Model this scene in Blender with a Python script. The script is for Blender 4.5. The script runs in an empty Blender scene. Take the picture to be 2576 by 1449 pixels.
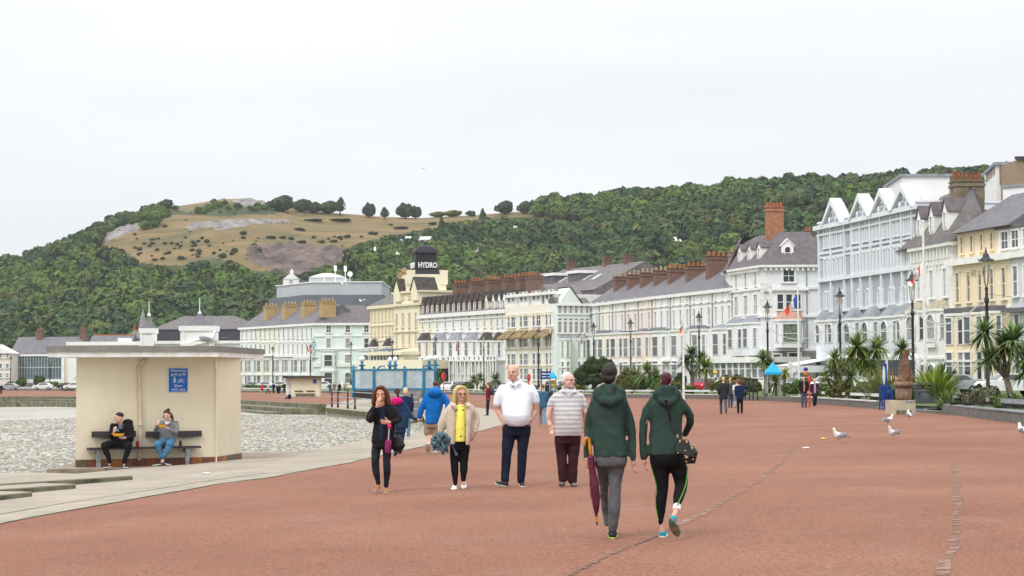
import bpy, bmesh, math, random
import numpy as np
from mathutils import Vector, Matrix, noise, geometry
random.seed(7); rng = np.random.default_rng(11)
PI = math.pi
S = bpy.context.scene
COL = S.collection
# ---------------------------------------------------------------- camera
F = 5000.0; PITCH = math.atan(218.5/F); ROLL = 0.005
CAM = Vector((0, 0, 1.69))
R3 = (Matrix.Rotation(PI/2+PITCH, 3, 'X') @ Matrix.Rotation(-ROLL, 3, 'Z'))
cd = bpy.data.cameras.new('camera'); co = bpy.data.objects.new('camera', cd); COL.objects.link(co)
co.matrix_world = Matrix.Translation(CAM) @ R3.to_4x4()
cd.sensor_width = 36; cd.lens = 36*F/2576; cd.clip_start = .5; cd.clip_end = 6000
S.camera = co
R3I = R3.transposed()
def ray(px, py):
    return R3 @ Vector(((px-1288)/F, (724.5-py)/F, -1))
def W(px, py, Y):
    d = ray(px, py); return CAM + d*(Y/d.y)
def proj(X, Y, Z):
    v = R3I @ (Vector((X, Y, Z))-CAM)
    return 1288+F*v.x/-v.z, 724.5-F*v.y/-v.z
def g(X, Y):
    Xc = max(min(X, 45), -18)
    c = .026*Xc-.014*math.sqrt(Xc*Xc+16)+.056
    if X < 0: c *= math.exp(-(Y/80)**2)
    return c-(1.5*(1-math.exp(-(Y-22)/250)) if Y > 22 else 0)
def G(px, py, zo=0.0):
    d = ray(px, py)
    lo, hi = 4.0, 900.0
    t = lo
    while t < hi:
        p = CAM+d*(t/d.y)
        if p.z < g(p.x, p.y)+zo: break
        t *= 1.02
    a, b = t/1.02, t
    for _ in range(30):
        m = (a+b)/2; p = CAM+d*(m/d.y)
        if p.z < g(p.x, p.y)+zo: b = m
        else: a = m
    return CAM+d*(b/d.y)
def Wz(px, py, z):
    d = ray(px, py); return CAM+d*((z-CAM.z)/d.z)
# ---------------------------------------------------------------- materials
MATS = {}
def M(name, col, rough=.75, var=.12, scale=3., bump=0., bscale=None, metal=0., col2=None, spec=.3, stretch=(1, 1, 1), trans=0., alpha=1., emit=0.):
    if name in MATS: return MATS[name]
    m = bpy.data.materials.new(name); m.use_nodes = True; MATS[name] = m
    nt = m.node_tree; N = nt.nodes; L = nt.links; b = N['Principled BSDF']
    b.inputs['Roughness'].default_value = rough; b.inputs['Metallic'].default_value = metal
    b.inputs['Specular IOR Level'].default_value = spec
    if trans: b.inputs['Transmission Weight'].default_value = trans
    if alpha < 1: b.inputs['Alpha'].default_value = alpha
    tc = N.new('ShaderNodeTexCoord'); mp = N.new('ShaderNodeMapping'); L.new(tc.outputs['Object'], mp.inputs[0])
    mp.inputs['Scale'].default_value = stretch
    n1 = N.new('ShaderNodeTexNoise'); n1.inputs['Scale'].default_value = scale; n1.inputs['Detail'].default_value = 6
    n1.inputs['Roughness'].default_value = .65; L.new(mp.outputs[0], n1.inputs[0])
    r = N.new('ShaderNodeValToRGB'); L.new(n1.outputs[0], r.inputs[0])
    c = col; k = col2 if col2 else tuple(x*(1-2*var) for x in col)
    r.color_ramp.elements[0].position = .35; r.color_ramp.elements[1].position = .65
    r.color_ramp.elements[0].color = (*k, 1); r.color_ramp.elements[1].color = (*(tuple(min(1, x*(1+var*.6)) for x in c) if not col2 else c), 1)
    L.new(r.outputs[0], b.inputs['Base Color'])
    if emit:
        b.inputs['Emission Color'].default_value = (*col, 1); b.inputs['Emission Strength'].default_value = emit
    if bump:
        n2 = N.new('ShaderNodeTexNoise'); n2.inputs['Scale'].default_value = bscale or scale*4; n2.inputs['Detail'].default_value = 4
        L.new(mp.outputs[0], n2.inputs[0])
        bp = N.new('ShaderNodeBump'); bp.inputs['Strength'].default_value = min(1, bump*10); bp.inputs['Distance'].default_value = bump
        L.new(n2.outputs[0], bp.inputs['Height']); L.new(bp.outputs[0], b.inputs['Normal'])
    return m
# ---------------------------------------------------------------- mesh builder
class MB:
    def __init__(s, T=None): s.v = []; s.f = []; s.mi = []; s.m = 0; s.T = T
    def add(s, vs, fs):
        o = len(s.v)
        if s.T is not None: vs = [s.T @ Vector(p) for p in vs]
        s.v += [tuple(p) for p in vs]; s.f += [tuple(i+o for i in f) for f in fs]; s.mi += [s.m]*len(fs); return s
    def box(s, x0, x1, y0, y1, z0, z1):
        return s.add([(x0,y0,z0),(x1,y0,z0),(x1,y1,z0),(x0,y1,z0),(x0,y0,z1),(x1,y0,z1),(x1,y1,z1),(x0,y1,z1)],
                     [(0,3,2,1),(4,5,6,7),(0,1,5,4),(1,2,6,5),(2,3,7,6),(3,0,4,7)])
    def prism(s, poly, z0, z1, top=None):
        n = len(poly); top = top or poly
        vs = [(p[0], p[1], z0 if len(p) < 3 else p[2]) for p in poly]+[(p[0], p[1], z1 if len(p) < 3 else p[2]) for p in top]
        return s.add(vs, [tuple(range(n-1, -1, -1)), tuple(range(n, 2*n))]+[(i, (i+1) % n, (i+1) % n+n, i+n) for i in range(n)])
    def tube(s, pts, rad, n=8, flat=1., cap=True, up=None):
        pts = [Vector(p) for p in pts]; rad = rad if hasattr(rad, '__len__') else [rad]*len(pts)
        vs = []; k = len(pts); pu = None
        for i, p in enumerate(pts):
            t = (pts[min(i+1, k-1)]-pts[max(i-1, 0)])
            if t.length < 1e-9: t = Vector((0, 0, 1))
            t.normalize()
            if pu is None:
                a = Vector(up) if up else (Vector((1, 0, 0)) if abs(t.x) < .9 else Vector((0, 1, 0)))
            else: a = pu
            u = (a-t*a.dot(t)); u.normalize(); w = t.cross(u); pu = u
            for j in range(n):
                q = 2*PI*j/n
                vs.append(p+u*(rad[i]*math.cos(q))+w*(rad[i]*flat*math.sin(q)))
        fs = [(i*n+j, i*n+(j+1) % n, (i+1)*n+(j+1) % n, (i+1)*n+j) for i in range(k-1) for j in range(n)]
        if cap: fs += [tuple(range(n-1, -1, -1)), tuple((k-1)*n+j for j in range(n))]
        return s.add(vs, fs)
    def ell(s, c, r, n=12, m=8, R=None):
        vs = []; c = Vector(c)
        for i in range(1, m):
            a = PI*i/m
            for j in range(n):
                q = 2*PI*j/n
                v = Vector((r[0]*math.sin(a)*math.cos(q), r[1]*math.sin(a)*math.sin(q), r[2]*math.cos(a)))
                vs.append(c+(R @ v if R else v))
        v = Vector((0, 0, r[2])); vs.append(c+(R @ v if R else v)); v = -v; vs.append(c+(R @ v if R else v))
        t, b = len(vs)-2, len(vs)-1
        fs = [(i*n+j, (i+1)*n+j, (i+1)*n+(j+1) % n, i*n+(j+1) % n) for i in range(m-2) for j in range(n)]
        fs += [(t, j, (j+1) % n) for j in range(n)]+[(b, (m-2)*n+(j+1) % n, (m-2)*n+j) for j in range(n)]
        return s.add(vs, fs)
    def cap(s, a, b, ra, rb, n=12):
        """capsule: tapered tube with round ends"""
        s.tube([a, b], [ra, rb], n); s.ell(a, (ra, ra, ra), n, 8); s.ell(b, (rb, rb, rb), n, 8); return s
    def lathe(s, prof, n=12, c=(0, 0)):
        vs = [(c[0]+r*math.cos(2*PI*j/n), c[1]+r*math.sin(2*PI*j/n), z) for r, z in prof for j in range(n)]
        k = len(prof)
        fs = [(i*n+j, i*n+(j+1) % n, (i+1)*n+(j+1) % n, (i+1)*n+j) for i in range(k-1) for j in range(n)]
        fs += [tuple(range(n-1, -1, -1)), tuple((k-1)*n+j for j in range(n))]
        return s.add(vs, fs)
    def mesh(s, name, mats, smooth=False):
        me = bpy.data.meshes.new(name); me.from_pydata(s.v, [], s.f)
        for m in (mats if isinstance(mats, (list, tuple)) else [mats]): me.materials.append(m)
        if len(me.materials) > 1: me.polygons.foreach_set('material_index', s.mi)
        if smooth: me.polygons.foreach_set('use_smooth', [True]*len(me.polygons))
        me.update(); return me
    def build(s, name, mats, parent=None, smooth=False):
        return link(name, s.mesh(name, mats, smooth), parent)
def link(name, me, parent=None, loc=None, rz=None):
    o = bpy.data.objects.new(name, me); COL.objects.link(o); o.parent = parent
    if loc is not None: o.location = loc
    if rz: o.rotation_euler[2] = rz
    return o
def tag(o, label=None, cat=None, group=None, kind=None):
    if label: o['label'] = label
    if cat: o['category'] = cat
    if group: o['group'] = group
    if kind: o['kind'] = kind
    return o
def thing(name, label, cat, loc=(0, 0, 0), rz=0, group=None):
    o = bpy.data.objects.new(name, None); COL.objects.link(o); o.location = loc; o.rotation_euler[2] = rz
    o.empty_display_size = .2
    return tag(o, label, cat, group)
def copytree(o, parent=None, loc=None, rz=None, label=None, sc=None):
    c = o.copy(); COL.objects.link(c); c.parent = parent
    if loc is not None: c.location = loc
    if rz is not None: c.rotation_euler[2] = rz
    if sc: c.scale = (sc, sc, sc)
    if label: c['label'] = label
    for ch in list(o.children): copytree(ch, c)
    return c
def remesh(mb, voxel, sm=4, wr=0., wsc=9., seed=0, smooth=True, off=(0, 0, 0)):
    me = bpy.data.meshes.new('t'); me.from_pydata(mb.v, [], mb.f)
    bm = bmesh.new(); bm.from_mesh(me); bmesh.ops.recalc_face_normals(bm, faces=bm.faces); bm.to_mesh(me); bm.free()
    o = bpy.data.objects.new('t', me); COL.objects.link(o)
    a = o.modifiers.new('r', 'REMESH'); a.mode = 'VOXEL'; a.voxel_size = voxel; a.use_smooth_shade = True
    if sm: b = o.modifiers.new('s', 'SMOOTH'); b.iterations = sm; b.factor = .5
    dg = bpy.context.evaluated_depsgraph_get()
    out = bpy.data.meshes.new_from_object(o.evaluated_get(dg))
    bpy.data.objects.remove(o); bpy.data.meshes.remove(me)
    if wr:
        n = len(out.vertices); out.update()
        sd = Vector((seed*3.1, seed*1.7, 0))
        nor = [v.normal.copy() for v in out.vertices]
        for v, nn in zip(out.vertices, nor):
            p = v.co*wsc+sd
            q = Vector((p.x+p.z*.35, p.y, p.z*.75))
            h = 1-abs(noise.noise(q))*2.2
            h += .5*noise.noise(q*2.7)
            v.co += nn*(wr*.55*(h-.5))
    out.update(); return out
def finish(me, name, mat, parent):
    me.name = name; me.materials.clear(); me.materials.append(mat)
    return link(name, me, parent)
def npmesh(name, V, Fq, mat, nv=4, cols=None, smooth=False):
    me = bpy.data.meshes.new(name); n = len(Fq)
    me.vertices.add(len(V)); me.vertices.foreach_set('co', V.astype(np.float32).ravel())
    me.loops.add(n*nv); me.loops.foreach_set('vertex_index', Fq.astype(np.int32).ravel())
    me.polygons.add(n); me.polygons.foreach_set('loop_start', np.arange(n, dtype=np.int32)*nv)
    me.polygons.foreach_set('loop_total', np.full(n, nv, dtype=np.int32))
    if smooth: me.polygons.foreach_set('use_smooth', np.ones(n, dtype=bool))
    if cols is not None:
        at = me.attributes.new('tint', 'FLOAT_COLOR', 'POINT'); at.data.foreach_set('color', cols.astype(np.float32).ravel())
    me.materials.append(mat); me.update(calc_edges=True); return me
def inpoly(x, y, P):
    c = False; n = len(P); j = n-1
    for i in range(n):
        xi, yi = P[i]; xj, yj = P[j]
        if (yi > y) != (yj > y) and x < (xj-xi)*(y-yi)/(yj-yi)+xi: c = not c
        j = i
    return c
def interp(x, T):
    if x <= T[0][0]: return T[0][1]
    for (a, b), (c, d) in zip(T, T[1:]):
        if x <= c: return b+(d-b)*(x-a)/(c-a)
    return T[-1][1]
# ================================================================= SKY AND LIGHT
w = bpy.data.worlds.new('World'); S.world = w; w.use_nodes = True
nt = w.node_tree; N = nt.nodes; L = nt.links; bg = N['Background']
sky = N.new('ShaderNodeTexSky'); sky.sky_type = 'NISHITA'; sky.sun_disc = False
SUN_EL, SUN_AZ = math.radians(52), math.radians(215)   # azimuth clockwise from +Y
sky.sun_elevation = SUN_EL; sky.sun_rotation = SUN_AZ
tc = N.new('ShaderNodeTexCoord'); sp = N.new('ShaderNodeSeparateXYZ'); L.new(tc.outputs['Generated'], sp.inputs[0])
cr = N.new('ShaderNodeValToRGB'); L.new(sp.outputs[2], cr.inputs[0])
e = cr.color_ramp.elements
e[0].position = 0.0; e[0].color = (.375, .388, .40, 1)
e[1].position = .14; e[1].color = (.402, .411, .418, 1)
q = e.new(.35); q.color = (.55, .555, .562, 1)
q = e.new(.8); q.color = (.86, .86, .86, 1)
mp = N.new('ShaderNodeMapping'); mp.inputs['Scale'].default_value = (1, 1, 5.5); L.new(tc.outputs['Generated'], mp.inputs[0])
n1 = N.new('ShaderNodeTexNoise'); n1.inputs['Scale'].default_value = 3.2; n1.inputs['Detail'].default_value = 5; n1.inputs['Roughness'].default_value = .5
L.new(mp.outputs[0], n1.inputs[0])
r2 = N.new('ShaderNodeValToRGB'); L.new(n1.outputs[0], r2.inputs[0])
r2.color_ramp.elements[0].position = .32; r2.color_ramp.elements[0].color = (.90, .91, .925, 1)
r2.color_ramp.elements[1].position = .68; r2.color_ramp.elements[1].color = (1.0, 1.0, 1.0, 1)
mu = N.new('ShaderNodeMix'); mu.data_type = 'RGBA'; mu.blend_type = 'MULTIPLY'; mu.inputs[0].default_value = 1
L.new(cr.outputs[0], mu.inputs[6]); L.new(r2.outputs[0], mu.inputs[7])
b1 = N.new('ShaderNodeBackground'); b1.inputs['Strength'].default_value = .05; L.new(sky.outputs[0], b1.inputs[0])
L.new(mu.outputs[2], bg.inputs[0]); bg.inputs['Strength'].default_value = 2.3     # the cloud deck
mx = N.new('ShaderNodeMixShader'); mx.inputs[0].default_value = .93
L.new(b1.outputs[0], mx.inputs[1]); L.new(bg.outputs[0], mx.inputs[2]); L.new(mx.outputs[0], N['World Output'].inputs[0])
ld = bpy.data.lights.new('sun', 'SUN'); ld.energy = 1.5; ld.angle = math.radians(18); ld.color = (1, .965, .92)
lo = bpy.data.objects.new('sun', ld); COL.objects.link(lo)
sd = Vector((math.sin(SUN_AZ)*math.cos(SUN_EL), math.cos(SUN_AZ)*math.cos(SUN_EL), math.sin(SUN_EL)))
lo.rotation_euler = (-sd).to_track_quat('-Z', 'Y').to_euler()
S.view_settings.view_transform = 'Standard'; S.view_settings.look = 'None'; S.view_settings.exposure = .16; S.view_settings.gamma = 1
# ================================================================= GROUND
def nodes(m): return m.node_tree.nodes, m.node_tree.links, m.node_tree.nodes['Principled BSDF']
def asphalt():
    m = bpy.data.materials.new('red_asphalt'); m.use_nodes = True; N, L, b = nodes(m)
    tc = N.new('ShaderNodeTexCoord')
    def nz(s, d=5, r=.6, st=None):
        n = N.new('ShaderNodeTexNoise'); n.inputs['Scale'].default_value = s; n.inputs['Detail'].default_value = d; n.inputs['Roughness'].default_value = r
        if st:
            mp = N.new('ShaderNodeMapping'); mp.inputs['Scale'].default_value = st; L.new(tc.outputs['Object'], mp.inputs[0]); L.new(mp.outputs[0], n.inputs[0])
        else: L.new(tc.outputs['Object'], n.inputs[0])
        return n
    def ramp(src, p0, c0, p1, c1):
        r = N.new('ShaderNodeValToRGB'); L.new(src, r.inputs[0]); r.color_ramp.elements[0].position = p0; r.color_ramp.elements[1].position = p1
        r.color_ramp.elements[0].color = (*c0, 1); r.color_ramp.elements[1].color = (*c1, 1); return r
    def mix(a, b2, f=None, mode='MIX', fv=.5):
        x = N.new('ShaderNodeMix'); x.data_type = 'RGBA'; x.blend_type = mode; x.inputs[0].default_value = fv
        if f: L.new(f, x.inputs[0])
        L.new(a, x.inputs[6]); L.new(b2, x.inputs[7]); return x.outputs[2]
    big = ramp(nz(.16, 6, .62).outputs[0], .33, (.20, .083, .050), .68, (.27, .124, .078))
    pale = ramp(nz(.5, 6, .7, (1, .45, 1)).outputs[0], .52, (0, 0, 0), .8, (.55, .55, .55))
    greycol = N.new('ShaderNodeRGB'); greycol.outputs[0].default_value = (.28, .18, .13, 1)
    c = mix(big.outputs[0], greycol.outputs[0], pale.outputs[0])
    sp = ramp(nz(26, 3, .8).outputs[0], .38, (.62, .60, .60), .64, (1.3, 1.34, 1.36))
    c = mix(c, sp.outputs[0], None, 'MULTIPLY', 1)
    vo = N.new('ShaderNodeTexVoronoi'); vo.inputs['Scale'].default_value = 22; L.new(tc.outputs['Object'], vo.inputs[0])
    vr = ramp(vo.outputs['Distance'], .1, (1.5, 1.45, 1.4), .22, (1, 1, 1))
    c = mix(c, vr.outputs[0], None, 'MULTIPLY', .8)
    L.new(c, b.inputs['Base Color']); b.inputs['Roughness'].default_value = .88; b.inputs['Specular IOR Level'].default_value = .25
    bp = N.new('ShaderNodeBump'); bp.inputs['Distance'].default_value = .006; bp.inputs['Strength'].default_value = .7
    L.new(nz(60, 3).outputs[0], bp.inputs['Height']); L.new(bp.outputs[0], b.inputs['Normal']); return m
def pebbles():
    m = bpy.data.materials.new('pebble_ground'); m.use_nodes = True; N, L, b = nodes(m)
    tc = N.new('ShaderNodeTexCoord')
    vo = N.new('ShaderNodeTexVoronoi'); vo.inputs['Scale'].default_value = 9; L.new(tc.outputs['Object'], vo.inputs[0])
    bw = N.new('ShaderNodeSeparateXYZ'); L.new(vo.outputs['Color'], bw.inputs[0])
    r = N.new('ShaderNodeValToRGB'); L.new(bw.outputs[0], r.inputs[0]); e = r.color_ramp.elements
    e[0].position = 0; e[0].color = (.21, .205, .18, 1); e[1].position = 1; e[1].color = (.46, .45, .395, 1)
    q = e.new(.35); q.color = (.36, .35, .315, 1); q = e.new(.75); q.color = (.46, .45, .405, 1)
    n = N.new('ShaderNodeTexNoise'); n.inputs['Scale'].default_value = .06; n.inputs['Detail'].default_value = 4
    mp = N.new('ShaderNodeMapping'); mp.inputs['Scale'].default_value = (.6, 1, 1); L.new(tc.outputs['Object'], mp.inputs[0]); L.new(mp.outputs[0], n.inputs[0])
    r2 = N.new('ShaderNodeValToRGB'); L.new(n.outputs[0], r2.inputs[0]); r2.color_ramp.elements[0].position = .4; r2.color_ramp.elements[0].color = (.78, .76, .72, 1)
    r2.color_ramp.elements[1].position = .55; r2.color_ramp.elements[1].color = (1.0, 1.0, .98, 1)
    x = N.new('ShaderNodeMix'); x.data_type = 'RGBA'; x.blend_type = 'MULTIPLY'; x.inputs[0].default_value = 1
    L.new(r.outputs[0], x.inputs[6]); L.new(r2.outputs[0], x.inputs[7]); L.new(x.outputs[2], b.inputs['Base Color'])
    b.inputs['Roughness'].default_value = .8
    bp = N.new('ShaderNodeBump'); bp.inputs['Distance'].default_value = .05; bp.inputs['Strength'].default_value = 1; bp.invert = True
    L.new(vo.outputs['Distance'], bp.inputs['Height']); L.new(bp.outputs[0], b.inputs['Normal']); return m
m_red = asphalt(); m_peb = pebbles()
m_conc = M('concrete_apron', (.36, .31, .25), .85, scale=.9, col2=(.26, .23, .185), bump=.004, bscale=30)
m_kerb = M('kerb_stone', (.36, .33, .27), .9, scale=2, col2=(.22, .21, .16), bump=.01, bscale=14)
m_moss = M('mossy_concrete', (.24, .225, .15), .95, scale=1.6, col2=(.055, .06, .035), bump=.02, bscale=9)
m_wallg = M('bench_wall_stone', (.19, .18, .165), .9, scale=3, col2=(.11, .105, .095), bump=.01, bscale=10)
m_grass = M('lawn', (.10, .14, .035), .95, scale=.5, col2=(.05, .085, .02), bump=.03, bscale=20)
m_tar = M('grey_road', (.13, .13, .135), .85, scale=2, var=.1)

def curve(pts, zo=0.0): return [G(a, b, zo) for a, b in pts]
def resample(P, step):
    out = [P[0]]
    for a, b in zip(P, P[1:]):
        n = max(1, int((b-a).length/step))
        out += [a.lerp(b, i/n) for i in range(1, n+1)]
    return out
# seaward edge of the red asphalt, near -> far, then back along the bay
RED = [(-420, 1425), (-150, 1358), (0, 1318), (160, 1288), (333, 1257), (528, 1222), (671, 1203), (872, 1166), (1039, 1129), (1150, 1100), (1262, 1070), (1275, 1052), (1240, 1030), (1170, 1022)]
BACK = [(1150, 1012), (1060, 1010), (960, 1012), (820, 1017), (700, 1011), (604, 1006), (380, 1001), (150, 997.5), (0, 997.5), (-160, 998)]
BEN = [(-160, 982), (0, 982.3), (150, 983), (380, 985), (604, 987), (850, 989), (1000, 991), (1179, 993), (1320, 996), (1473, 999.6), (1650, 1002), (1808, 1004.7), (1911, 1007.5), (1990, 1011), (2066, 1016.5), (2193, 1027.5), (2250, 1033), (2370, 1041), (2470, 1053), (2576, 1067), (2760, 1096)]
red = curve(RED); back = curve(BACK); ben = curve(BEN)
ben.append(Vector((26, 30, g(26, 30)))); ben.append(Vector((30, 8, g(30, 8)))); ben.append(Vector((30, 5, 0)))
def sheet(name, loop, step, zf, mat, near=None, smooth=True):
    loop = [Vector((p[0], p[1])) for p in loop]
    out = []
    for i in range(len(loop)):
        a, b = loop[i], loop[(i+1) % len(loop)]; st = step*max(.5, a.y/60) if near else step
        n = max(1, int((b-a).length/st)); out += [a.lerp(b, k/n) for k in range(n)]
    xs = [p.x for p in out]; ys = [p.y for p in out]; P = [(p.x, p.y) for p in out]; pts = list(out)
    y = min(ys)
    while y < max(ys):
        st = step*max(.5, y/60) if near else step
        x = min(xs)+random.random()*st
        while x < max(xs):
            if inpoly(x, y, P): pts.append(Vector((x+random.uniform(-.1, .1)*st, y+random.uniform(-.1, .1)*st)))
            x += st
        y += st
    r = geometry.delaunay_2d_cdt(pts, [], [list(range(len(out)))], 1, 1e-4)
    me = bpy.data.meshes.new(name); me.from_pydata([(p.x, p.y, zf(p.x, p.y)) for p in r[0]], [], r[2]); me.materials.append(mat)
    me.polygons.foreach_set('use_smooth', [smooth]*len(me.polygons)); me.update()
    for p in me.polygons:
        if p.normal.z < 0: p.flip()
    o = link(name, me); tag(o, kind='structure'); return o
sheet('promenade', [Vector((-9, 5, 0))]+red+back+ben, 2.0, g, m_red, near=1)
# concrete apron between asphalt and beach
OUT = [(-420, 1262), (-60, 1212), (0, 1208), (120, 1199), (333, 1178), (480, 1168), (662, 1150), (760, 1134), (872, 1116), (960, 1100), (1066, 1086), (1072, 1062), (1060, 1040), (1050, 1024)]
outc = curve(OUT)
farout = [Vector((p.x, p.y-1.5, 0)) for p in back]
ap = [Vector((-12, 5, 0))]+[Vector((outc[0].x-3, outc[0].y, 0))]+outc[1:]
sheet('concrete_apron', ap+red[::-1]+[Vector((-9, 5, 0))], 2.0, g, m_conc, near=1)
# two storm joints that wander across the asphalt
def strip(name, pts, wd, mat, zo=.006, kind='structure', n=90, rag=.3):
    rag *= .5
    P = resample(curve(pts), .4); mb = MB(); prev = None; vs = []
    for i, p in enumerate(P):
        t = (P[min(i+1, len(P)-1)]-P[max(i-1, 0)]).normalized(); nn = Vector((-t.y, t.x, 0))
        k = wd*(1+rag*noise.noise(p*1.3)*2); c = noise.noise(p*.5+Vector((5, 0, 0)))*wd*.5
        for s in (-1, 1):
            q = p+nn*(c+s*k/2); vs.append((q.x, q.y, g(q.x, q.y)+zo))
    mb.add(vs, [(2*i, 2*i+1, 2*i+3, 2*i+2) for i in range(len(P)-1)]); o = mb.build(name, mat); return tag(o, kind=kind)
def ragged(m, lo=.42, hi=.6, sc=7):
    N, L, b = nodes(m); n = N.new('ShaderNodeTexNoise'); n.inputs['Scale'].default_value = sc; n.inputs['Detail'].default_value = 6; t = N.new('ShaderNodeTexCoord'); L.new(t.outputs['Object'], n.inputs[0])
    r = N.new('ShaderNodeValToRGB'); L.new(n.outputs[0], r.inputs[0]); r.color_ramp.elements[0].position = lo; r.color_ramp.elements[1].position = hi; L.new(r.outputs[0], b.inputs['Alpha']); return m
m_join = M('worn_joint', (.20, .12, .095), .9, scale=5, col2=(.14, .095, .08), bump=.01, bscale=30)
m_join2 = M('pale_joint', (.29, .19, .15), .9, scale=5, col2=(.25, .15, .115))
ragged(m_join, .42, .5, 9); ragged(m_join2, .4, .62, 6)
strip('asphalt_joint', [(1430, 1449), (1520, 1405), (1600, 1370), (1680, 1335)], .055, m_join, rag=1)
strip('asphalt_joint', [(1685, 1333), (1800, 1278), (1900, 1215), (1965, 1165), (2000, 1120)], .10, m_join2, rag=.8)
strip('asphalt_joint', [(2370, 1449), (2400, 1380), (2410, 1290), (2405, 1200), (2392, 1160)], .11, m_join2, rag=.8)
strip('asphalt_joint', [(660, 1345), (900, 1290), (1010, 1262)], .02, m_join2, rag=.9)
strip('kerb_edging', [(p[0], p[1]-1.5) for p in RED[:12]], .16, m_kerb, zo=.012, rag=.1)
strip('kerb_edging', [(-420, 1392), (-150, 1331), (0, 1294), (160, 1266), (333, 1240), (528, 1209), (671, 1190)], .05, m_kerb, zo=.008, rag=.5)
# ---- land behind the bench wall: raised garden, then road, out to the horizon
back_loop = [Vector((p.x, p.y)) for p in ben]
def landz(x, y): return g(x, y)+.26
def offs(P, d):
    out = []
    for i, p in enumerate(P):
        t = (P[min(i+1, len(P)-1)]-P[max(i-1, 0)]); t = Vector((t.x, t.y, 0)).normalized(); out.append(Vector((p.x+t.y*-d, p.y+t.x*d, p.z)))
    return out
ring = offs(ben, .6)
sheet('garden_ground', ring+[Vector((60, 5, 0)), Vector((90, 120, 0)), Vector((70, 400, 0)), Vector((-140, 520, 0)), Vector((-200, 430, 0))], 14, landz, m_grass)
fl = MB(); fl.add([(-2500, 380, -2.2), (2500, 380, -2.2), (2500, 4500, -2.2), (-2500, 4500, -2.2)], [(0, 1, 2, 3)]); fl.add([(38, -60, -2.2), (2500, -60, -2.2), (2500, 380, -2.2), (38, 380, -2.2)], [(0, 1, 2, 3)])
tag(fl.build('ground', m_tar), kind='structure')
# bench wall (low retaining wall under the white benches)
def wallalong(name, P, h0, h1, th, mat, label=None, cat='wall'):
    P = resample([Vector((p.x, p.y, 0)) for p in P], 3); Q = offs(P, th); vs = []; fs = []
    for a, b in zip(P, Q):
        za, zb = g(a.x, a.y), g(b.x, b.y)
        vs += [(a.x, a.y, za+h0), (a.x, a.y, za+h1), (b.x, b.y, zb+h1), (b.x, b.y, zb+h0)]
    for i in range(len(P)-1):
        for j in range(3): fs.append((4*i+j, 4*i+4+j, 4*i+5+j, 4*i+1+j))
    fs += [(0, 1, 2, 3), tuple(4*(len(P)-1)+k for k in (3, 2, 1, 0))]
    mb = MB(); mb.add(vs, fs); o = mb.build(name, mat)
    if label: tag(o, label, cat)
    return o
wallalong('bench_wall', curve(BEN[:16]), -.3, .33, .6, m_wallg, 'long low grey stone wall running under the white benches along the far side of the red promenade', 'wall')
wallalong('bench_wall', ben[17:], -.3, .33, .6, m_wallg, 'low grey stone wall under the dark bench at the right edge', 'wall')
wallalong('garden_kerb', ben[15:18], -.3, .1, .5, m_wallg, 'low stone kerb behind the litter bin between the two benches', 'kerb')
# ---- beach
SEAX = -150
def beachz(x, y):
    z = g(x, y)-.26-.004*max(0, y-70)
    z -= .018*max(0, -x-24)*max(0, 1-y/300)
    if y > 100: z -= .2*min(1, (y-100)/80)
    return max(z, -2.35)+.09*noise.noise(Vector((x*.06, y*.035, 0)))*3
bl = [Vector((-45, 24, 0)), Vector((outc[1].x-.0, outc[1].y, 0))]+outc[2:]+[Vector((p.x, p.y+1.2, 0)) for p in back[2:]]+[Vector((SEAX, 430, 0)), Vector((SEAX, 60, 0))]
sheet('beach', bl, 1.6, beachz, m_peb, near=1)
sea = MB(); sea.add([(-2500, 300, -2.9), (-40, 300, -2.9), (-40, -100, -2.9), (-2500, -100, -2.9)], [(0, 3, 2, 1)])
tag(sea.build('sea', M('sea_water', (.12, .16, .16), .15, bump=.02, scale=2)), kind='structure')
BP = [(p.x, p.y) for p in bl]
# scattered stones on top of the pebble bed
ico = bmesh.new(); bmesh.ops.create_icosphere(ico, subdivisions=1, radius=1); ico.verts.ensure_lookup_table()
IV = np.array([v.co[:] for v in ico.verts]); IF = np.array([[v.index for v in f.verts] for f in ico.faces]); ico.free()
pos = []
while len(pos) < 19000:
    y = 38+random.random()**1.7*120; x = random.uniform(-.27*y, -1)
    if inpoly(x, y, BP): pos.append((x, y, beachz(x, y)))
pos = np.array(pos); n = len(pos); sc = (rng.random((n, 1))**2*.045+.026)*(1+pos[:, 1:2]/220)
V = IV[None]*(sc*np.array([1.25, 1, .6])*(.75+.5*rng.random((n, 3))))[:, None, :]
an = rng.random(n)*6.28; c_, s_ = np.cos(an)[:, None], np.sin(an)[:, None]
V = np.stack([V[..., 0]*c_-V[..., 1]*s_, V[..., 0]*s_+V[..., 1]*c_, V[..., 2]], -1)+pos[:, None, :]+np.array([0, 0, .01])
tone = rng.random((n, 1))**1.1; base = np.array([.23, .225, .20])+tone*np.array([.26, .25, .22]); wm = rng.random((n, 1)) < .08
base = np.where(wm, base*np.array([1.15, .85, .7]), base)
cols = np.repeat(np.concatenate([base, np.ones((n, 1))], 1)[:, None, :], len(IV), 1).reshape(-1, 4)
FF = (IF[None]+(np.arange(n)*len(IV))[:, None, None]).reshape(-1, 3)
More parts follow.
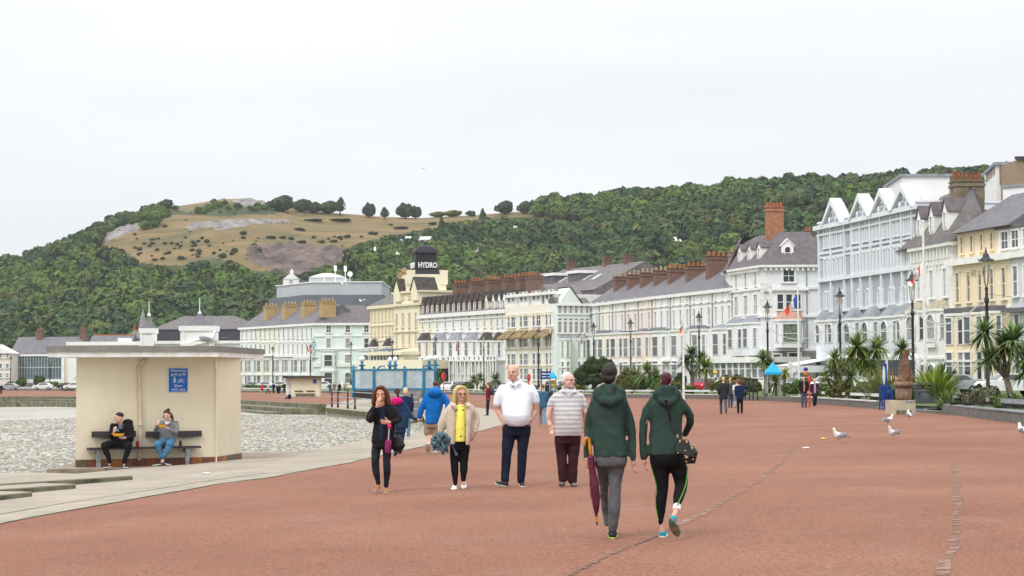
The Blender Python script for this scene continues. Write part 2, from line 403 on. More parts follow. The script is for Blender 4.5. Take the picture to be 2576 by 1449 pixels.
def tintmat(name, rough=.8, var=0, scale=3., mul=(1, 1, 1), trans=0.):
    m = bpy.data.materials.new(name); m.use_nodes = True; N, L, b = nodes(m)
    a = N.new('ShaderNodeAttribute'); a.attribute_name = 'tint'; b.inputs['Roughness'].default_value = rough; b.inputs['Specular IOR Level'].default_value = .2
    if var:
        n = N.new('ShaderNodeTexNoise'); n.inputs['Scale'].default_value = scale; tc = N.new('ShaderNodeTexCoord'); L.new(tc.outputs['Object'], n.inputs[0])
        r = N.new('ShaderNodeValToRGB'); L.new(n.outputs[0], r.inputs[0]); r.color_ramp.elements[0].position = .3; r.color_ramp.elements[1].position = .7
        r.color_ramp.elements[0].color = (1-var, 1-var, 1-var, 1); r.color_ramp.elements[1].color = (1+var, 1+var, 1+var*.8, 1)
        x = N.new('ShaderNodeMix'); x.data_type = 'RGBA'; x.blend_type = 'MULTIPLY'; x.inputs[0].default_value = 1
        L.new(a.outputs[0], x.inputs[6]); L.new(r.outputs[0], x.inputs[7]); L.new(x.outputs[2], b.inputs['Base Color'])
    else: L.new(a.outputs[0], b.inputs['Base Color'])
    return m
tag(link('pebbles', npmesh('pebbles', V.reshape(-1, 3), FF, tintmat('stones'), 3, cols)), 'grey and cream rounded pebbles covering the beach', 'pebbles', kind='stuff')
# far sea wall with two mossy ledges
def ledge(name, P, d0, d1, z0, z1, mat, label):
    P = resample([Vector((p.x, p.y, 0)) for p in P], 4); A = offs(P, d0); B = offs(P, d1); vs = []; fs = []
    for a, b in zip(A, B):
        zz = g((a.x+b.x)/2, (a.y+b.y)/2); vs += [(a.x, a.y, zz+z0), (a.x, a.y, zz+z1), (b.x, b.y, zz+z1), (b.x, b.y, zz+z0)]
    k = len(P)
    fs = [(4*i+j, 4*i+4+j, 4*i+5+j, 4*i+1+j) for i in range(k-1) for j in range(3)]+[(0, 1, 2, 3), (4*k-1, 4*k-2, 4*k-3, 4*k-4)]
    mb = MB(); mb.add(vs, fs); return tag(mb.build(name, mat), label, 'sea wall')
bk = back[3:]
ledge('sea_wall', bk, 0, .9, -1.8, .02, m_moss, 'far sea wall top ledge below the distant red promenade')
ledge('sea_wall', bk, .9, 3.2, -1.8, -.32, m_moss, 'middle step of the far sea wall above the pebbles')
ledge('sea_wall', bk, 3.2, 5.0, -2.2, -.62, m_moss, 'lowest step of the far sea wall, touching the pebbles')
# near steps at bottom left
def step(pL, pR, depth, label, h=.22):
    b = G(*pR); z = b.z+.08; a = Wz(pL[0], pL[1], z); t = (b-a); t.z = 0; t.normalize(); nn = Vector((-t.y, t.x, 0))
    mb = MB(); q = a+nn*depth; r = b+nn*depth*.8
    mb.prism([(a.x, a.y), (b.x, b.y), (r.x, r.y), (q.x, q.y)], z-h-.3, z)
    mb.m = 1; a2 = a-nn*.006-t*.0; b2 = b-nn*.006
    mb.prism([(a2.x, a2.y), (b2.x, b2.y), ((b+nn*-.002).x, (b+nn*-.002).y), ((a+nn*-.002).x, (a+nn*-.002).y)], z-h-.3, z-.02)
    o = mb.build('stone_step', [m_conc, m_moss]); tag(o, label, 'step', 'steps at the bottom left'); return o
step((-80, 1222), (333, 1207), 3.6, 'topmost mossy concrete step beside the shelter plinth')
step((-80, 1236), (190, 1229), 1.0, 'middle mossy concrete step left of the shelter')
step((-80, 1253), (80, 1249), .9, 'lowest mossy concrete step at the left edge')
# ================================================================= HILL
SKYL = [(-500, 800), (-300, 740), (-100, 690), (0, 664), (60, 655), (155, 627), (246, 579), (300, 553), (345, 540), (400, 529), (430, 521), (560, 501), (620, 499), (690, 513), (760, 527), (850, 536), (950, 544), (1050, 549), (1200, 541), (1290, 533), (1350, 532), (1420, 526), (1500, 518), (1700, 502), (1900, 488), (2000, 479), (2100, 474), (2300, 472), (2450, 458), (2576, 452), (3000, 440)]
def Dr(px): return interp(px, [(-500, 1150), (500, 1200), (1300, 1180), (1700, 1050), (3000, 950)])
D0 = 690.; NT = 150; NX = 480
def hz(px, t):
    """(x, y, z) of the hillside at azimuth px and t=0 foot .. 1 ridge"""
    D = D0+(Dr(px)-D0)*min(t, 1); zr = W(px, interp(px, SKYL), Dr(px)).z
    tt = min(t, 1)
    s = .55*tt+.45*(3*tt*tt-2*tt**3)
    z = -2+(zr+2)*s
    if t > 1: D += (t-1)*900; z = zr-(t-1)*60
    p = W(px, 943, D)
    b = max(0., min(1., tt*4))*max(0., min(1., (1-tt)*8))
    z += b*(7*noise.noise(Vector((p.x*.006, p.y*.008, 0)))+3*noise.noise(Vector((p.x*.02, p.y*.02, 3))))
    return Vector((p.x, p.y, z))
GRASS = [(60, 690), (75, 673), (150, 628), (195, 596), (200, 606), (150, 650), (100, 680), (250, 612), (250, 586), (270, 572), (300, 564), (340, 552), (375, 546), (402, 538), (425, 515), (430, 380), (690, 380), (900, 380), (1330, 380), (1345, 522), (1530, 540), (1530, 549), (1450, 547), (1400, 552), (1330, 549), (1250, 545), (1200, 555), (1137, 562), (1101, 575), (1050, 580), (972, 596), (900, 612), (868, 625), (862, 662), (800, 676), (761, 690), (700, 685), (632, 680), (600, 664), (542, 650), (470, 668), (406, 668), (340, 660), (331, 640), (262, 625)]
G1 = GRASS[:7]; G2 = GRASS[7:]
ROCKS = [[(252, 585), (262, 575), (330, 560), (372, 554), (360, 570), (320, 590), (252, 612)], [(466, 573), (490, 560), (560, 553), (660, 550), (735, 552), (730, 560), (640, 566), (560, 575), (480, 576)],
         [(620, 625), (660, 615), (740, 612), (860, 622), (866, 660), (800, 676), (761, 690), (690, 683), (640, 668), (618, 648)], [(575, 503), (630, 499), (690, 515), (640, 520), (590, 512)], [(72, 673), (100, 655), (90, 690), (70, 700)]]
BRUSH = [(390, 545), (405, 522), (470, 535), (520, 515), (560, 510), (620, 520), (720, 528), (700, 537), (560, 543), (470, 541)]
m_hg = M('dry_hill_grass', (.235, .155, .068), .95, scale=.04, col2=(.095, .088, .036), bump=1.2, bscale=.3, stretch=(.5, 1.3, 5))
m_hr = M('limestone', (.30, .285, .275), .95, scale=.16, col2=(.12, .11, .10), bump=1.2, bscale=.35)
m_hq = M('quarry_rock', (.19, .14, .125), .95, scale=.09, col2=(.06, .05, .045), bump=1.5, bscale=.25)
m_hf = M('wood_floor', (.05, .065, .02), .95, scale=.05, var=.3)
m_hb = M('brush', (.06, .08, .028), .95, scale=.1, col2=(.035, .05, .02), bump=1., bscale=.5)
def region(px, py):
    for i, r in enumerate(ROCKS):
        if inpoly(px, py, r): return 2 if i == 2 else 1
    if inpoly(px, py, BRUSH): return 4
    if inpoly(px, py, G1) or inpoly(px, py, G2): return 0
    return 3
pxs = [-420+i*(3300/NX) for i in range(NX+1)]; ts = [j/NT for j in range(NT+1)]+[1.1, 1.5]
hv = []
for t in ts:
    for px in pxs:
        p = hz(px, t)
        hv.append(p)
mi = []; hf = []; nr = len(pxs)
for j in range(len(ts)-1):
    for i in range(nr-1):
        a = (j*nr+i, j*nr+i+1, (j+1)*nr+i+1, (j+1)*nr+i); c = sum((hv[k] for k in a), Vector())/4
        jx, jy = noise.noise(c*.05)*7, noise.noise(c*.05+Vector((9, 9, 9)))*5
        q = proj(*c); mi.append(region(q[0]+jx, q[1]+jy)); hf.append(a)
        if mi[-1] in (1, 2):
            for k in a[:2]: hv[k] = hv[k]+Vector((0, 0, 1.1*noise.noise(hv[k]*.21)*(1.6 if mi[-1] == 2 else 1)))
me = bpy.data.meshes.new('hill'); me.from_pydata(hv, [], hf)
for m in (m_hg, m_hr, m_hq, m_hf, m_hb): me.materials.append(m)
me.polygons.foreach_set('material_index', mi); me.update(); tag(link('hill', me), kind='structure')
# ---- crown prototypes, leaf clumps on a lumpy ellipsoid
def crownproto(seed, nq=270, size=.14, squash=.8, conif=0.):
    r = np.random.default_rng(seed); lumps = r.normal(size=(9, 3)); lumps /= np.linalg.norm(lumps, axis=1)[:, None]; lumps[:, 2] = np.abs(lumps[:, 2])*.9
    d = r.normal(size=(nq, 3)); d /= np.linalg.norm(d, axis=1)[:, None]; d[:, 2] = np.where(d[:, 2] < -.35, -d[:, 2], d[:, 2])
    k = (np.exp(-((d[:, None, :]-lumps[None])**2).sum(-1)*7)).max(1)
    rad = .72+.34*k+r.normal(size=nq)*.04; c = d*rad[:, None]; c[:, 2] *= squash
    if conif:
        h = c[:, 2:3]; c[:, :2] *= np.clip(1.05-(h+.6)*.55*conif, .08, 2)
        c[:, 2] *= 1.35
    nn = d+r.normal(size=(nq, 3))*.45; nn /= np.linalg.norm(nn, axis=1)[:, None]
    u = np.cross(nn, r.normal(size=(nq, 3))); u /= np.linalg.norm(u, axis=1)[:, None]; v = np.cross(nn, u)
    s = size*(.6+.8*r.random((nq, 1)))
    V = np.stack([c-u*s-v*s*.6, c+u*s*.7-v*s, c+u*s+v*s*.7, c-u*s*.5+v*s], 1).reshape(-1, 3)
    Fq = np.arange(nq*4).reshape(-1, 4); T = 1+.16*(r.random(nq)-.5)
    # inner hull so that crowns are not see-through
    m = 8; hv = []
    for i in range(5):
        a = PI*(i+.5)/5.6
        for j in range(m): q = 2*PI*j/m; hv.append((math.sin(a)*math.cos(q)*.72, math.sin(a)*math.sin(q)*.72, math.cos(a)*.68*squash))
    H = np.array(hv)
    if conif: H[:, :2] *= np.clip(1.05-(H[:, 2:3]+.6)*.55*conif, .08, 2)*.8; H[:, 2] *= 1.2
    HF = np.array([(i*m+j, (i+1)*m+j, (i+1)*m+(j+1) % m, i*m+(j+1) % m) for i in range(4) for j in range(m)])
    return np.concatenate([V, H]), np.concatenate([Fq, HF+len(V)]), np.concatenate([np.repeat(T, 4), np.full(len(H), .9)])
PR = [crownproto(i) for i in range(7)]
m_leaf = tintmat('foliage', .85, .22, .22)
pos = []; y = D0-15
while y < 1240:
    y += 6.3; half = .285*y; x = -half
    while x < half:
        x += 7.0; X = x+random.uniform(-3, 3); Y = y+random.uniform(-3, 3); px = proj(X, Y, 0)[0]
        D = Dr(px); t = (Y-D0)/(D-D0)
        if t > 1.04: continue
        p = hz(px, max(0, t)); qx, qy = proj(*p); hp = 8*F/Y; r = region(qx, qy-hp*.85)
        if r == 3 and t < .8 and qy-hp*.85 < 690: r = region(qx, qy-hp*.2) if region(qx, qy-hp*.2) in (1, 2) else 3
        sm_ = 0
        if r != 3:
            if region(qx, qy) == 3 and region(qx, qy-12) == 3 or region(qx, qy) == 4 and random.random() < .5: sm_ = 1
            else: continue
        if (qx < 430 and t > .95) and random.random() < .15: continue
        ed = region(qx, qy-hp*.85-10) != 3 or (qx < 430 and t > .8)
        R = random.uniform(2.8, 6.6)*(.42 if sm_ else .6 if qx < 430 and t > .8 else (.75 if ed else 1))*(1.12 if t < .35 else 1)
        pos.append((p.x, p.y, p.z+R*.72, R))
def treetint(x, y, seedo=0):
    a = noise.noise(Vector((x*.012, y*.012, 1.5))); b = random.random()
    c = np.array([.058, .104, .034])
    if a > .1: c = np.array([.086, .138, .032])
    if b < .2: c = np.array([.038, .07, .034])
    elif b > .93: c = np.array([.10, .125, .035])
    elif b > .82: c = np.array([.078, .098, .038])
    return c*random.uniform(.8, 1.25)
def scatter(name, pos, protos, mat, tintf):
    Vs, Fs, Cs = [], [], []; o = 0
    for (x, y, z, R) in pos:
        V, Fq, T = protos[random.randrange(len(protos))]; a = random.random()*6.28; c, s = math.cos(a), math.sin(a); zz = random.uniform(.85, 1.25)
        P = np.stack([(V[:, 0]*c-V[:, 1]*s)*R+x, (V[:, 0]*s+V[:, 1]*c)*R+y, V[:, 2]*R*zz+z], 1)
        Vs.append(P); Fs.append(Fq+o); o += len(V); t = tintf(x, y); Cs.append(np.concatenate([t[None]*T[:, None], np.ones((len(V), 1))], 1))
    return npmesh(name, np.concatenate(Vs), np.concatenate(Fs), mat, 4, np.concatenate(Cs))
print('forest', len(pos))
tag(link('forest', scatter('forest', pos, PR, m_leaf, treetint)), 'dense green wood covering the headland slopes', 'wood', kind='stuff')
# ---- trees one can tell apart (skyline, hillside)
FINE = [crownproto(50+i, 420, .11) for i in range(3)]; CON = [crownproto(80+i, 420, .1, 1., .8) for i in range(2)]
m_bark = M('bark', (.11, .085, .06), .95, scale=6, var=.3)
def tint_(c): return lambda x, y: np.array(c)
def crown(name, protos, R, col, parent, c=(0, 0, 0), sz=1.):
    V, Fq, T = protos[random.randrange(len(protos))]; P = V*np.array([R, R, R*sz])+np.array(c)
    cols = np.concatenate([np.array(col)[None]*T[:, None], np.ones((len(V), 1))], 1)
    return link(name, npmesh(name, P, Fq, m_leaf, 4, cols), parent)
def hillpoint(px, py):
    lo, hi = 0, 1.
    for i in range(101):
        t = i/100; p = hz(px, t)
        if proj(*p)[1] <= py: return p
    return hz(px, 1)
def hilltree(px, pyb, wpx, hpx, col, label, con=False, cat='tree', group=None, name='hill_tree'):
    p = hillpoint(px, pyb); k = p.y/F; w, h = wpx*k, hpx*k
    r = thing(name, label, cat, p-Vector((0, 0, .5)), group=group)
    mb = MB(); mb.tube([(0, 0, -1), (0, 0, h*.35), (.05*w, 0, h*.6)], [.06*w, .045*w, .02*w], 6); mb.tube([(0, 0, h*.3), (w*.2, 0, h*.55)], [.03*w, .01*w], 5); mb.build('trunk', m_bark, r)
    crown('crown', CON if con else FINE, w*.58, col, r, (0, 0, h*(.5 if con else .42)), (h/w)*(.62 if con else 1.1)); return r
DK = (.045, .07, .038); MD = (.06, .09, .034); YG = (.14, .15, .03)
for i, a in enumerate([(710, 533, 62, 44, DK, 'dark rounded tree, leftmost of the skyline row on the headland'), (760, 535, 44, 40, MD, 'rounded tree second from the left in the skyline row'), (790, 537, 36, 32, DK, 'darker bushy tree third in the skyline row'), (826, 538, 50, 36, MD, 'wide green tree just left of the tall skyline conifer'),
      (930, 549, 34, 42, DK, 'tall dark pine on the skyline above the grey flat-roofed building'), (1020, 551, 44, 44, DK, 'broad dark pine pair on the skyline, left half'), (1047, 551, 32, 36, DK, 'dark pine on the skyline, right half of the pair'), (1272, 540, 44, 38, DK, 'lone pointed dark tree on the skyline right of centre'), (1322, 540, 34, 36, MD, 'green tree on the skyline beside the lone pointed tree'), (1102, 547, 36, 18, YG, 'yellow-green bush on the skyline'), (1140, 545, 44, 20, YG, 'wide yellow-green bush on the skyline'), (1186, 541, 26, 15, MD, 'small bush on the skyline by the thin mast')]):
    hilltree(*a, group='trees standing on the skyline')
hilltree(856, 545, 34, 52, DK, 'tall narrow dark conifer on the skyline', True); hilltree(968, 553, 30, 34, DK, 'small pointed conifer beside the dark pine on the skyline', True)
hilltree(1216, 578, 28, 56, (.04, .065, .03), 'slim dark tree on the slope above the hillside houses', True)
hilltree(1112, 600, 26, 56, DK, 'upright dark tree left of the hillside houses', True)
random.seed(9)
XB = []
while len(XB) < 62:
    a, c = random.uniform(330, 1230), random.uniform(548, 665)
    if region(a, c) == 0 and region(a, c+6) == 0 and random.random() < .08+.92*(c > 598): w9 = random.uniform(6, 17); XB.append((a, c, w9, w9*random.uniform(.4, .75)))
k = 0
for (px, py, w_, h_) in XB+[(350, 632, 16, 12), (395, 634, 14, 9), (425, 640, 14, 9), (445, 620, 12, 10), (520, 615, 16, 12), (612, 595, 20, 12), (560, 650, 24, 16), (590, 640, 20, 16), (680, 602, 24, 9), (712, 603, 22, 8), (752, 582, 24, 10), (860, 556, 60, 7), (940, 590, 30, 10), (1010, 577, 40, 8), (640, 622, 18, 9), (790, 558, 50, 6), (810, 612, 20, 9), (760, 613, 26, 10), (1090, 566, 24, 9), (500, 640, 18, 12), (455, 655, 22, 12), (650, 640, 20, 16), (376, 622, 12, 9), (875, 600, 20, 10), (1190, 545, 20, 8), (840, 611, 22, 8), (700, 617, 20, 9)]:
    p = hillpoint(px, py); kk = p.y/F; o = crown('hillside_bush', FINE, w_*kk*.5, (.045+.03*random.random(), .075, .028), None, (0, 0, h_*kk*.3), h_/w_*1.2); o.location = p
    k += 1; tag(o, 'low dark gorse bush scattered on the dry grass slope of the headland', 'bush', 'bushes on the dry slope')
# ================================================================= BUILDINGS
m_white = M('white_render', (.80, .80, .79), .8, scale=.35, var=.04); m_w2 = M('white_stucco', (.80, .80, .80), .8, scale=.3, var=.05)
m_trim = M('white_trim', (.82, .815, .79), .7, scale=.8, var=.05)
m_slate = M('slate_roof', (.165, .16, .175), .75, scale=.9, col2=(.115, .11, .12), bump=.03, bscale=4)
m_slate2 = M('old_slate', (.185, .172, .165), .8, scale=1.4, col2=(.10, .092, .092), bump=.04, bscale=5)
m_slate3 = M('purple_slate', (.16, .14, .15), .8, scale=1.3, col2=(.105, .09, .098), bump=.03, bscale=5)
m_lead = M('lead_roof', (.27, .29, .32), .6, scale=1, var=.15); m_dkroof = M('dark_bay_roof', (.075, .065, .06), .8, scale=1.5, var=.3)
m_brick = M('chimney_brick', (.23, .13, .095), .9, scale=2.5, col2=(.14, .085, .065), bump=.02, bscale=12)
m_ybrick = M('yellow_brick', (.50, .36, .18), .9, scale=2.5, col2=(.36, .24, .11), bump=.02, bscale=12)
m_tbrick = M('tan_render', (.33, .245, .17), .9, scale=1.5, col2=(.25, .18, .12)); m_bbrick = M('brown_brick', (.21, .13, .095), .9, scale=3, col2=(.13, .085, .065), bump=.02, bscale=12)
m_pot = M('terracotta_pot', (.50, .16, .06), .8, scale=4, var=.2); m_pot2 = M('buff_pot', (.50, .36, .20), .8, scale=4, var=.2)
m_glass = M('window_glass', (.055, .065, .075), .08, scale=.4, var=.2, spec=.6); m_glass2 = M('curtain_reflection_glass', (.40, .41, .40), .3, scale=1.2, col2=(.22, .235, .24)); m_glass3 = M('grey_glass', (.22, .24, .25), .12, scale=.8, var=.35, spec=.5)  # paler panes carry net curtains and reflected sky in their base colour
m_cream = M('cream_wall', (.78, .70, .52), .8, scale=.4, var=.05); m_cream2 = M('pale_cream_wall', (.80, .72, .54), .8, scale=.4, var=.04)
PANES = [m_glass, m_glass3, m_glass2, m_glass2, m_glass2, m_glass3]
WC = {}
def offpoly(P, ds):
    n = len(P); out = []
    for i in range(n):
        a, b, c = Vector(P[i-1]), Vector(P[i]), Vector(P[(i+1) % n])
        d1, d2 = (b-a).normalized(), (c-b).normalized(); n1, n2 = Vector((-d1.y, d1.x)), Vector((-d2.y, d2.x))
        p1, p2 = a+n1*ds[i-1], b+n2*ds[i]
        cr = d1.x*d2.y-d1.y*d2.x
        if abs(cr) < 1e-5: out.append(b+n1*ds[i]); continue
        t = ((p2-p1).x*d2.y-(p2-p1).y*d2.x)/cr; out.append(p1+d1*t)
    return out
class B:
    """building: P = [(px, d), ...] facade corners left to right; the wall goes back `depth`"""
    def __init__(s, name, label, cat, P, eave, ref, depth, wall, z0=-1.6, group=None, sh=None):
        s.pts = [Vector(W(px, 943, d).xy) for px, d in P]; s.P = P
        s.z0 = z0; s.zt = W(P[ref][0], eave, P[ref][1]).z
        s.root = thing(name, label, cat, (s.pts[0].x, s.pts[0].y, z0), group=group); s.o = Vector((s.pts[0].x, s.pts[0].y, z0))
        s.loc = [p-s.pts[0] for p in s.pts]
        d = (s.loc[-1]-s.loc[0]).normalized() if len(P) == 2 else (s.loc[1]-s.loc[0]).normalized()
        n0 = Vector((-d.y, d.x))
        if sh: n0 = Vector(sh)
        if len(P) == 2: s.poly = s.loc+[s.loc[1]+n0*depth, s.loc[0]+n0*depth]
        else:
            d1 = (s.loc[-1]-s.loc[-2]).normalized(); n1 = Vector((-d1.y, d1.x))
            if d.dot(d1) > .9: s.poly = s.loc+[s.loc[-1]+n1*depth, s.loc[0]+n0*depth]
            else: s.poly = s.loc+[s.loc[-1]+n1*depth, Vector((s.loc[0].x, max(s.loc[-1].y+depth, s.loc[0].y+1)))]
        s.H = s.zt-z0; s.wallm = wall
        mb = MB(); mb.prism([tuple(p) for p in s.poly], 0, s.H); s.wall = mb.build('wall', wall, s.root)
    def z(s, px, py, d): return W(px, py, d).z-s.z0
    def fr(s, i=0):
        a, b = s.loc[i], s.loc[i+1]; d = (b-a); return a, math.atan2(d.y, d.x), d.length
    def T(s, i, x, y=0., z=0.):
        a, an, l = s.fr(i); return Matrix.Translation((a.x, a.y, 0)) @ Matrix.Rotation(an, 4, 'Z') @ Matrix.Translation((x, y, z))
    def trim(s, z, h, out, name='string_course', mat=None, ends=True):
        P = offpoly(s.poly, [-out]*len(s.poly)); Q = offpoly(s.poly, [.05]*len(s.poly)); n = len(P); mb = MB()
        for i in range(n-1 if len(s.loc) > 1 else n):
            j = (i+1) % n
            if i < len(s.loc)-1 or ends: mb.prism([tuple(P[i]), tuple(P[j]), tuple(Q[j]), tuple(Q[i])], z, z+h)
        return mb.build(name, mat or m_trim, s.root)
    def win(s, i, x, z, w, h, arch=0, y=0., pane=None, frame=None, bars=1, sill=1, sur=.16, nm='window'):
        frame = frame or m_trim
        key = (round(w, 2), round(h, 2), arch, bars, frame.name, sill, sur)
        if key not in WC:
            mb = MB(); f = .07
            if arch:
                r = w/2; k = 7; A = [(-r*math.cos(PI*q/k), h-r+r*math.sin(PI*q/k)) for q in range(k+1)]; o = r+sur
                C = [(-o*math.cos(PI*q/k), h-r+o*math.sin(PI*q/k)) for q in range(k+1)]
                A = [(-r, 0)]+A+[(r, 0)]; C = [(-o, -.0)]+C+[(o, 0)]
                n = len(A)
                mb.add([(p[0], -.16, p[1]) for p in C]+[(p[0], -.16, p[1]) for p in A]+[(p[0], 0, p[1]) for p in A]+[(p[0], 0, p[1]) for p in C],
                       [(q, n+q, n+q+1, q+1) for q in range(n-1)]+[(n+q, 2*n+q, 2*n+q+1, n+q+1) for q in range(n-1)]+[(3*n+q, q, q+1, 3*n+q+1) for q in range(n-1)])
                pm = MB(); pm.add([(p[0], -.03, p[1]) for p in A], [tuple(range(n))[::-1]])
            else:
                for (a, b, c, d) in [(-w/2-sur, -w/2, 0, h+sur), (w/2, w/2+sur, 0, h+sur), (-w/2, w/2, h, h+sur)]: mb.box(a, b, -.16, 0, c, d)
                pm = MB(); pm.box(-w/2, w/2, -.03, 0, 0, h)
            mb.box(-w/2, -w/2+f, -.08, -.03, 0, h-.05); mb.box(w/2-f, w/2, -.08, -.03, 0, h-.05); mb.box(-w/2, w/2, -.08, -.03, 0, f)
            if bars: mb.box(-w/2, w/2, -.09, -.03, h*.5-.04, h*.5+.04)
            if bars > 1: mb.box(-.035, .035, -.085, -.03, 0, h*(.9 if arch else 1))
            if sill: mb.box(-w/2-sur-.06, w/2+sur+.06, -.28, 0, -.14, 0)
            WC[key] = (mb.mesh('window', frame), {})
        fm, pc = WC[key]; pane = pane or random.choice(PANES)
        if pane.name not in pc:
            pm = MB()
            if arch:
                r = w/2; k = 7; A = [(-r, 0)]+[(-r*math.cos(PI*q/k), h-r+r*math.sin(PI*q/k)) for q in range(k+1)]+[(r, 0)]
                pm.add([(p[0], -.03, p[1]) for p in A], [tuple(range(len(A)))[::-1]])
            else: pm.box(-w/2, w/2, -.03, 0, 0, h)
            pc[pane.name] = pm.mesh('pane', pane)
        T = s.T(i, x, y, z); o = link(nm, fm, s.root); o.matrix_basis = T
        p = link('pane', pc[pane.name], o); return o
    def row(s, i, n, z, w, h, x0=0., x1=None, **k):
        L = s.fr(i)[2]; x1 = x1 or L
        for q in range(n): s.win(i, x0+(x1-x0)*(q+.5)/n, z, w, h, **k)
    def bay(s, i, x, w, z0, z1, out=1.1, wins=((.9, 2.2),), roof=None, mat=None, arch=0, rh=.8, ww=.5, panes=None, flat=False, side=True):
        """canted bay from z0 to z1; wins = (sill, height) per storey from the bottom"""
        T = s.T(i, x); c = out*.55
        P = [(-w/2, 0), (-w/2+c, -out), (w/2-c, -out), (w/2, 0)]
        mb = MB(T); mb.prism([P[0], P[1], P[2], P[3]], z0, z1); b = mb.build('bay', mat or s.wallm, s.root)
        Q = [(-w/2-.2, 0), (-w/2+c-.08, -out-.2), (w/2-c+.08, -out-.2), (w/2+.2, 0)]
        mb = MB(T); mb.prism(Q, z1, z1+.25); mb.build('bay_cornice', m_trim, s.root)
        if len(wins) > 1: mb = MB(T); mb.prism(Q, (z0+z1)/2-.1, (z0+z1)/2+.12); mb.build('bay_band', m_trim, s.root)
        R = MB(T)
        if flat: R.prism(Q, z1+.25, z1+.25+rh)
        else: R.prism([(a, b_, z1+.25) for a, b_ in Q], 0, 0, [(a*.62, min(b_*.35, 0), z1+.25+rh) for a, b_ in Q])
        R.build('bay_roof', roof or m_lead, s.root)
        for (sl, h) in wins:
            s.win(i, x, sl, (w-2*c)*ww*1.25, h, arch=arch, y=-out-.01, sill=0, pane=(panes or [None])[0], sur=.12)
            if side:
                for sg in (-1, 1):
                    a = s.loc[i]; o = s.win(i, 0, 0, .5, h, arch=arch, sill=0, sur=.1, bars=1)
                    an = math.atan2(out, c)*sg
                    px, py = sg*(w/2-c/2), -out/2
                    o.matrix_basis = T @ Matrix.Translation((px, py, sl)) @ Matrix.Rotation(an, 4, 'Z')
        return b
    def roof(s, h, inset, over=.35, mat=None, soffit=True, top=None, name='roof'):
        P = offpoly(s.poly, [-over]*len(s.poly)); Q = offpoly(s.poly, inset if isinstance(inset, list) else [inset]*len(s.poly))
        mb = MB(); mb.prism([(p.x, p.y, s.H) for p in P], 0, 0, [(p.x, p.y, s.H+h) for p in Q]); return mb.build(name, mat or m_slate, s.root)
    def pitch(s, h, i=0, over=.3, mat=None, depth=None, name='roof', zb=None):
        a, an, L = s.fr(i); D = depth or (s.poly[2]-s.poly[1]).length; mb = MB(s.T(i, 0)); z = s.H if zb is None else zb
        mb.add([(0, -over, z), (L, -over, z), (L, D+over, z), (0, D+over, z), (0, D/2, z+h), (L, D/2, z+h)], [(0, 1, 5, 4), (2, 3, 4, 5), (0, 4, 3), (1, 2, 5), (3, 2, 1, 0)])
        return mb.build(name, mat or m_slate, s.root)
    def chim(s, i, x, y, zb, w, d, h, npot=4, mat=None, pm=None, band=None, ph=.6):
        T = s.T(i, x, y); mb = MB(T); mb.box(-w/2, w/2, -d/2, d/2, zb, zb+h); mb.box(-w/2-.12, w/2+.12, -d/2-.12, d/2+.12, zb+h-.5, zb+h-.25); mb.box(-w/2-.12, w/2+.12, -d/2-.12, d/2+.12, zb+h, zb+h+.12)
        c = mb.build('chimney', mat or m_brick, s.root)
        if npot:
            ax = d >= w; ln = max(w, d); pm = pm or m_pot; key = ('pot', pm.name, ph)
            if key not in WC: WC[key] = MB().lathe([(.24, 0), (.17, .1), (.2, ph-.1), (.25, ph-.05), (.12, ph)], 7).mesh('chimney_pot', pm)
            for k in range(npot):
                q = -ln/2+ln*(k+.5)/npot; o = link('chimney_pot', WC[key], c); o.matrix_basis = T @ Matrix.Translation(((0, q) if ax else (q, 0))+(zb+h+.1,)) @ Matrix.Scale(random.uniform(.8, 1.15), 4, (0, 0, 1))
        return c
    def dormer(s, i, x, y, zb, w, h, d, rh=.8, mat=None, roof=None, pane=None, arch=0):
        T = s.T(i, x, y); mb = MB(T); mb.box(-w/2, w/2, 0, d, zb, zb+h); mb.add([(-w/2, 0, zb+h), (w/2, 0, zb+h), (0, 0, zb+h+rh)], [(0, 1, 2)]); dm = mb.build('dormer', mat or m_trim, s.root)
        mb = MB(T); v = [(-w/2-.15, -.15, zb+h-.05), (0, -.15, zb+h+rh+.1), (w/2+.15, -.15, zb+h-.05), (-w/2-.15, d, zb+h-.05), (0, d, zb+h+rh+.1), (w/2+.15, d, zb+h-.05)]
        u = [(a, b, c-.14) for a, b, c in v]; mb.add(v+u, [(0, 1, 4, 3), (1, 2, 5, 4), (6, 9, 10, 7), (7, 10, 11, 8), (0, 6, 7, 1), (1, 7, 8, 2), (0, 3, 9, 6), (2, 8, 11, 5)]); mb.build('dormer_roof', roof or m_slate, dm)
        s.win(i, x, zb+h*.12, w*.5, h*.75, y=y-.01, sill=0, sur=.08, pane=pane, arch=arch)
        return dm
    def pipe(s, i, x, mat=None):
        mb = MB(s.T(i, x, -.12)); mb.tube([(0, 0, 0), (0, 0, s.H)], .07, 6); return mb.build('drainpipe', mat or m_lead, s.root)
    def ashlar(s): pass
def dpt(px, T): return interp(px, T)
def house(px0, px1, T, eave0, wall, label, nw=2, depth=11, storeys=(), **k): pass
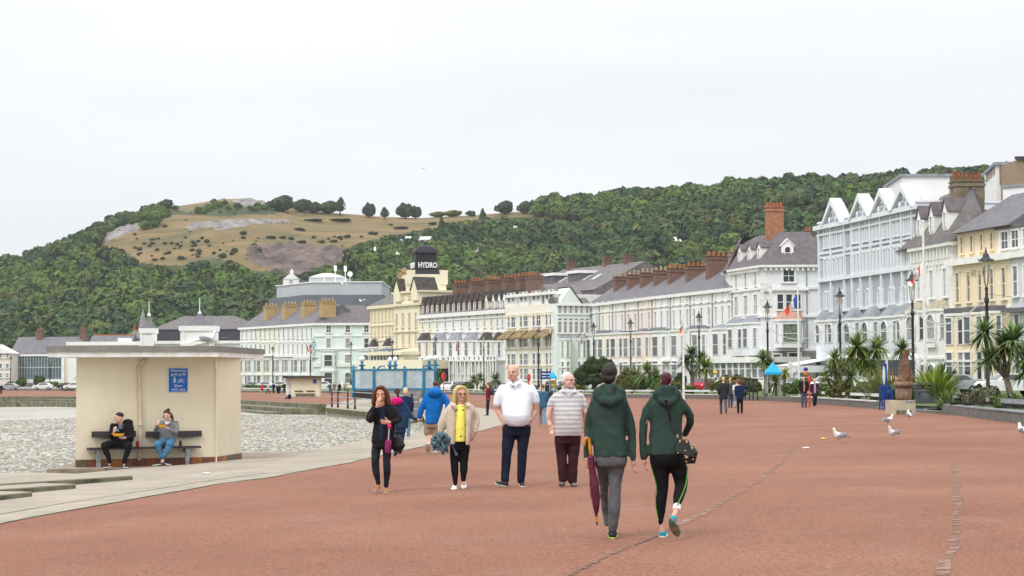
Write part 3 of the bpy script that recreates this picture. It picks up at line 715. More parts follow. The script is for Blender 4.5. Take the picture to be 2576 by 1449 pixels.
# facade depth as a function of picture column, for the sweep of the terrace
# ---- far left: cream hotel, glazed hall
b = B('hotel', 'pale pink hotel with a white pediment at the very left edge of the seafront', 'hotel', [(-60, 520), (27, 520)], 889, 1, 14, M('pink_cream', (.76, .66, .58), .8, var=.04))
for r_ in (891, 917, 941):
    z = b.z(0, r_+9, 520)
    b.row(0, 5, z, .9, 1.1, bars=1)
mb = MB(b.T(0, 0)); L = b.fr(0)[2]; mb.add([(0, -.4, b.H), (L+.4, -.4, b.H), (L*.55, -.4, b.H+2.4), (0, 8, b.H), (L+.4, 8, b.H), (L*.55, 8, b.H+2.4)], [(0, 1, 2), (3, 5, 4), (0, 2, 5, 3), (1, 4, 5, 2)]); mb.build('pediment', m_trim, b.root)
b = B('assembly_hall', 'cream hall with a huge gridded glass front and dark slate roof at the left', 'hall', [(28, 528), (192, 528)], 889, 1, 22, m_cream2)
b.roof(4.6, [9, -.3, 9, -.3], mat=m_slate); 
zb, zt_ = b.z(100, 954, 528), b.z(100, 896, 528); T = b.T(0, (98-28)*528/F)
w_ = (156-42)*528/F; mb = MB(T); mb.box(-w_/2, w_/2, -.15, 0, zb, zt_); gl = mb.build('glass_front', M('glass_wall', (.13, .19, .19), .15, scale=.6, col2=(.07, .10, .11)), b.root)
mb = MB(T)
for i in range(17): x = -w_/2+w_*i/16; mb.box(x-.07, x+.07, -.3, -.15, zb, zt_)
mb.box(-w_/2, w_/2, -.34, -.3, (zb+zt_)/2-.1, (zb+zt_)/2+.2); mb.build('mullions', M('grey_mullion', (.42, .47, .46), .6), gl)
mb = MB(T); mb.box(-w_/2-.8, w_/2+.8, -.5, 0, zb-1.0, zb); mb.box(-w_/2-.8, w_/2+.8, -.5, 0, zt_, zt_+.5); mb.box(-w_/2-.8, -w_/2, -.5, 0, zb, zt_); mb.box(w_/2, w_/2+.8, -.5, 0, zb, zt_); mb.build('surround', m_trim, b.root)
b.chim(0, (82-28)*528/F, 8, b.H+3, 1.6, 1.4, 3.4, 2); b.chim(0, (192-28)*528/F, 8, b.H+2.4, 1.6, 1.4, 4.0, 2)
mb = MB(T); mb.box(-w_/2-3, w_/2+6, -.06, 0, 0, zb-1.4); mb.build('ground_floor', M('grey_plinth', (.34, .34, .33), .8, scale=1, var=.3), b.root)
# ---- low white theatre with two slate-capped towers
b = B('low_white_building', 'long low white flat-roofed building behind the near shelter roof', 'building', [(172, 500), (362, 500)], 860, 0, 12, m_white)
b.trim(b.H-.9, .9, .5); mb = MB(b.T(0, 12)); mb.box(0, 3, 2, 5, b.H, b.H+.9); mb.build('roof_hatch', m_trim, b.root)
b = B('theatre', 'white theatre with two pyramid-roofed towers behind the shelter', 'theatre', [(352, 480), (620, 480)], 858, 0, 20, m_white)
b.trim(b.H-.7, .7, .5)
for (x0, x1, yt, ya, yf) in [(352, 390, 826, 790, 758), (452, 542, 820, 785, 751)]:
    sc = 480/F; xa, xb = (x0-352)*sc, (x1-352)*sc; zt_ = b.z(x0, yt, 480); T = b.T(0, 0)
    w_ = xb-xa; dd = min(w_, 6)
    mb = MB(T); mb.box(xa+.2, xb-.2, -.6, dd, 0, zt_-1); mb.box(xa-.1, xb+.1, -.9, dd+.3, zt_-1.2, zt_); 
    for q in (.12, .88): mb.box(xa+w_*q-.3, xa+w_*q+.3, -.8, -.6, b.H-2, zt_-1.2)
    tw = mb.build('tower', m_white, b.root)
    za = b.z(x0, ya, 480); c = ((xa+xb)/2, dd/2); k = .8 if w_ > 5 else .98
    mb = MB(T); R_ = w_/2*k; q = 8; base = [(c[0]+R_*math.cos(PI/4+PI/2*j)*1.3, c[1]+dd/2*k*math.sin(PI/4+PI/2*j)*1.3, zt_+.0) for j in range(4)]
    mid = [(c[0]+(x-c[0])*.45, c[1]+(y-c[1])*.45, zt_+(za-zt_)*.48) for x, y, _ in base]; top = [(c[0]+(x-c[0])*.06, c[1]+(y-c[1])*.06, za) for x, y, _ in base]
    mb.prism(base, 0, 0, mid); mb.prism(mid, 0, 0, top); mb.build('tower_roof', m_slate, tw)
    mb = MB(T); mb.lathe([(.35, za-.5), (.5, za-.2), (.1, za+.4), (.09, b.z(x0, yf, 480)), (.02, b.z(x0, yf, 480)+.1)], 8, c); mb.build('finial', m_trim, tw)
mb = MB(b.T(0, 0)); sc = 480/F; xx = (545-352)*sc
mb.add([(10, -1.2, b.z(0, 880, 480)), (xx, -1.2, b.z(0, 858, 480)), (xx, -1.2, b.z(0, 846, 480)), (10, -1.2, b.z(0, 868, 480)), (10, 0, b.z(0, 880, 480)), (xx, 0, b.z(0, 858, 480)), (xx, 0, b.z(0, 846, 480)), (10, 0, b.z(0, 868, 480))], [(0, 1, 2, 3), (3, 2, 6, 7), (0, 4, 5, 1), (1, 5, 6, 2)]); mb.build('sloping_parapet', m_trim, b.root)
b = B('auditorium', 'big grey slate-roofed auditorium behind the white theatre towers', 'building', [(383, 540), (650, 540)], 829, 0, 26, M('dark_cladding', (.065, .07, .08), .7, var=.2))
b.roof(3.9, [10, 8, 10, 7], mat=m_slate2); mb = MB(b.T(0, 18)); mb.add([(0, -.2, b.H-2.5), (3, -.2, b.H-2.5), (1.5, 5, b.H+2), (0, 5, b.H-1), (3, 5, b.H-1)], [(0, 1, 2), (0, 2, 3), (1, 4, 2)]); mb.build('roof_vent', m_slate, b.root)
b = B('brick_chapel', 'small building with red ridge tiles and slate roof left of the theatre', 'building', [(226, 560), (330, 560)], 862, 0, 10, m_slate2)
b.roof(2.1, [4.6, -.2, 4.6, -.2], mat=m_slate); mb = MB(b.T(0, 0)); mb.box(0, 12, 4.5, 5.1, b.H+2.0, b.H+2.35); mb.build('ridge_tiles', m_pot, b.root)
b = B('stone_gable_house', 'stone gabled house with red ridge left of the church spire', 'house', [(326, 570), (366, 570)], 852, 0, 12, m_tbrick)
b.roof(2.4, [5.6, -.2, 5.6, -.2], mat=m_slate2); mb = MB(b.T(0, 0)); mb.box(0, 4.4, 5.6, 6.1, b.H+2.3, b.H+2.6); mb.lathe([(.2, b.H+2.5), (.08, b.H+4.6), (.02, b.H+4.7)], 6, (.3, 6)); mb.build('ridge_tiles', m_pot, b.root)
sp = W(359, 943, 640); r = thing('church_spire', 'slim grey stone church spire above the roofs at the left', 'spire', (sp.x, sp.y, -2))
zz = lambda y: W(359, y, 640).z+2
mb = MB(); mb.prism([(-1.3, -1.3), (1.3, -1.3), (1.3, 1.3), (-1.3, 1.3)], 0, zz(822)); mb.build('tower', m_tbrick, r)
mb = MB(); mb.lathe([(1.35, zz(822)), (1.15, zz(812)), (.12, zz(777)), (.05, zz(774))], 8); mb.build('spire', M('spire_stone', (.30, .29, .28), .9, scale=1, var=.25), r)
# ================================================================= THE SEAFRONT TERRACES
mint = M('mint_wall', (.72, .81, .785), .8, scale=.4, var=.03); m_py = M('pale_yellow_wall', (.82, .79, .66), .8, scale=.4, var=.03); m_pgreen = M('pale_green_wall', (.74, .81, .76), .8, scale=.4, var=.04)
m_peach = M('peach_wall', (.81, .69, .61), .8, scale=.4, var=.03); m_pink = M('pinkish_wall', (.78, .72, .70), .8, scale=.4, var=.03); m_grey = M('grey_lilac_wall', (.42, .435, .49), .8, scale=.5, var=.06); m_bluew = M('bluish_white_wall', (.78, .795, .805), .8, scale=.4, var=.04)
# --- mint corner hotel + its side terrace
TL = [(600, 478), (790, 438)]
seg = [(604, 650, m_w2, 'white'), (650, 697, m_py, 'pale yellow'), (697, 744, m_w2, 'white middle'), (744, 790, M('pale_mint', (.76, .81, .79), .8, var=.03), 'pale mint')]
eL = lambda px: interp(px, [(604, 824.6), (790, 812.8)])
for i, (a, c, m, nm) in enumerate(seg):
    b = B('terraced_hotel', f'{nm} house of the terrace running left from the mint-and-white corner hotel', 'hotel', [(a, dpt(a, TL)), (c, dpt(c, TL))], eL(a), 0, 13, m, group='houses left of the mint corner hotel')
    d = dpt(a, TL); L = b.fr(0)[2]
    b.trim(b.H-.5, .5, .45, 'cornice'); b.trim(b.z(a, 863, d), .25, .15); b.trim(b.z(a, 895+i*2, d), .3, .5)
    b.row(0, 4, b.z(a, 852, d), .8, 2.3, sur=.22); b.row(0, 4, b.z(a, 893, d), .8, 2.4, sur=.22)
    for q in (.27, .75): b.bay(0, L*q, L*.42, 0, b.z(a, 905, d), wins=((b.z(a, 935, d), 2.6), (b.z(a, 972, d), 2.6)), flat=True, rh=.12, ww=.55)
    b.pitch(4.3, mat=m_slate); b.chim(0, L-.6, 3.5, b.H+1.2, 1.8, 3.2, 3.7, 4, m_ybrick, m_pot2)
b = B('corner_hotel', 'mint green and white corner hotel with purple hipped slate roof', 'hotel', [(790, 438), (940, 438)], 812.8, 0, 14, mint)
d = 438; b.trim(b.H-.5, .5, .5, 'cornice'); b.trim(b.z(0, 851, d), .3, .18); b.trim(b.z(0, 884, d), .35, .25); b.trim(b.z(0, 927, d), .9, .3); b.trim(0, 1.6, .12)
for px in (827, 875, 922):
    x = (px-790)*d/F
    b.win(0, x, b.z(0, 841, d), 1.05, 1.5, bars=2, sur=.3, pane=m_glass); b.win(0, x, b.z(0, 880, d), 1.05, 2.1, sur=.3, pane=[m_glass2, m_glass2, m_glass][(px-827)//47])
for px, pp in ((827, m_glass), (925, m_glass3)):
    x = (px-790)*d/F; b.bay(0, x, 3.6, 0, b.z(0, 888, d), wins=((b.z(0, 925, d), 2.4), (b.z(0, 970, d), 2.5)), flat=True, rh=.15, panes=[pp], ww=.6)
b.win(0, 85*d/F, b.z(0, 925, d), 1.3, 2.4, pane=m_glass2, sur=.3); b.win(0, 85*d/F, b.z(0, 968, d), 1.3, 2.3, arch=1, pane=m_glass3, sur=.3)
b.roof(4.1, [6.2, 2.4, 5, 2.6], mat=m_slate3)
for xx in (0, .55, 1.1): pass
mb = MB(b.T(0, .35, -.06)); 
m_teal = M('teal_letters', (.06, .32, .36), .6)
def text(body, size, mat, parent=None, ext=.01, align='CENTER', name='lettering', off=0.):
    c = bpy.data.curves.new('txt', 'FONT'); c.body = body; c.size = size; c.extrude = ext; c.align_x = align; c.align_y = 'CENTER'; c.resolution_u = 3; c.offset = off
    o = bpy.data.objects.new('txt', c); COL.objects.link(o); dg = bpy.context.evaluated_depsgraph_get(); me = bpy.data.meshes.new_from_object(o.evaluated_get(dg))
    bpy.data.objects.remove(o); me.materials.clear(); me.materials.append(mat); o = link(name, me, parent); return o
for word, y0 in (('FOUR', 862), ('OAKS', 889)):
    for k, ch in enumerate(word):
        t = text(ch, 1.1, m_teal, b.root); t.matrix_basis = b.T(0, .0, -.35, b.z(0, y0+k*6.2, d)) @ Matrix.Rotation(PI/2, 4, 'X')
# --- modern grey flat-roofed theatre block behind
m_gl = M('light_grey_cladding', (.43, .45, .46), .6, scale=.25, var=.05); m_gd = M('dark_grey_cladding', (.135, .15, .175), .6, scale=.2, var=.08)
b = B('flat_roofed_block', 'large modern grey clad block with flat roof behind the mint hotel', 'building', [(677, 545), (764, 520), (965, 520)], 742, 1, 40, m_gd)
b2 = [(696, 543), (784, 522), (960, 522)]; P2 = [W(px, 943, dd).xy-b.pts[0] for px, dd in b2]; zt_ = b.z(784, 711, 522)
mb = MB(); mb.prism([tuple(p) for p in P2]+[tuple(P2[2]+Vector((0, 36))), tuple(P2[0]+Vector((0, 36)))], b.H, zt_); mb.build('upper_storey', m_gl, b.root)
mb = MB(); Q = offpoly(P2+[P2[2]+Vector((0, 36)), P2[0]+Vector((0, 36))], [-.3]*5); mb.prism([tuple(p) for p in Q], zt_, zt_+.25); mb.build('parapet_cap', m_trim, b.root)
mb = MB()
for px, dd in ((777, 535),): 
    a = W(777, 943, 540).xy-b.pts[0]; c = W(869, 943, 540).xy-b.pts[0]; mb.prism([tuple(a), tuple(c), tuple(c+Vector((0, 10))), tuple(a+Vector((0, 10)))], zt_, b.z(0, 702, 540)); n_ = len(mb.v)
    m2 = MB(); zc = b.z(0, 702, 540); A = [(a.x+(c.x-a.x)*q/8, 1.2*math.sin(PI*q/8)) for q in range(9)]
    m2.add([(x, a.y-.3, zc+z) for x, z in A]+[(x, a.y+10, zc+z) for x, z in A], [(q, q+1, q+10, q+9) for q in range(8)]+[tuple(range(9))[::-1]]); 
mb.build('plant_room', m_gl, b.root); m2.build('curved_roof', m_trim, b.root)
for px, yt in ((844, 668), (869, 669), (816, 688)):
    p = W(px, 943, 532).xy-b.pts[0]; ms = MB(); ms.lathe([(.12, zt_), (.1, b.z(px, yt, 532))], 6, tuple(p)); ms.box(p.x-.35, p.x+.35, p.y-.3, p.y+.3, b.z(px, yt+14, 532), b.z(px, yt, 532)) if px != 816 else 0; ms.build('antenna_mast', m_trim, b.root)
p = W(881, 943, 532).xy-b.pts[0]; ms = MB(); ms.ell((p.x, p.y, b.z(0, 694, 532)), (.7, .3, .7)); ms.tube([(p.x, p.y, zt_), (p.x, p.y, b.z(0, 694, 532))], .08, 6); ms.build('satellite_dish', m_trim, b.root)
b = B('white_cottage', 'small white gabled cottage on the slope above the grey flat-roofed block', 'house', [(712, 640), (752, 640)], 702, 0, 9, m_white, z0=2)
L = b.fr(0)[2]; mb = MB(b.T(0, 0)); mb.add([(0, -.2, b.H), (L, -.2, b.H), (L/2, -.2, b.H+2), (0, 9, b.H), (L, 9, b.H), (L/2, 9, b.H+2)], [(0, 1, 2), (0, 2, 5, 3), (1, 4, 5, 2)]); mb.build('gable', m_white, b.root); b.win(0, L/2, b.H-1.6, 1.2, 1.3, bars=2)
mb = MB(b.T(0, L)); mb.add([(-2, 1, b.H+1.6), (7, 1, b.H-.3), (7, 8, b.H-.3), (-2, 8, b.H+1.6)], [(0, 1, 2, 3)]); mb.box(0, 6, 1.2, 7, 0, b.H-.4); mb.build('rear_wing', m_slate3, b.root); b.chim(0, L/2-.3, 5, b.H+1.4, .9, .9, 1.5, 2, m_white, m_trim)
# --- yellow grand hotel with black sign tower
m_hy = M('primrose_wall', (.82, .75, .57), .8, scale=.4, var=.04); m_hs = M('primrose_shade_trim', (.78, .69, .50), .8, scale=1, var=.05)
gh = b = B('grand_hotel', 'yellow grand hotel with gabled front and black sign tower', 'hotel', [(931, 408), (995, 396)], 771, 0, 16, m_hy)
d = 402; b.trim(b.H-.6, .6, .5, 'cornice', m_hs)
for y in (820, 858): b.trim(b.z(950, y, d), .3, .2, mat=m_hs)
for y, n in ((807, 7), (845, 7)): b.row(0, n, b.z(960, y, d), .55, 2.2, sur=.2, frame=m_hs, arch=1, pane=m_glass2)
b.roof(4.2, [8, -.3, 7.8, .2], mat=m_slate2)
L = b.fr(0)[2]
for q in (.22, .78): b.bay(0, L*q, 3.0, 0, b.z(950, 875, d), wins=((b.z(960, 908, d), 2.4),), roof=m_dkroof, arch=1, rh=1.6, mat=m_hy)
# tower block
pL, pR = (991, 394), (1056, 384)
t = B('t', 'x', 'x', [pL, pR], 735, 0, 15, m_hy); tz = t.z0
t.root.parent = None
def graft(src, dst):
    for ch in list(src.root.children):
        loc = src.root.location-dst.root.location; ch.parent = dst.root; ch.location = ch.location+loc
    bpy.data.objects.remove(src.root)
t.trim(t.z(1020, 770, 390), .4, .5, mat=m_hs); t.trim(t.z(1020, 836, 390), .3, .3, mat=m_hs); t.trim(t.z(1020, 740, 390), .3, .2, mat=m_hs); t.trim(t.H-.4, .4, .4, mat=m_hs)
for y, h in ((823, 2.7), (868, 3.2), (752, 1.2)): t.row(0, 4, t.z(1020, y, 390), .7, h, sur=.22, frame=m_hs, pane=m_glass2)
L = t.fr(0)[2]
for q in (.2, .88):
    T = t.T(0, L*q); mb = MB(T); w_ = 1.35
    mb.add([(-w_, -.5, t.H-2), (w_, -.5, t.H-2), (w_, -.5, t.H), (0, -.5, t.H+2.4), (-w_, -.5, t.H), (-w_, 4, t.H-2), (w_, 4, t.H-2), (w_, 4, t.H), (0, 4, t.H+2.4), (-w_, 4, t.H)], [(0, 1, 2, 3, 4), (1, 6, 7, 2), (0, 4, 9, 5)]); mb.build('gable', m_hy, t.root)
    mb = MB(T); mb.add([(0, -.7, t.H+2.6), (w_+.3, -.7, t.H-.1), (w_+.3, 4, t.H-.1), (0, 4, t.H+2.6), (-w_-.3, -.7, t.H-.1), (-w_-.3, 4, t.H-.1)], [(0, 1, 2, 3), (4, 0, 3, 5)]); mb.build('gable_roof', m_dkroof, t.root)
# square tower, turned towards the corner
o_ = W(1072, 943, 392).xy-t.pts[0]; T = Matrix.Translation((o_.x, o_.y, 0)) @ Matrix.Rotation(math.radians(13), 4, 'Z'); ztw = t.z(1060, 690, 390)
mb = MB(T); mb.box(-4.0, 3.6, -2.6, 4.4, 0, ztw)
for (x, y) in ((-3.4, -2.4), (3.1, -2.4)): mb.box(x-.75, x+.75, y-.5, y+.9, ztw-2, ztw+.8)
mb.build('square_tower', m_hy, t.root)
mb = MB(T); c0 = (-.25, .4)
def sq(r, z, rr=None): return [(c0[0]-r, c0[1]-r, z), (c0[0]+r, c0[1]-r, z), (c0[0]+r, c0[1]+r, z), (c0[0]-r, c0[1]+r, z)]
z1 = ztw; z2, z3, z4 = t.z(1060, 677, 390), t.z(1060, 636, 390), t.z(1060, 618, 390)
mb.prism(sq(2.8, z1), 0, 0, sq(2.2, z2)); mb.prism(sq(2.2, z2), 0, 0, sq(2.0, z3)); mb.prism(sq(2.3, z3), 0, 0, sq(2.25, z3+.2)); mb.prism(sq(2.15, z3+.2), 0, 0, sq(1.85, z3+.75)); mb.prism(sq(1.85, z3+.75), 0, 0, sq(1.4, z4-.15)); mb.prism(sq(1.4, z4-.15), 0, 0, sq(1.0, z4))
m_blk = M('black_sign_tower', (.02, .021, .026), .6, scale=2, var=.3); st = mb.build('sign_tower', m_blk, t.root)
m_sgn = M('white_sign_letters', (.85, .85, .85), .6); zm = t.z(1060, 667.5, 390)
tx = text('HYDRO', 1.5, m_sgn, st, .08, off=.045); tx.matrix_basis = T @ Matrix.Translation((c0[0]+.25, c0[1]-2.35, zm)) @ Matrix.Rotation(PI/2, 4, 'X') @ Matrix.Scale(.72, 4, (1, 0, 0))
tx = text('HYDRO', 1.5, m_sgn, st, .08, off=.045); tx.matrix_basis = T @ Matrix.Translation((c0[0]-2.35, c0[1], zm)) @ Matrix.Rotation(-PI/2, 4, 'Z') @ Matrix.Rotation(PI/2, 4, 'X') @ Matrix.Scale(.82, 4, (1, 0, 0))
T = t.T(0, 0)
# ground-floor extension, blue glazed canopy
T = t.T(0, 0); mb = MB(T); mb.box(-.5, L+3, -5, -.05, 0, t.z(1020, 893, 385)); mb.box(-1, L+3.4, -5.5, 0, t.z(1020, 893, 385), t.z(1020, 885, 385)); mb.build('ground_floor_extension', m_hy, t.root)
mb = MB(T)
for k in range(9): x = .2+(L+1.5)*k/9; mb.box(x, x+.7, -5.15, -5, t.z(1020, 908, 385), t.z(1020, 895, 385))
mb.build('extension_windows', m_glass, t.root)
mb = MB(T); za, zb_ = t.z(1000, 883, 385), t.z(1000, 876, 385); mb.add([(-1, -5.5, za), (L+.5, -5.5, za), (L+.5, -2, zb_), (-1, -2, zb_)], [(0, 1, 2, 3)]); mb.build('blue_canopy', M('blue_canopy', (.04, .09, .16), .4), t.root)
graft(t, gh)
ch = gh; gh.chim(0, (1008-931)*398/F, 5, gh.z(1008, 735, 395), 2.2, 1.6, gh.z(1008, 680, 395)-gh.z(1008, 735, 395), 3, m_ybrick, m_pot2, ph=.9)
b = B('side_wing', 'plain yellow side wing of the grand hotel, right of the black sign tower', 'hotel wing', [(1048, 392), (1124, 398)], 745, 0, 12, m_hy, sh=(.1, 1))
b.trim(b.H-.3, .3, .2, mat=m_dkroof)
# conservatory front right of the canopy
b = B('hotel_conservatory', 'low yellow and glass front room of the grand hotel behind the blue glass shelter', 'building', [(905, 372), (1062, 362)], 905, 1, 10, M('dark_glass_front', (.07, .08, .08), .2, scale=.8, var=.4))
b.trim(b.H-1.6, 1.6, .3, mat=m_hy); L = b.fr(0)[2]; mb = MB(b.T(0, 0))
for k in range(16): mb.box(L*k/15-.09, L*k/15+.09, -.1, 0, 0, b.H)
mb.build('mullions', m_hs, b.root)
# --- white terrace with brown dormers
TT = [(1056, 384), (1270, 350)]; eT = lambda px: interp(px, [(1056, 793), (1250, 779.5), (1272, 771)])
segs = [(1056, 1091, m_hy, 'cream first', 0), (1091, 1132, m_white, 'white second', 0), (1132, 1172, m_w2, 'white third', 0), (1172, 1212, m_white, 'white fourth', 0), (1212, 1247, m_py, 'pale yellow fifth', 1), (1247, 1272, m_bluew, 'bluish-white narrow sixth', 2)]
for i, (a, c, m, nm, ds) in enumerate(segs):
    b = B('terraced_hotel', f'{nm} house of the terrace with tall gabled dormers beside the yellow grand hotel', 'hotel', [(a, dpt(a, TT)), (c, dpt(c, TT))], eT(a), 0, 13, m, group='houses with gabled dormers')
    d = dpt(a, TT); L = b.fr(0)[2]; b.trim(b.H-.7, .7, .5, 'cornice'); b.trim(b.H-1.4, .25, .2); sc = d/F
    b.row(0, 2, b.z(a, 829-i*1.2, d), .8, 2.6, arch=1, sur=.2, pane=m_glass2); b.trim(b.z(a, 838, d), .3, .25)
    mR = [m_dkroof, m_lead, m_lead, m_lead, m_dkroof, m_dkroof][i]
    b.bay(0, L*.5, min(L*.62, 6.0), 0, b.z(a, 861, d), wins=((b.z(a, 898, d), 2.9),), arch=1, rh=1.5, roof=mR, out=1.4, panes=[m_glass3], ww=.45)
    b.row(0, 3, b.z(a, 940, d), 1.0, 3.0, sur=.3, bars=0, y=-1.8, pane=m_glass3)
    mb = MB(b.T(0, 0)); mb.box(.3, L-.3, -1.78, -.0, 0, b.z(a, 910, d)); mb.build('porch', m, b.root)
    mb = MB(b.T(0, 0)); mb.box(.1, L-.1, -2.4, 0, b.z(a, 910, d)+.02, b.z(a, 910, d)+.3)
    for k in range(4): mb.lathe([(.2, 0), (.16, 3), (.2, b.z(a, 910, d))], 8, (.5+(L-1)*k/3, -2.2))
    mb.build('porch_columns', m_trim, b.root)
    b.pitch(3.6, mat=m_slate); nd = 3 if L > 6 and ds == 0 else 2
    for k in range(nd): b.dormer(0, L*(k+.5)/nd, .3, b.H-.1, 1.3, 2.0, 3.2, rh=1.5, mat=[m_bbrick, m_py, m_white][ds], roof=m_dkroof, pane=m_glass)
    b.chim(0, L-.5, 6, b.H+2.4, 1.6, 2.7, 3.6, 4, m_bbrick, m_pot)
# --- cream modern flats
b = B('modern_flats', 'cream flat-fronted modern block with white rooftop windows and angled awnings', 'flats', [(1272, 345), (1400, 328)], 771, 0, 14, M('flats_cream', (.82, .77, .68), .8, var=.04))
d = 337; L = b.fr(0)[2]
for y in (795, 833, 880, 925): b.trim(b.z(1330, y, d), .35, .12, mat=m_hs)
for y, n in ((822, 4), (874, 4), (918, 4), (956, 4)):
    for q in range(n):
        x = L*(q+.5)/n; z = b.z(1330, y, d)
        b.win(0, x-.9, z, .9, 1.9 if y != 822 else 2.2, sur=.1, pane=random.choice([m_glass, m_glass3])); b.win(0, x+.9, z, 1.6, 1.9 if y != 822 else 2.2, bars=2, sur=.1, pane=random.choice([m_glass, m_glass3]))
T = b.T(0, 0); m_awn = M('mossy_awning', (.30, .22, .11), .9, scale=2, var=.3)
for q in range(4):
    x = L*(q+.5)/4; z = b.z(1330, 846, d); mb = MB(T); mb.add([(x-2, -.1, z+1.1), (x+1.8, -.1, z+1.1), (x+1.2, -1.6, z-.2), (x-2.6, -1.6, z-.2), (x-2, -.1, z+.9), (x+1.8, -.1, z+.9), (x+1.2, -1.6, z-.5), (x-2.6, -1.6, z-.5)], [(3, 2, 1, 0), (4, 5, 6, 7), (0, 4, 7, 3), (2, 6, 5, 1), (3, 7, 6, 2)]); mb.build('awning', m_awn, b.root)
mb = MB(T); zp = b.z(1340, 745, d); mb.box(.2, L-.2, 1.2, 12, b.H, zp)
mb.build('rooftop_storey', m_white, b.root)
for q in range(4):
    x = L*(q+.5)/4; mb = MB(T); mb.box(x-2, x+1.6, .1, 1.2, b.H, zp); mb.build('rooftop_bay', m_white, b.root)
    mb = MB(T); mb.box(x-2.3, x+1.9, -.3, 1.4, zp, zp+.5); mb.build('rooftop_canopy', m_trim, b.root)
    b.win(0, x-.9, b.H+.7, 1.2, 1.5, y=.09, sur=.06, sill=0, pane=m_glass); b.win(0, x+.7, b.H+.7, 1.2, 1.5, y=.09, sur=.06, sill=0, pane=m_glass3)
b2 = B('slate_roofed_block', 'tall old slate roof with skylights rising behind the modern flats', 'building', [(1300, 372), (1500, 345)], 745, 0, 20, m_slate3)
b2.pitch(5.2, mat=m_slate2); L = b2.fr(0)[2]
for q in (.12, .3, .42, .6, .72): 
    mb = MB(b2.T(0, L*q, 5)); z = b2.H+2.65; mb.add([(-.6, -.9, z-.4), (.6, -.9, z-.4), (.6, .9, z+.6), (-.6, .9, z+.6)], [(0, 1, 2, 3)]); mb.build('skylight', M('skylight_glass', (.5, .55, .58), .2), b2.root)
for q in (.18, .5):
    mb = MB(b2.T(0, L*q, 4)); mb.box(-2.2, 2.2, 0, 4, b2.H+1.4, b2.H+3.6); mb.build('box_dormer', m_slate, b2.root); mb = MB(b2.T(0, L*q, 4)); mb.box(-2.5, 2.5, -.3, 4.2, b2.H+3.6, b2.H+4.1); mb.build('dormer_cap', m_trim, b2.root)
for q in (.1, .55, .8): b2.chim(0, L*q, 10, b2.H+4.4, 1.0, 1.4, 2.2, 1, m_bbrick, m_dkroof)
# --- pale green gabled pair
b = B('green_guesthouse', 'pale green gabled guesthouse right of the modern flats', 'guesthouse', [(1402, 327), (1485, 329)], 763, 0, 13, m_pgreen)
d = 334; L = b.fr(0)[2]; b.trim(b.H-.4, .4, .4, 'cornice'); b.trim(b.z(1440, 812, d), .25, .12)
b.row(0, 6, b.z(1440, 792, d), .6, 1.7, arch=1, sur=.12, pane=m_glass2); b.row(0, 6, b.z(1440, 840, d), .7, 2.4, arch=0, sur=.15, pane=m_glass2)
for q in (.25, .75): b.bay(0, L*q, L*.34, 0, b.z(1440, 857, d), wins=((b.z(1440, 900, d), 2.6), (b.z(1440, 950, d), 2.6)), rh=.5, panes=[m_glass2])
b.pitch(3.4, mat=m_slate2)
mb = MB(b.T(0, L*.38)); mb.add([(-2, -.3, b.H), (2, -.3, b.H), (0, -.3, b.H+2.6), (-2, 6, b.H), (2, 6, b.H), (0, 6, b.H+2.6)], [(0, 1, 2), (0, 2, 5, 3), (1, 4, 5, 2)]); mb.build('gable', m_pgreen, b.root)
mb = MB(b.T(0, L*.38)); mb.add([(0, -.5, b.H+2.8), (2.3, -.5, b.H-.1), (2.3, 6, b.H-.1), (0, 6, b.H+2.8)], [(0, 1, 2, 3)]); mb.build('gable_roof', m_dkroof, b.root)
# --- long right-hand terrace
TR = [(1485, 330), (1644, 302), (1846, 272)]; eR = lambda px: interp(px, [(1485, 765), (1644, 746), (1846, 724)])
segs = [(1485, 1511, M('pale_mint2', (.76, .81, .78), .8, var=.04), 'pale mint', 2), (1511, 1544, m_py, 'yellow', 2), (1544, 1576, m_pink, 'greyish pink', 2), (1576, 1609, m_peach, 'peach', 2), (1609, 1644, m_peach, 'deeper peach', 2), (1644, 1690, m_bluew, 'white', 3), (1690, 1740, m_white, 'plain white', 3), (1740, 1796, m_bluew, 'bluish-white', 3), (1796, 1846, m_white, 'white end', 3)]
labs = ['pale mint terraced house next to the pale green guesthouse', 'yellow terraced house in the long sloping row', 'greyish-pink terraced house between the yellow and peach ones', 'peach terraced house beside the greyish-pink one', 'second peach terraced house, touching the long white run', 'first white terraced house, joined to the peach one', 'second white terraced house counting from the peach one', 'third white terraced house counting from the peach one', 'last white terraced house, touching the mansard corner hotel']
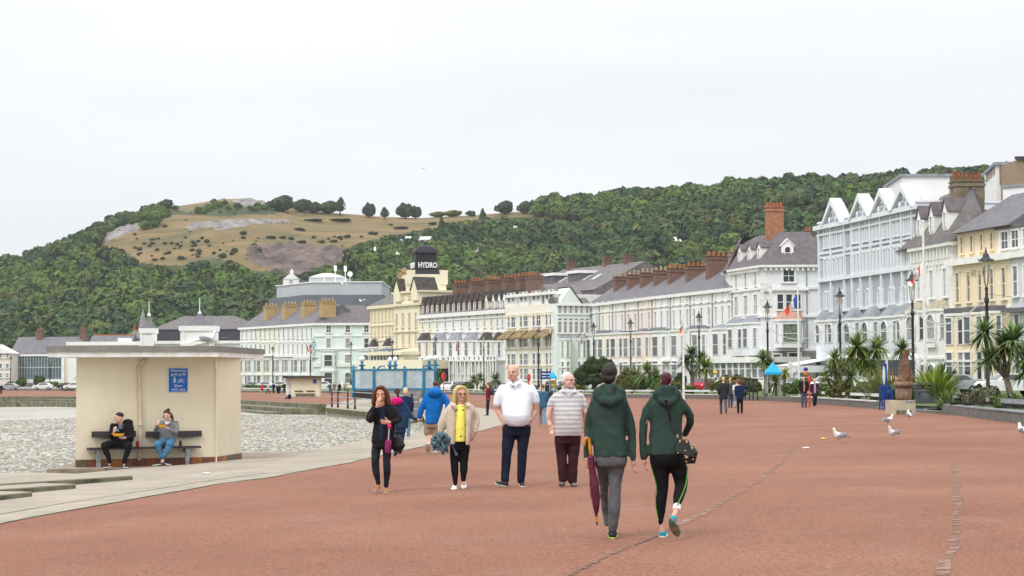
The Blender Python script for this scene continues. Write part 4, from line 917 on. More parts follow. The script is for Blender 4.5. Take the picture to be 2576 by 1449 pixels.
for i, (a, c, m, nm, n) in enumerate(segs):
    b = B('terraced_house', labs[i], 'house', [(a, dpt(a, TR)), (c, dpt(c, TR))], eR(a), 0, 12, m, group='houses of the long right-hand terrace')
    d = dpt(a, TR); L = b.fr(0)[2]; ya = interp(a, [(1485, 0), (1846, 1)]); yy = lambda u, v: u+(v-u)*ya
    b.trim(b.H-.45, .45, .35, 'cornice'); b.trim(b.z(a, yy(790, 758), d), .2, .12)
    b.row(0, n, b.z(a, yy(787, 752), d), .7, 1.5, sur=.14, pane=m_glass2); b.row(0, n, b.z(a, yy(836, 815), d), .75, 2.5, sur=.14, pane=random.choice([m_glass2, m_glass3]))
    nb = 2 if L > 9 else 1
    for q in range(nb): b.bay(0, L*(q+.5)/nb, min(4.4, L/nb*.75), 0, b.z(a, yy(845, 829), d), wins=((b.z(a, yy(900, 893), d), 2.9), (b.z(a, yy(955, 958), d), 2.8)), rh=.5 if i % 3 else .2, flat=bool(i % 2), roof=m_slate if i in (3, 4) else m_lead, panes=[m_glass if i % 3 == 2 else m_glass3], ww=.55)
    b.trim(b.z(a, yy(915, 905), d), .3, .9)
    b.pitch(4.0, mat=m_slate); b.pipe(0, L-.15)
    b.chim(0, L-.4, 4.2, b.H+1.0, 1.2, 3.0, 3.3 if i < 6 else 4.3, 4, m_brick if i != 7 else m_tbrick, [m_pot2, m_pot2, m_pot2, m_pot2, m_pot, m_pot, m_pot, m_pot2, m_pot][i])
# --- mansard corner hotel
b = mh = B('mansard_hotel', 'white corner hotel with steep purple slate roof and tall brick chimney', 'hotel', [(1840, 273), (1921, 261), (2080, 261)], 667, 1, 18, m_bluew)
d = 261
for y in (671, 725, 796, 880): b.trim(b.z(1921, y+3, d), .3, .25)
mb = MB()
for i in (0, 1):
    a, an, L = b.fr(i)
    for k in range(int(L/.7)): q = b.T(i, .35+k*.7, -.35, b.H-.75); mb.T = q; mb.box(-.12, .12, -.1, .3, 0, .4)
    mb.T = b.T(i, 0, -.02, b.H-.4); mb.box(-.3, L+.3, 0, .2, 0, .12)
mb.build('cornice_brackets', m_trim, b.root); b.trim(b.H-.3, .3, .55, 'cornice')
b.roof(4.6, [3.6, 3.4, 1.5, 3.0, 2], mat=m_slate3, over=.5)
x = (1987-1921)*d/F; b.win(1, x, b.z(0, 720, d), 1.5, 1.7, bars=2, pane=m_glass, sur=.25, arch=0)
for k in (-1, 0, 1): b.win(1, x+k*1.15, b.z(0, 789, d), .85, 2.0, pane=m_glass, sur=.12)
mb = MB(b.T(1, x)); mb.box(-2.6, 2.6, -.35, 0, b.z(0, 741, d), b.z(0, 738, d)); mb.build('window_hood', m_trim, b.root)
b.bay(1, x, 4.0, b.z(0, 885, d), b.z(0, 818, d), wins=((b.z(0, 872, d), 2.4),), roof=M('pink_copper_roof', (.52, .30, .23), .7), rh=1.0, panes=[M('green_curtained_glass', (.22, .26, .18), .3, var=.4, scale=3)], ww=.62, out=1.2)
m_stone = M('grey_stone_base', (.27, .25, .22), .9, scale=1.5, col2=(.16, .15, .13)); mb = MB(b.T(1, 0)); mb.box(0, 8.2, -.3, 0, 0, b.z(0, 893, d)); mb.build('stone_base', m_stone, b.root)
b.win(1, x-1.7, b.z(0, 938, d), 1.0, 1.9, y=-.3, pane=m_glass3); b.win(1, x+.6, b.z(0, 950, d), 1.6, 2.7, y=-.3, pane=m_glass)
b.dormer(1, x, .9, b.H+.7, 1.6, 2.0, 2.5, rh=.8, pane=m_glass, roof=m_trim, arch=1)
L = b.fr(0)[2]
for q in (.2, .5, .8):
    b.win(0, L*q, b.z(1880, 722, 267), .9, 1.9, arch=1, pane=m_glass2); b.win(0, L*q, b.z(1880, 793, 267), 1.4, 2.6, bars=2, pane=m_glass2, sur=.3); b.dormer(0, L*q, .5, b.H+.6, 1.3, 2.0, 2.4, rh=.7, pane=m_glass2, roof=m_slate3)
for q in (.28, .75): b.bay(0, L*q, 4.2, b.z(1880, 895, 267), b.z(1880, 817, 267), wins=((b.z(1880, 875, 267), 2.5),), roof=m_lead, rh=.9, panes=[m_glass], out=1.3)
b.chim(1, (1966-1921)*d/F, 5.5, b.H+3.4, 2.3, 1.6, 4.6, 5, M('orange_brick', (.40, .18, .10), .9, scale=2.5, var=.2), m_pot); b.pipe(1, 8.0*.72)
b = B('conservatory', 'white framed glass conservatory at the foot of the mansard corner hotel', 'conservatory', [(1770, 262), (1925, 249)], 908, 0, 6, m_glass3)
b.trim(b.H-.3, .7, .5, 'fascia'); L = b.fr(0)[2]; b.trim(0, b.z(1850, 955, 255), .1); mb = MB(b.T(0, 0))
for k in range(11): mb.box(L*k/10-.13, L*k/10+.13, -.18, 0, 0, b.H)
for z in (b.H*.55, b.H*.78): mb.box(0, L, -.12, 0, z-.05, z+.05)
mb.build('mullions', m_trim, b.root)
b = B('rear_slate_house', 'dark slate roof with small brick stack between the mansard and gothic hotels', 'house', [(2020, 290), (2090, 290)], 672, 0, 10, m_slate); b.pitch(4.8, mat=m_slate); b.chim(0, 1.7, 5, b.H+4.2, 1, .8, 1.4, 2)
# --- grey and white gothic hotel, four gables
TG = [(2065, 238), (2312, 208)]; m_gw = M('gothic_white', (.72, .75, .79), .8, scale=.5, var=.03)
def gy(px, a, c): return interp(px, [(2065, a), (2312, c)])
b = B('gothic_hotel', 'tall grey and white hotel with four steep white gables', 'hotel', [(2065, 238), (2138, 229), (2148, 227.5), (2312, 208)], 574, 0, 14, m_grey)
def colx(i, px):
    (a, da), (c, dc) = b.P[i], b.P[i+1]; pa, pc = b.pts[i], b.pts[i+1]
    # intersect the ray through px with the facade
    u = (px-1288)/F; dx, dy = pc.x-pa.x, pc.y-pa.y
    uu = ray(px, 943); uu = uu.x/uu.y; s_ = (pa.x-uu*pa.y)/(uu*dy-dx); return s_*math.hypot(dx, dy), pa.y+s_*dy
for (u, v, h, o) in ((576, 531, .5, .6), (592, 548, .25, .25), (640, 600, .3, .15), (710, 678, .45, .35), (787, 768, .3, .3), (650, 612, .2, .12)):
    dd = 220; b.trim(W(2200, (u+v)/2, 222).z-b.z0, h, o, mat=m_gw)
b.trim(b.H, .5, .1, 'parapet', m_grey); b.trim(b.H+.5, .2, .2, mat=m_gw)
for i, xs in ((0, [2081, 2092, 2103, 2114, 2125]), (2, [2155, 2165, 2180, 2190, 2205, 2216, 2231, 2243, 2258, 2269, 2284, 2297])):
    for px in xs:
        x, dd = colx(i, px)
        for (u, v, h) in ((627, 585, 2.4), (703, 666, 2.2)): b.win(i, x, W(px, gy(px, u, v), dd).z-b.z0, .55, h, sur=.22, frame=m_gw, pane=m_glass2, bars=1, sill=1)
for i, xs in ((0, [2083, 2118]), (2, [2165, 2190, 2219, 2247, 2276])):
    for px in xs:
        x, dd = colx(i, px)
        for k in (-.45, .45): b.win(i, x+k, W(px, gy(px, 780, 770), dd).z-b.z0, .55, 2.1, arch=1, sur=.16, frame=m_gw, pane=m_glass2)
for i, xs in ((0, [2086, 2117]), (2, [2161, 2207, 2256])):
    for px in xs:
        x, dd = colx(i, px); b.bay(i, x, 2.9 if i == 0 else 3.6, 0, W(px, gy(px, 812, 797), dd).z-b.z0, wins=((W(px, gy(px, 864, 858), dd).z-b.z0, 2.2), (1.7, 2.3)), arch=1, rh=1.2, mat=m_gw, roof=m_lead, panes=[m_glass], ww=.7, out=1.3)
x, dd = colx(2, 2298); b.bay(2, x-.6, 3.0, 0, W(2290, 797, dd).z-b.z0, wins=((W(2290, 858, dd).z-b.z0, 2.2),), arch=1, rh=1.2, mat=m_gw, roof=m_lead, panes=[m_glass], out=1.3)
for i, px, yt in ((0, 2107, 498), (2, 2177, 487), (2, 2232, 474), (2, 2286, 462)):
    x, dd = colx(i, px); zt_ = W(px, yt, dd).z-b.z0; h = zt_-b.H-.8; w_ = 3.0; T = b.T(i, x); z = b.H+.1
    mb = MB(T); mb.add([(-w_, -.3, z), (w_, -.3, z), (0, -.3, zt_-.4), (-w_, 1.0, z), (w_, 1.0, z), (0, 1.0, zt_-.4)], [(0, 1, 2), (5, 4, 3), (0, 2, 5, 3), (1, 4, 5, 2)]); gb = mb.build('gable', m_grey, b.root)
    mb = MB(T)
    for sg in (-1, 1):
        mb.add([(0, -.7, zt_), (sg*(w_+.3), -.7, z-.1), (sg*(w_-.15), -.7, z-.1), (0, -.7, zt_-.8), (0, .7, zt_), (sg*(w_+.3), .7, z-.1), (sg*(w_-.15), .7, z-.1), (0, .7, zt_-.8)], [(0, 1, 2, 3), (7, 6, 5, 4), (0, 4, 5, 1), (3, 2, 6, 7), (1, 5, 6, 2)])
    mb.box(-.25, .25, -.45, -.3, z+.6, z+h*.62)
    for sg in (-1, 1): mb.ell((sg*.95, -.4, z+h*.22), (.35, .12, .35))
    mb.build('bargeboard', m_gw, gb); mb = MB(T); mb.box(-.12, .12, -.5, -.45, z+.8, z+h*.55); mb.build('slit_window', m_glass, gb)
m_pil = m_gw
for i, xs in ((0, [2067, 2097, 2131]), (2, [2150, 2172, 2197, 2224, 2250, 2277, 2303])):
    mb = MB()
    for px in xs: x, dd = colx(i, px); mb.T = b.T(i, x); mb.box(-.16, .16, -.28, 0, W(px, gy(px, 787, 768), dd).z-b.z0, b.H)
    mb.build('pilasters', m_gw, b.root)
b.roof(1.0, 3, mat=m_slate)
x, dd = colx(0, 2075); T = b.T(0, x-2); mb = MB(T); mb.box(-2.0, 5.5, -5, 0, 3.4, 4.2); mb.add([(-2, -5.1, 4.2), (5.5, -5.1, 4.2), (5.5, 0, 5.0), (-2, 0, 5.0)], [(0, 1, 2, 3)])
for k in (-1.8, 1.5, 5.2): mb.box(k-.12, k+.12, -4.9, -4.6, 0, 3.4)
mb.build('entrance_canopy', m_gw, b.root)
# rooftop boxes
b = B('lift_tower_block', 'big plain white box on the roofs behind the gothic hotel gables', 'building', [(2236, 262), (2275, 248), (2396, 248)], 443, 1, 12, m_white, z0=8); b.trim(b.H-.1, .35, .25, mat=m_lead); b.root['category'] = 'building'
b = B('rear_block', 'low white rear block with railings behind the gable nearest the mansard', 'building', [(2120, 262), (2340, 230)], 545, 1, 8, m_grey, z0=8); b.trim(b.H, .3, .3, mat=m_lead)
# --- white arcaded hotel with mansard slate roof
b = B('arcaded_hotel', 'white hotel with bracketed cornice under a tall dark slate mansard with three dormers', 'hotel', [(2300, 208), (2400, 197), (2480, 197)], 607, 1, 17, m_white)
d = 202; mb = MB()
for i in (0,):
    a, an, L = b.fr(i)
    for k in range(12): mb.T = b.T(i, L*(k+.5)/12, 0, b.H-1.6); mb.box(-.14, .14, -.4, 0, 0, 1.2); mb.box(-.1, .1, -.2, 0, -1.0, 0)
    mb.T = b.T(i, 0, 0, b.H-.5); mb.box(-.2, L+.2, -.3, .1, 0, .12)
mb.build('cornice_brackets', m_trim, b.root); b.trim(b.H-.4, .4, .6, 'cornice'); b.trim(b.z(2350, 668, d), .25, .15); b.trim(b.z(2350, 785, d), .25, .12)
for k in (.17, .5, .83): b.win(0, L*k, b.z(2350, 750, d), .9, 2.8, sur=.35, pane=m_glass2, bars=2)
for k in (.22, .75):
    b.bay(0, L*k, 3.6, 0, b.z(2350, 785, d), wins=((b.z(2350, 855, d), 2.5), (1.7, 2.4)), arch=1, rh=.9, roof=M('mossy_tile_roof', (.45, .40, .30), .9, var=.2), out=1.2, ww=.8, panes=[m_glass2])
    mb = MB(b.T(0, L*k, -1.35)); mb.box(-1.6, 1.6, -.25, 0, b.z(2350, 862, d), b.z(2350, 860, d))
    for q in range(9): mb.lathe([(.09, b.z(2350, 872, d)), (.13, b.z(2350, 868, d)), (.07, b.z(2350, 862, d))], 6, (-1.4+q*.35, -.12))
    mb.box(-1.6, 1.6, -.25, 0, b.z(2350, 875, d), b.z(2350, 872, d)); mb.build('balustrade', m_trim, b.root)
b.roof(5.6, [3.2, 2.4, .5, 4, 3.5], mat=m_slate2, over=.7)
for k in (.16, .48, .82): b.dormer(0, L*k, .1, b.H+1.0+k*.3, 1.3, 2.0, 2.4, rh=1.2, pane=m_glass2, roof=m_slate3)
b.chim(1, 2.6, 4.6, b.H-1, 3.0, 2.4, 7.3, 7, M('brown_render_stack', (.24, .185, .13), .9, scale=1, var=.2), M('rust_pot', (.30, .12, .06), .9, var=.2), ph=1.0)
# --- yellow hotel at right
m_yel = M('warm_yellow_wall', (.82, .71, .52), .8, scale=.4, var=.03)
b = B('yellow_hotel', 'warm yellow hotel with grey slate roof near the right edge', 'hotel', [(2400, 196), (2546, 184)], 655, 0, 13, m_yel)
d = 190; L = b.fr(0)[2]; b.trim(b.H-.6, .6, .6, 'cornice'); z = b.H; mb = MB(b.T(0, 0)); mb.box(0, L, .6, 11, z, z+2.6); mb.build('attic_storey', m_yel, b.root)
b.row(0, 4, z+.6, .6, 1.6, y=.6, x1=L*.7, frame=m_yel, pane=m_glass3); b.row(0, 5, b.z(2470, 757, d), .8, 2.9, frame=m_yel, pane=m_glass3); b.pitch(4.0, zb=z+2.6, mat=m_slate)
for px in (2420, 2468, 2517):
    x = (px-2400)/146*L; b.bay(0, x, 2.9, 0, b.z(px, 792, d), wins=((b.z(px, 866, d), 2.6), (b.z(px, 955, d), 2.6)), flat=True, rh=.5, roof=m_slate, panes=[m_glass], out=1.2, ww=.75)
b.trim(b.z(2470, 884, d), .3, .4); b.trim(b.z(2470, 779, d), .2, .1)
tx = text('SOMERSET', .8, M('relief_letters', (.72, .58, .36), .8), b.root, .05); tx.matrix_basis = b.T(0, L*.42, -.08, b.z(2470, 685, d)) @ Matrix.Rotation(PI/2, 4, 'X')
b = B('grey_hotel', 'pale grey hotel with boxy white attic window at the right edge', 'hotel', [(2546, 184), (2720, 172)], 637, 0, 13, M('pale_grey_wall', (.62, .64, .67), .8, scale=.4, var=.04))
L = b.fr(0)[2]; b.trim(b.H-.5, .5, .5, 'cornice'); b.row(0, 6, b.z(2560, 745, 182), .9, 2.8, pane=m_glass3); mb = MB(b.T(0, 0)); mb.box(-3.2, L, .5, 8, b.H, b.H+2.4); mb.build('attic_storey', m_white, b.root); mb = MB(b.T(0, 0)); mb.box(-3.5, L, .2, 8.2, b.H+2.4, b.H+2.7); mb.build('flat_roof', m_slate, b.root)
for q in (-1.8, .2, 2.4): b.win(0, q, b.H+.5, 1.4, 1.6, y=.49, bars=2, pane=m_glass)
b.row(0, 5, b.z(2560, 862, 182), .9, 2.6, pane=m_glass); b.row(0, 5, b.z(2560, 950, 182), .9, 2.6, pane=m_glass); b.trim(b.z(2560, 785, 182), .4, .7, mat=m_slate)
b.chim(0, 1.5, 6, b.H+2.4, 3.0, 2.0, 3.2, 5, m_brick, m_pot)
b = B('rooftop_block', 'white and brown panelled flat-roofed block above the rooftops at top right', 'building', [(2489, 262), (2514, 250), (2640, 250)], 412, 1, 10, m_white, z0=8)
b.trim(b.H-.2, .4, .3, mat=m_lead); L = b.fr(1)[2]; mb = MB(b.T(1, 0)); mb.box(.4, L, -.15, 0, b.z(0, 476, 250), b.z(0, 420, 250)); mb.build('brown_panel', m_tbrick, b.root)
mb = MB(b.T(0, 0)); L = b.fr(0)[2]
for q in range(7): mb.box(L*q/7+.1, L*q/7+.35, -.1, 0, b.z(0, 460, 255), b.z(0, 428, 255))
mb.build('window_louvres', m_tbrick, b.root)
b = B('stair_tower', 'brown stair tower at the top right corner of the picture', 'building', [(2566, 242), (2680, 242)], 402, 0, 8, m_tbrick, z0=8); b.trim(b.H, .4, .3, mat=m_dkroof)
b = B('white_rear_wall', 'plain white rear building behind the brick chimney at right', 'building', [(2530, 215), (2680, 210)], 470, 0, 8, m_white, z0=6); b.trim(b.H-.1, .25, .2, mat=m_lead)
# --- houses on the hill
def hillhouse(px, py, wpx, hpx, label, wall, roofm, flat=False):
    p = hillpoint(px, py+4); k = p.y/F; w_, h = wpx*k, hpx*k; r = thing('hillside_house', label, 'house', p-Vector((0, 9, 1)))
    H = h+3; mb = MB(); mb.box(-w_/2, w_/2, 0, 6, 0, H); mb.build('wall', wall, r); mb = MB()
    if flat: mb.box(-w_/2-.5, w_/2+.5, -.5, 6.5, H, H+.4)
    else: mb.add([(-w_/2-.4, -.4, H), (w_/2+.4, -.4, H), (w_/2+.4, 6.4, H), (-w_/2-.4, 6.4, H), (-w_/2, 3, H+1.8), (w_/2, 3, H+1.8)], [(0, 1, 5, 4), (2, 3, 4, 5), (0, 4, 3), (1, 2, 5)])
    mb.build('roof', roofm, r); mb = MB()
    n = max(2, int(w_/3))
    for q in range(n): mb.box(-w_/2+w_*(q+.5)/n-.6, -w_/2+w_*(q+.5)/n+.6, -.06, 0, H-1.9, H-.5)
    mb.build('window_band', m_glass, r)
hillhouse(1060, 625, 74, 10, 'cream hillside house with pale roof left of the black sign tower', m_pink, m_pink); hillhouse(1020, 630, 22, 8, 'small turquoise and white hut on the hillside', M('turquoise', (.15, .45, .5), .7), m_lead)
hillhouse(1160, 598, 70, 8, 'dark wide-eaved chalet among the hillside trees', m_slate2, m_slate2); hillhouse(1228, 588, 70, 9, 'low white long hillside house near the slope top', m_pink, m_lead, True)
# ================================================================= PEOPLE
m_skin = M('skin', (.62, .36, .27), .55, scale=9, var=.06, spec=.4); m_skin2 = M('tanned_skin', (.56, .29, .19), .55, scale=9, var=.07, spec=.4); m_skinp = M('pale_skin', (.68, .42, .34), .55, scale=9, var=.05, spec=.4)
m_eye = M('eye_dark', (.03, .02, .018), .3); m_lip = M('lip', (.42, .14, .12), .5)
def cloth(name, col, var=.12, sc=14, rough=.9, bump=.0025): return M(name, col, rough, var, sc, bump=bump, bscale=90, spec=.15)
class P:
    def __init__(s, name, label, foot, conv=None, z=None, cm=None, at=None, group=None, mirror=1):
        s.conv = conv; s.cm = cm
        if conv:
            x0, y0, f = conv; s.fx, s.fy = x0+f*foot[0], y0+f*foot[1]
            s.base = Wz(s.fx, s.fy, z) if z is not None else G(s.fx, s.fy); s.d = s.base.y; s.m = f*s.d/F
            if z is None: s.base.z = g(s.base.x, s.base.y)+.006
        else: s.base = at; s.m = .01*cm; s.d = at.y; s.mir = mirror
        s.root = thing(name, label, 'person', s.base, group=group)
    def p(s, cx, cy, dy=0.):
        if s.conv:
            x0, y0, f = s.conv; v = W(x0+f*cx, y0+f*cy, s.d); v.y += dy; return v-s.base
        return Vector((s.mir*cx*s.m, dy*s.cm, (180-cy)*s.m))
    def limb(s, mb, pts, k=1., n=12):
        q = [s.p(a[0], a[1], a[3] if len(a) > 3 else 0) for a in pts]; r = [a[2]*s.m*k for a in pts]
        mb.tube(q, r, n)
        for a, b in zip(q, r): mb.ell(a, (b, b, b), n, 8)
        return q
    def loft(s, mb, secs, n=20, sq=2.5, grow=0.):
        vs = []
        for a in secs:
            cy, xl, xr, dp = a[:4]; dy = a[4] if len(a) > 4 else 0
            c = s.p((xl+xr)/2, cy, dy); rx = abs(xr-xl)/2*s.m+grow; ry = dp*(s.cm or 1)+grow
            for j in range(n):
                t = 2*PI*j/n; cs, sn = math.cos(t), math.sin(t)
                vs.append(c+Vector((rx*abs(cs)**(2/sq)*(1 if cs > 0 else -1), ry*abs(sn)**(2/sq)*(1 if sn > 0 else -1), 0)))
        k = len(secs)
        mb.add(vs, [(i*n+j, i*n+(j+1) % n, (i+1)*n+(j+1) % n, (i+1)*n+j) for i in range(k-1) for j in range(n)]+[tuple(range(n-1, -1, -1)), tuple((k-1)*n+j for j in range(n))])
        return mb
    def head(s, mb, cx, ct, cb, yaw=0., dy=0., jaw=1., det=True, pitch=0., neck=None):
        h = (cb-ct)*s.m; o = s.p(cx, cb, dy); R = Matrix.Rotation(math.radians(yaw), 3, 'Z') @ Matrix.Rotation(math.radians(pitch), 3, 'X')
        Q = lambda x, y, z: o+R @ Vector((x*h, y*h, z*h))
        e = lambda c, r, n=14, m=10: mb.ell(Q(*c), tuple(a*h for a in r), n, m, R)
        e((0, .04, .63), (.335, .41, .365), 20, 14); e((0, -.06, .33), (.285*jaw, .31, .33), 18, 12); e((0, -.17, .1), (.17*jaw, .17, .12))
        e((0, -.15, .5), (.27, .24, .2))
        if det:
            mb.tube([Q(0, -.37, .55), Q(0, -.47, .38), Q(0, -.40, .32)], [.045*h, .075*h, .06*h], 8); e((0, -.43, .37), (.085, .07, .06))
            e((0, -.345, .2), (.12, .06, .045)); e((0, -.33, .105), (.1, .08, .07)); e((0, -.33, .6), (.25, .07, .05))
            for sg in (-1, 1): e((sg*.335, .05, .45), (.04, .09, .13)); e((sg*.18, -.25, .36), (.1, .1, .1))
        hd = s.p(cx, cb, dy)
        s.H = (Q, h, R)
        nb = s.p(*(neck or (cx, cb+22/s.m*.01*1.0, dy+.02)))
        mb.tube([Q(0, .1, .3), o+(nb-o)*.5+Vector((0, .03*h, 0)), nb], [.24*h, .24*h, .3*h], 14); mb.ell(nb, (.3*h,)*3, 12, 8)
        return Q, h, R
    def face(s, glasses=None, closed=False):
        Q, h, R = s.H
        for sg in (-1, 1):
            mb = MB(); mb.ell(Q(sg*.135, -.385, .505), (.045*h, .03*h, (.010 if closed else .02)*h), 8, 6, R); mb.build('eye', m_eye, s.root, True)
            mb = MB(); mb.tube([Q(sg*.06, -.415, .585), Q(sg*.14, -.42, .61), Q(sg*.22, -.37, .59)], .009*h, 6); mb.build('eyebrow', s.hairm, s.root)
        mb = MB(); mb.tube([Q(-.1, -.39, .205), Q(0, -.415, .21), Q(.1, -.39, .205)], [.012*h, .024*h, .012*h], 6); mb.build('mouth', m_lip, s.root)
        if glasses:
            mb = MB()
            for sg in (-1, 1):
                c = Q(sg*.15, -.45, .5); mb.tube([c+R @ Vector((math.cos(a*PI/5)*.1*h, 0, math.sin(a*PI/5)*.075*h)) for a in range(11)], .012*h, 5, cap=False)
                mb.tube([Q(sg*.25, -.44, .52), Q(sg*.345, 0, .5)], .011*h, 5)
            mb.tube([Q(-.05, -.45, .51), Q(.05, -.45, .51)], .012*h, 5); mb.build('glasses', m_eye, s.root)
            if glasses == 2:
                mb = MB()
                for sg in (-1, 1): mb.ell(Q(sg*.15, -.445, .5), (.1*h, .008*h, .075*h), 10, 6, R)
                mb.build('lenses', M('tinted_lens', (.25, .10, .11), .1, spec=.6), s.root)
    def hand(s, mb, w, d, l, curl=35, k=1., spread=1.):
        """w wrist point, d towards the fingers, l towards the thumb"""
        d = Vector(d).normalized(); l = Vector(l); l = (l-d*l.dot(d)).normalized(); nn = d.cross(l)
        S_ = .01*(s.cm or 1)*k if s.cm else .01*k
        R = Matrix((l, nn, d)).transposed()
        mb.ell(w+d*4.5*S_, (4.0*S_, 1.6*S_, 5.2*S_), 12, 8, R); mb.tube([w-d*3*S_, w+d*2*S_], [2.6*S_, 2.6*S_], 10)
        for i, ln in enumerate((7.0, 7.8, 7.3, 5.8)):
            p = w+d*8.2*S_+l*(2.9-1.9*i)*S_*spread; a = 0; pts = [p]; 
            for j, f in enumerate((.42, .33, .25)):
                a += math.radians(curl*(.8+.08*i)*(1 if j else .6)); p = p+(d*math.cos(a)+nn*math.sin(a))*(ln*f*S_); pts.append(p)
            mb.tube(pts, [.95*S_, .9*S_, .82*S_, .7*S_], 7); mb.ell(pts[-1], (.7*S_,)*3, 7, 5)
        p = w+d*2.5*S_+l*3*S_; pts = [p, p+(d*.6+l*.75+nn*.15)*3*S_, p+(d*.85+l*.7+nn*.5)*5.6*S_]; mb.tube(pts, [1.3*S_, 1.05*S_, .8*S_], 7); mb.ell(pts[-1], (.8*S_,)*3, 7, 5)
    def shoe(s, heel, toe, w=4.6, h=8., mat=None, sole=None, name='shoe', up=(0, 0, 1), vox=.009, low=False):
        """heel/toe: local points on the sole"""
        heel, toe = Vector(heel), Vector(toe); t = (toe-heel); L = t.length; t.normalize(); u = Vector(up); u = (u-t*u.dot(t)).normalized(); lt = t.cross(u)
        k = .01*(s.cm or 1); mb = MB(); R = Matrix((lt, t, u)).transposed()
        mb.ell(heel+t*L*.2+u*h*.42*k, (w*.82*k, L*.22, h*.5*k), 12, 8, R); mb.ell(heel+t*L*.5+u*h*.33*k, (w*.85*k, L*.34, h*.33*k), 12, 8, R)
        mb.ell(heel+t*L*.76+u*h*.27*k, (w*k, L*.25, h*.27*k), 12, 8, R)
        if not low: mb.tube([heel+t*L*.22+u*h*.3*k, heel+t*L*.24+u*h*.95*k], [w*.8*k, w*.72*k], 10)
        o = finish(remesh(mb, vox, 2), name, mat, s.root)
        if sole:
            mb = MB(); out = []
            for j in range(14):
                a = 2*PI*j/14; y = .5-.52*math.cos(a); wd = (.86+.18*math.sin((y-.2)*3))*w*1.04; out.append((math.sin(a)*wd*k, y*L))
            for z in (0, 1.7): mb.v += [tuple(heel+lt*a+t*b+u*(z*k)) for a, b in out]
            n = 14; mb.f = [tuple(range(n))[::-1], tuple(range(n, 2*n))]+[(j, (j+1) % n, (j+1) % n+n, j+n) for j in range(n)]; mb.mi = [0]*len(mb.f)
            mb.build('sole', sole, o)
        return o
    def done(s, mb, name, mat, vox=.013, wr=0., wsc=9., sm=4, seed=0, parent=None):
        return finish(remesh(mb, vox, sm, wr, wsc, seed), name, mat, parent or s.root)
CA = (905.6, 952.6, .20833); CB = (1194.1, 905.6, .23147); CC = (1442.3, 898.9, .1852); CE = (214.7, 1006.2, .13888)
def D2(x, y): return x*.8997, 1304+y*.8997
black = cloth('black_knit', (.014, .013, .016)); navy = cloth('navy_top', (.02, .025, .06)); djean = cloth('charcoal_jeans', (.022, .023, .032), sc=5, var=.35)
# ---- woman smoking
s = P('person', 'dark-haired woman in a long black cardigan smoking as she walks toward the camera', (315, 1372), CA)
s.hairm = M('auburn_hair', (.14, .055, .025), .5, scale=20, col2=(.07, .025, .012), bump=.004, bscale=60, stretch=(6, 6, .6))
mb = MB(); s.head(mb, 258, 92, 278, yaw=-6, dy=-.06, pitch=6)
s.loft(mb, [(300, 215, 320, .06), (340, 170, 370, .07), (500, 180, 400, .08), (740, 170, 380, .09)])
s.limb(mb, [(195, 370, 22), (112, 490, 24, -.05), (200, 350, 19, -.2), (222, 322, 16, -.22)]); s.limb(mb, [(365, 370, 22), (475, 485, 24, -.06), (370, 525, 18, -.2)])
s.hand(mb, s.p(222, 322, -.22), (.25, -.1, 1), (1, -.3, -.2), 42); s.hand(mb, s.p(362, 524, -.2), (-1, -.15, .05), (0, -.3, 1), 40)
s.limb(mb, [(205, 800, 45), (190, 1000, 30, -.02), (212, 1230, 18, .03), (220, 1310, 18, .03)]); s.limb(mb, [(330, 800, 45), (325, 1000, 34), (316, 1260, 20), (316, 1320, 20)])
s.done(mb, 'body', m_skin2, .0065, sm=2); s.face(closed=True)
mb = MB(); s.loft(mb, [(330, 240, 310, .10, -.02), (420, 225, 325, .12, -.02), (560, 225, 320, .12, -.02), (700, 230, 310, .13, -.02), (745, 235, 300, .12, -.02)]); s.done(mb, 'top', navy, .012, .003)
mb = MB(); s.loft(mb, [(292, 205, 350, .06, .03), (318, 150, 400, .09, .02), (350, 140, 420, .11), (430, 145, 435, .12), (540, 165, 425, .115), (650, 150, 428, .12), (740, 135, 408, .135), (772, 134, 395, .135)])
s.limb(mb, [(172, 348, 32), (130, 410, 35, -.02), (108, 485, 39, -.05), (130, 500, 38, -.09), (170, 420, 33, -.15), (198, 352, 28, -.2)]); s.limb(mb, [(388, 350, 32), (446, 410, 35, -.02), (478, 485, 39, -.06), (440, 515, 36, -.12), (372, 525, 28, -.19)])
s.done(mb, 'cardigan', black, .012, .008, 8, seed=1)
mb = MB(); s.loft(mb, [(720, 150, 385, .12), (790, 145, 388, .13), (830, 150, 385, .11)])
s.limb(mb, [(208, 790, 62), (190, 900, 56), (187, 1000, 48, -.03), (192, 1110, 48, 0), (212, 1225, 32, .03), (219, 1268, 27, .03)]); s.limb(mb, [(328, 790, 62), (325, 900, 54), (322, 1000, 46), (328, 1110, 47), (320, 1240, 32), (316, 1296, 28)])
s.done(mb, 'jeans', djean, .011, .006, 10)
mb = MB(); Q, h, R = s.H
mb.ell(Q(0, .1, .66), (.40*h, .44*h, .42*h), 18, 12, R)
for sg in (-1, 1): mb.tube([Q(sg*.3, -.12, .85), Q(sg*.42, -.06, .55), Q(sg*.46, 0, .2), Q(sg*.5, .02, -.12), Q(sg*.46, .02, -.3)], [.12*h, .15*h, .17*h, .16*h, .07*h], 10)
mb.tube([Q(0, .3, .6), Q(0, .32, .1), Q(0, .3, -.25)], [.38*h, .4*h, .25*h], 12); mb.tube([Q(-.25, -.22, .93), Q(.05, -.3, .99), Q(.28, -.2, .92)], [.1*h, .1*h, .1*h], 8)
s.done(mb, 'hair', s.hairm, .012, .003, 12, 3)
tan = M('tan_leather', (.42, .17, .07), .5, scale=8, var=.2); m_sole = M('pale_sole', (.55, .5, .45), .8)
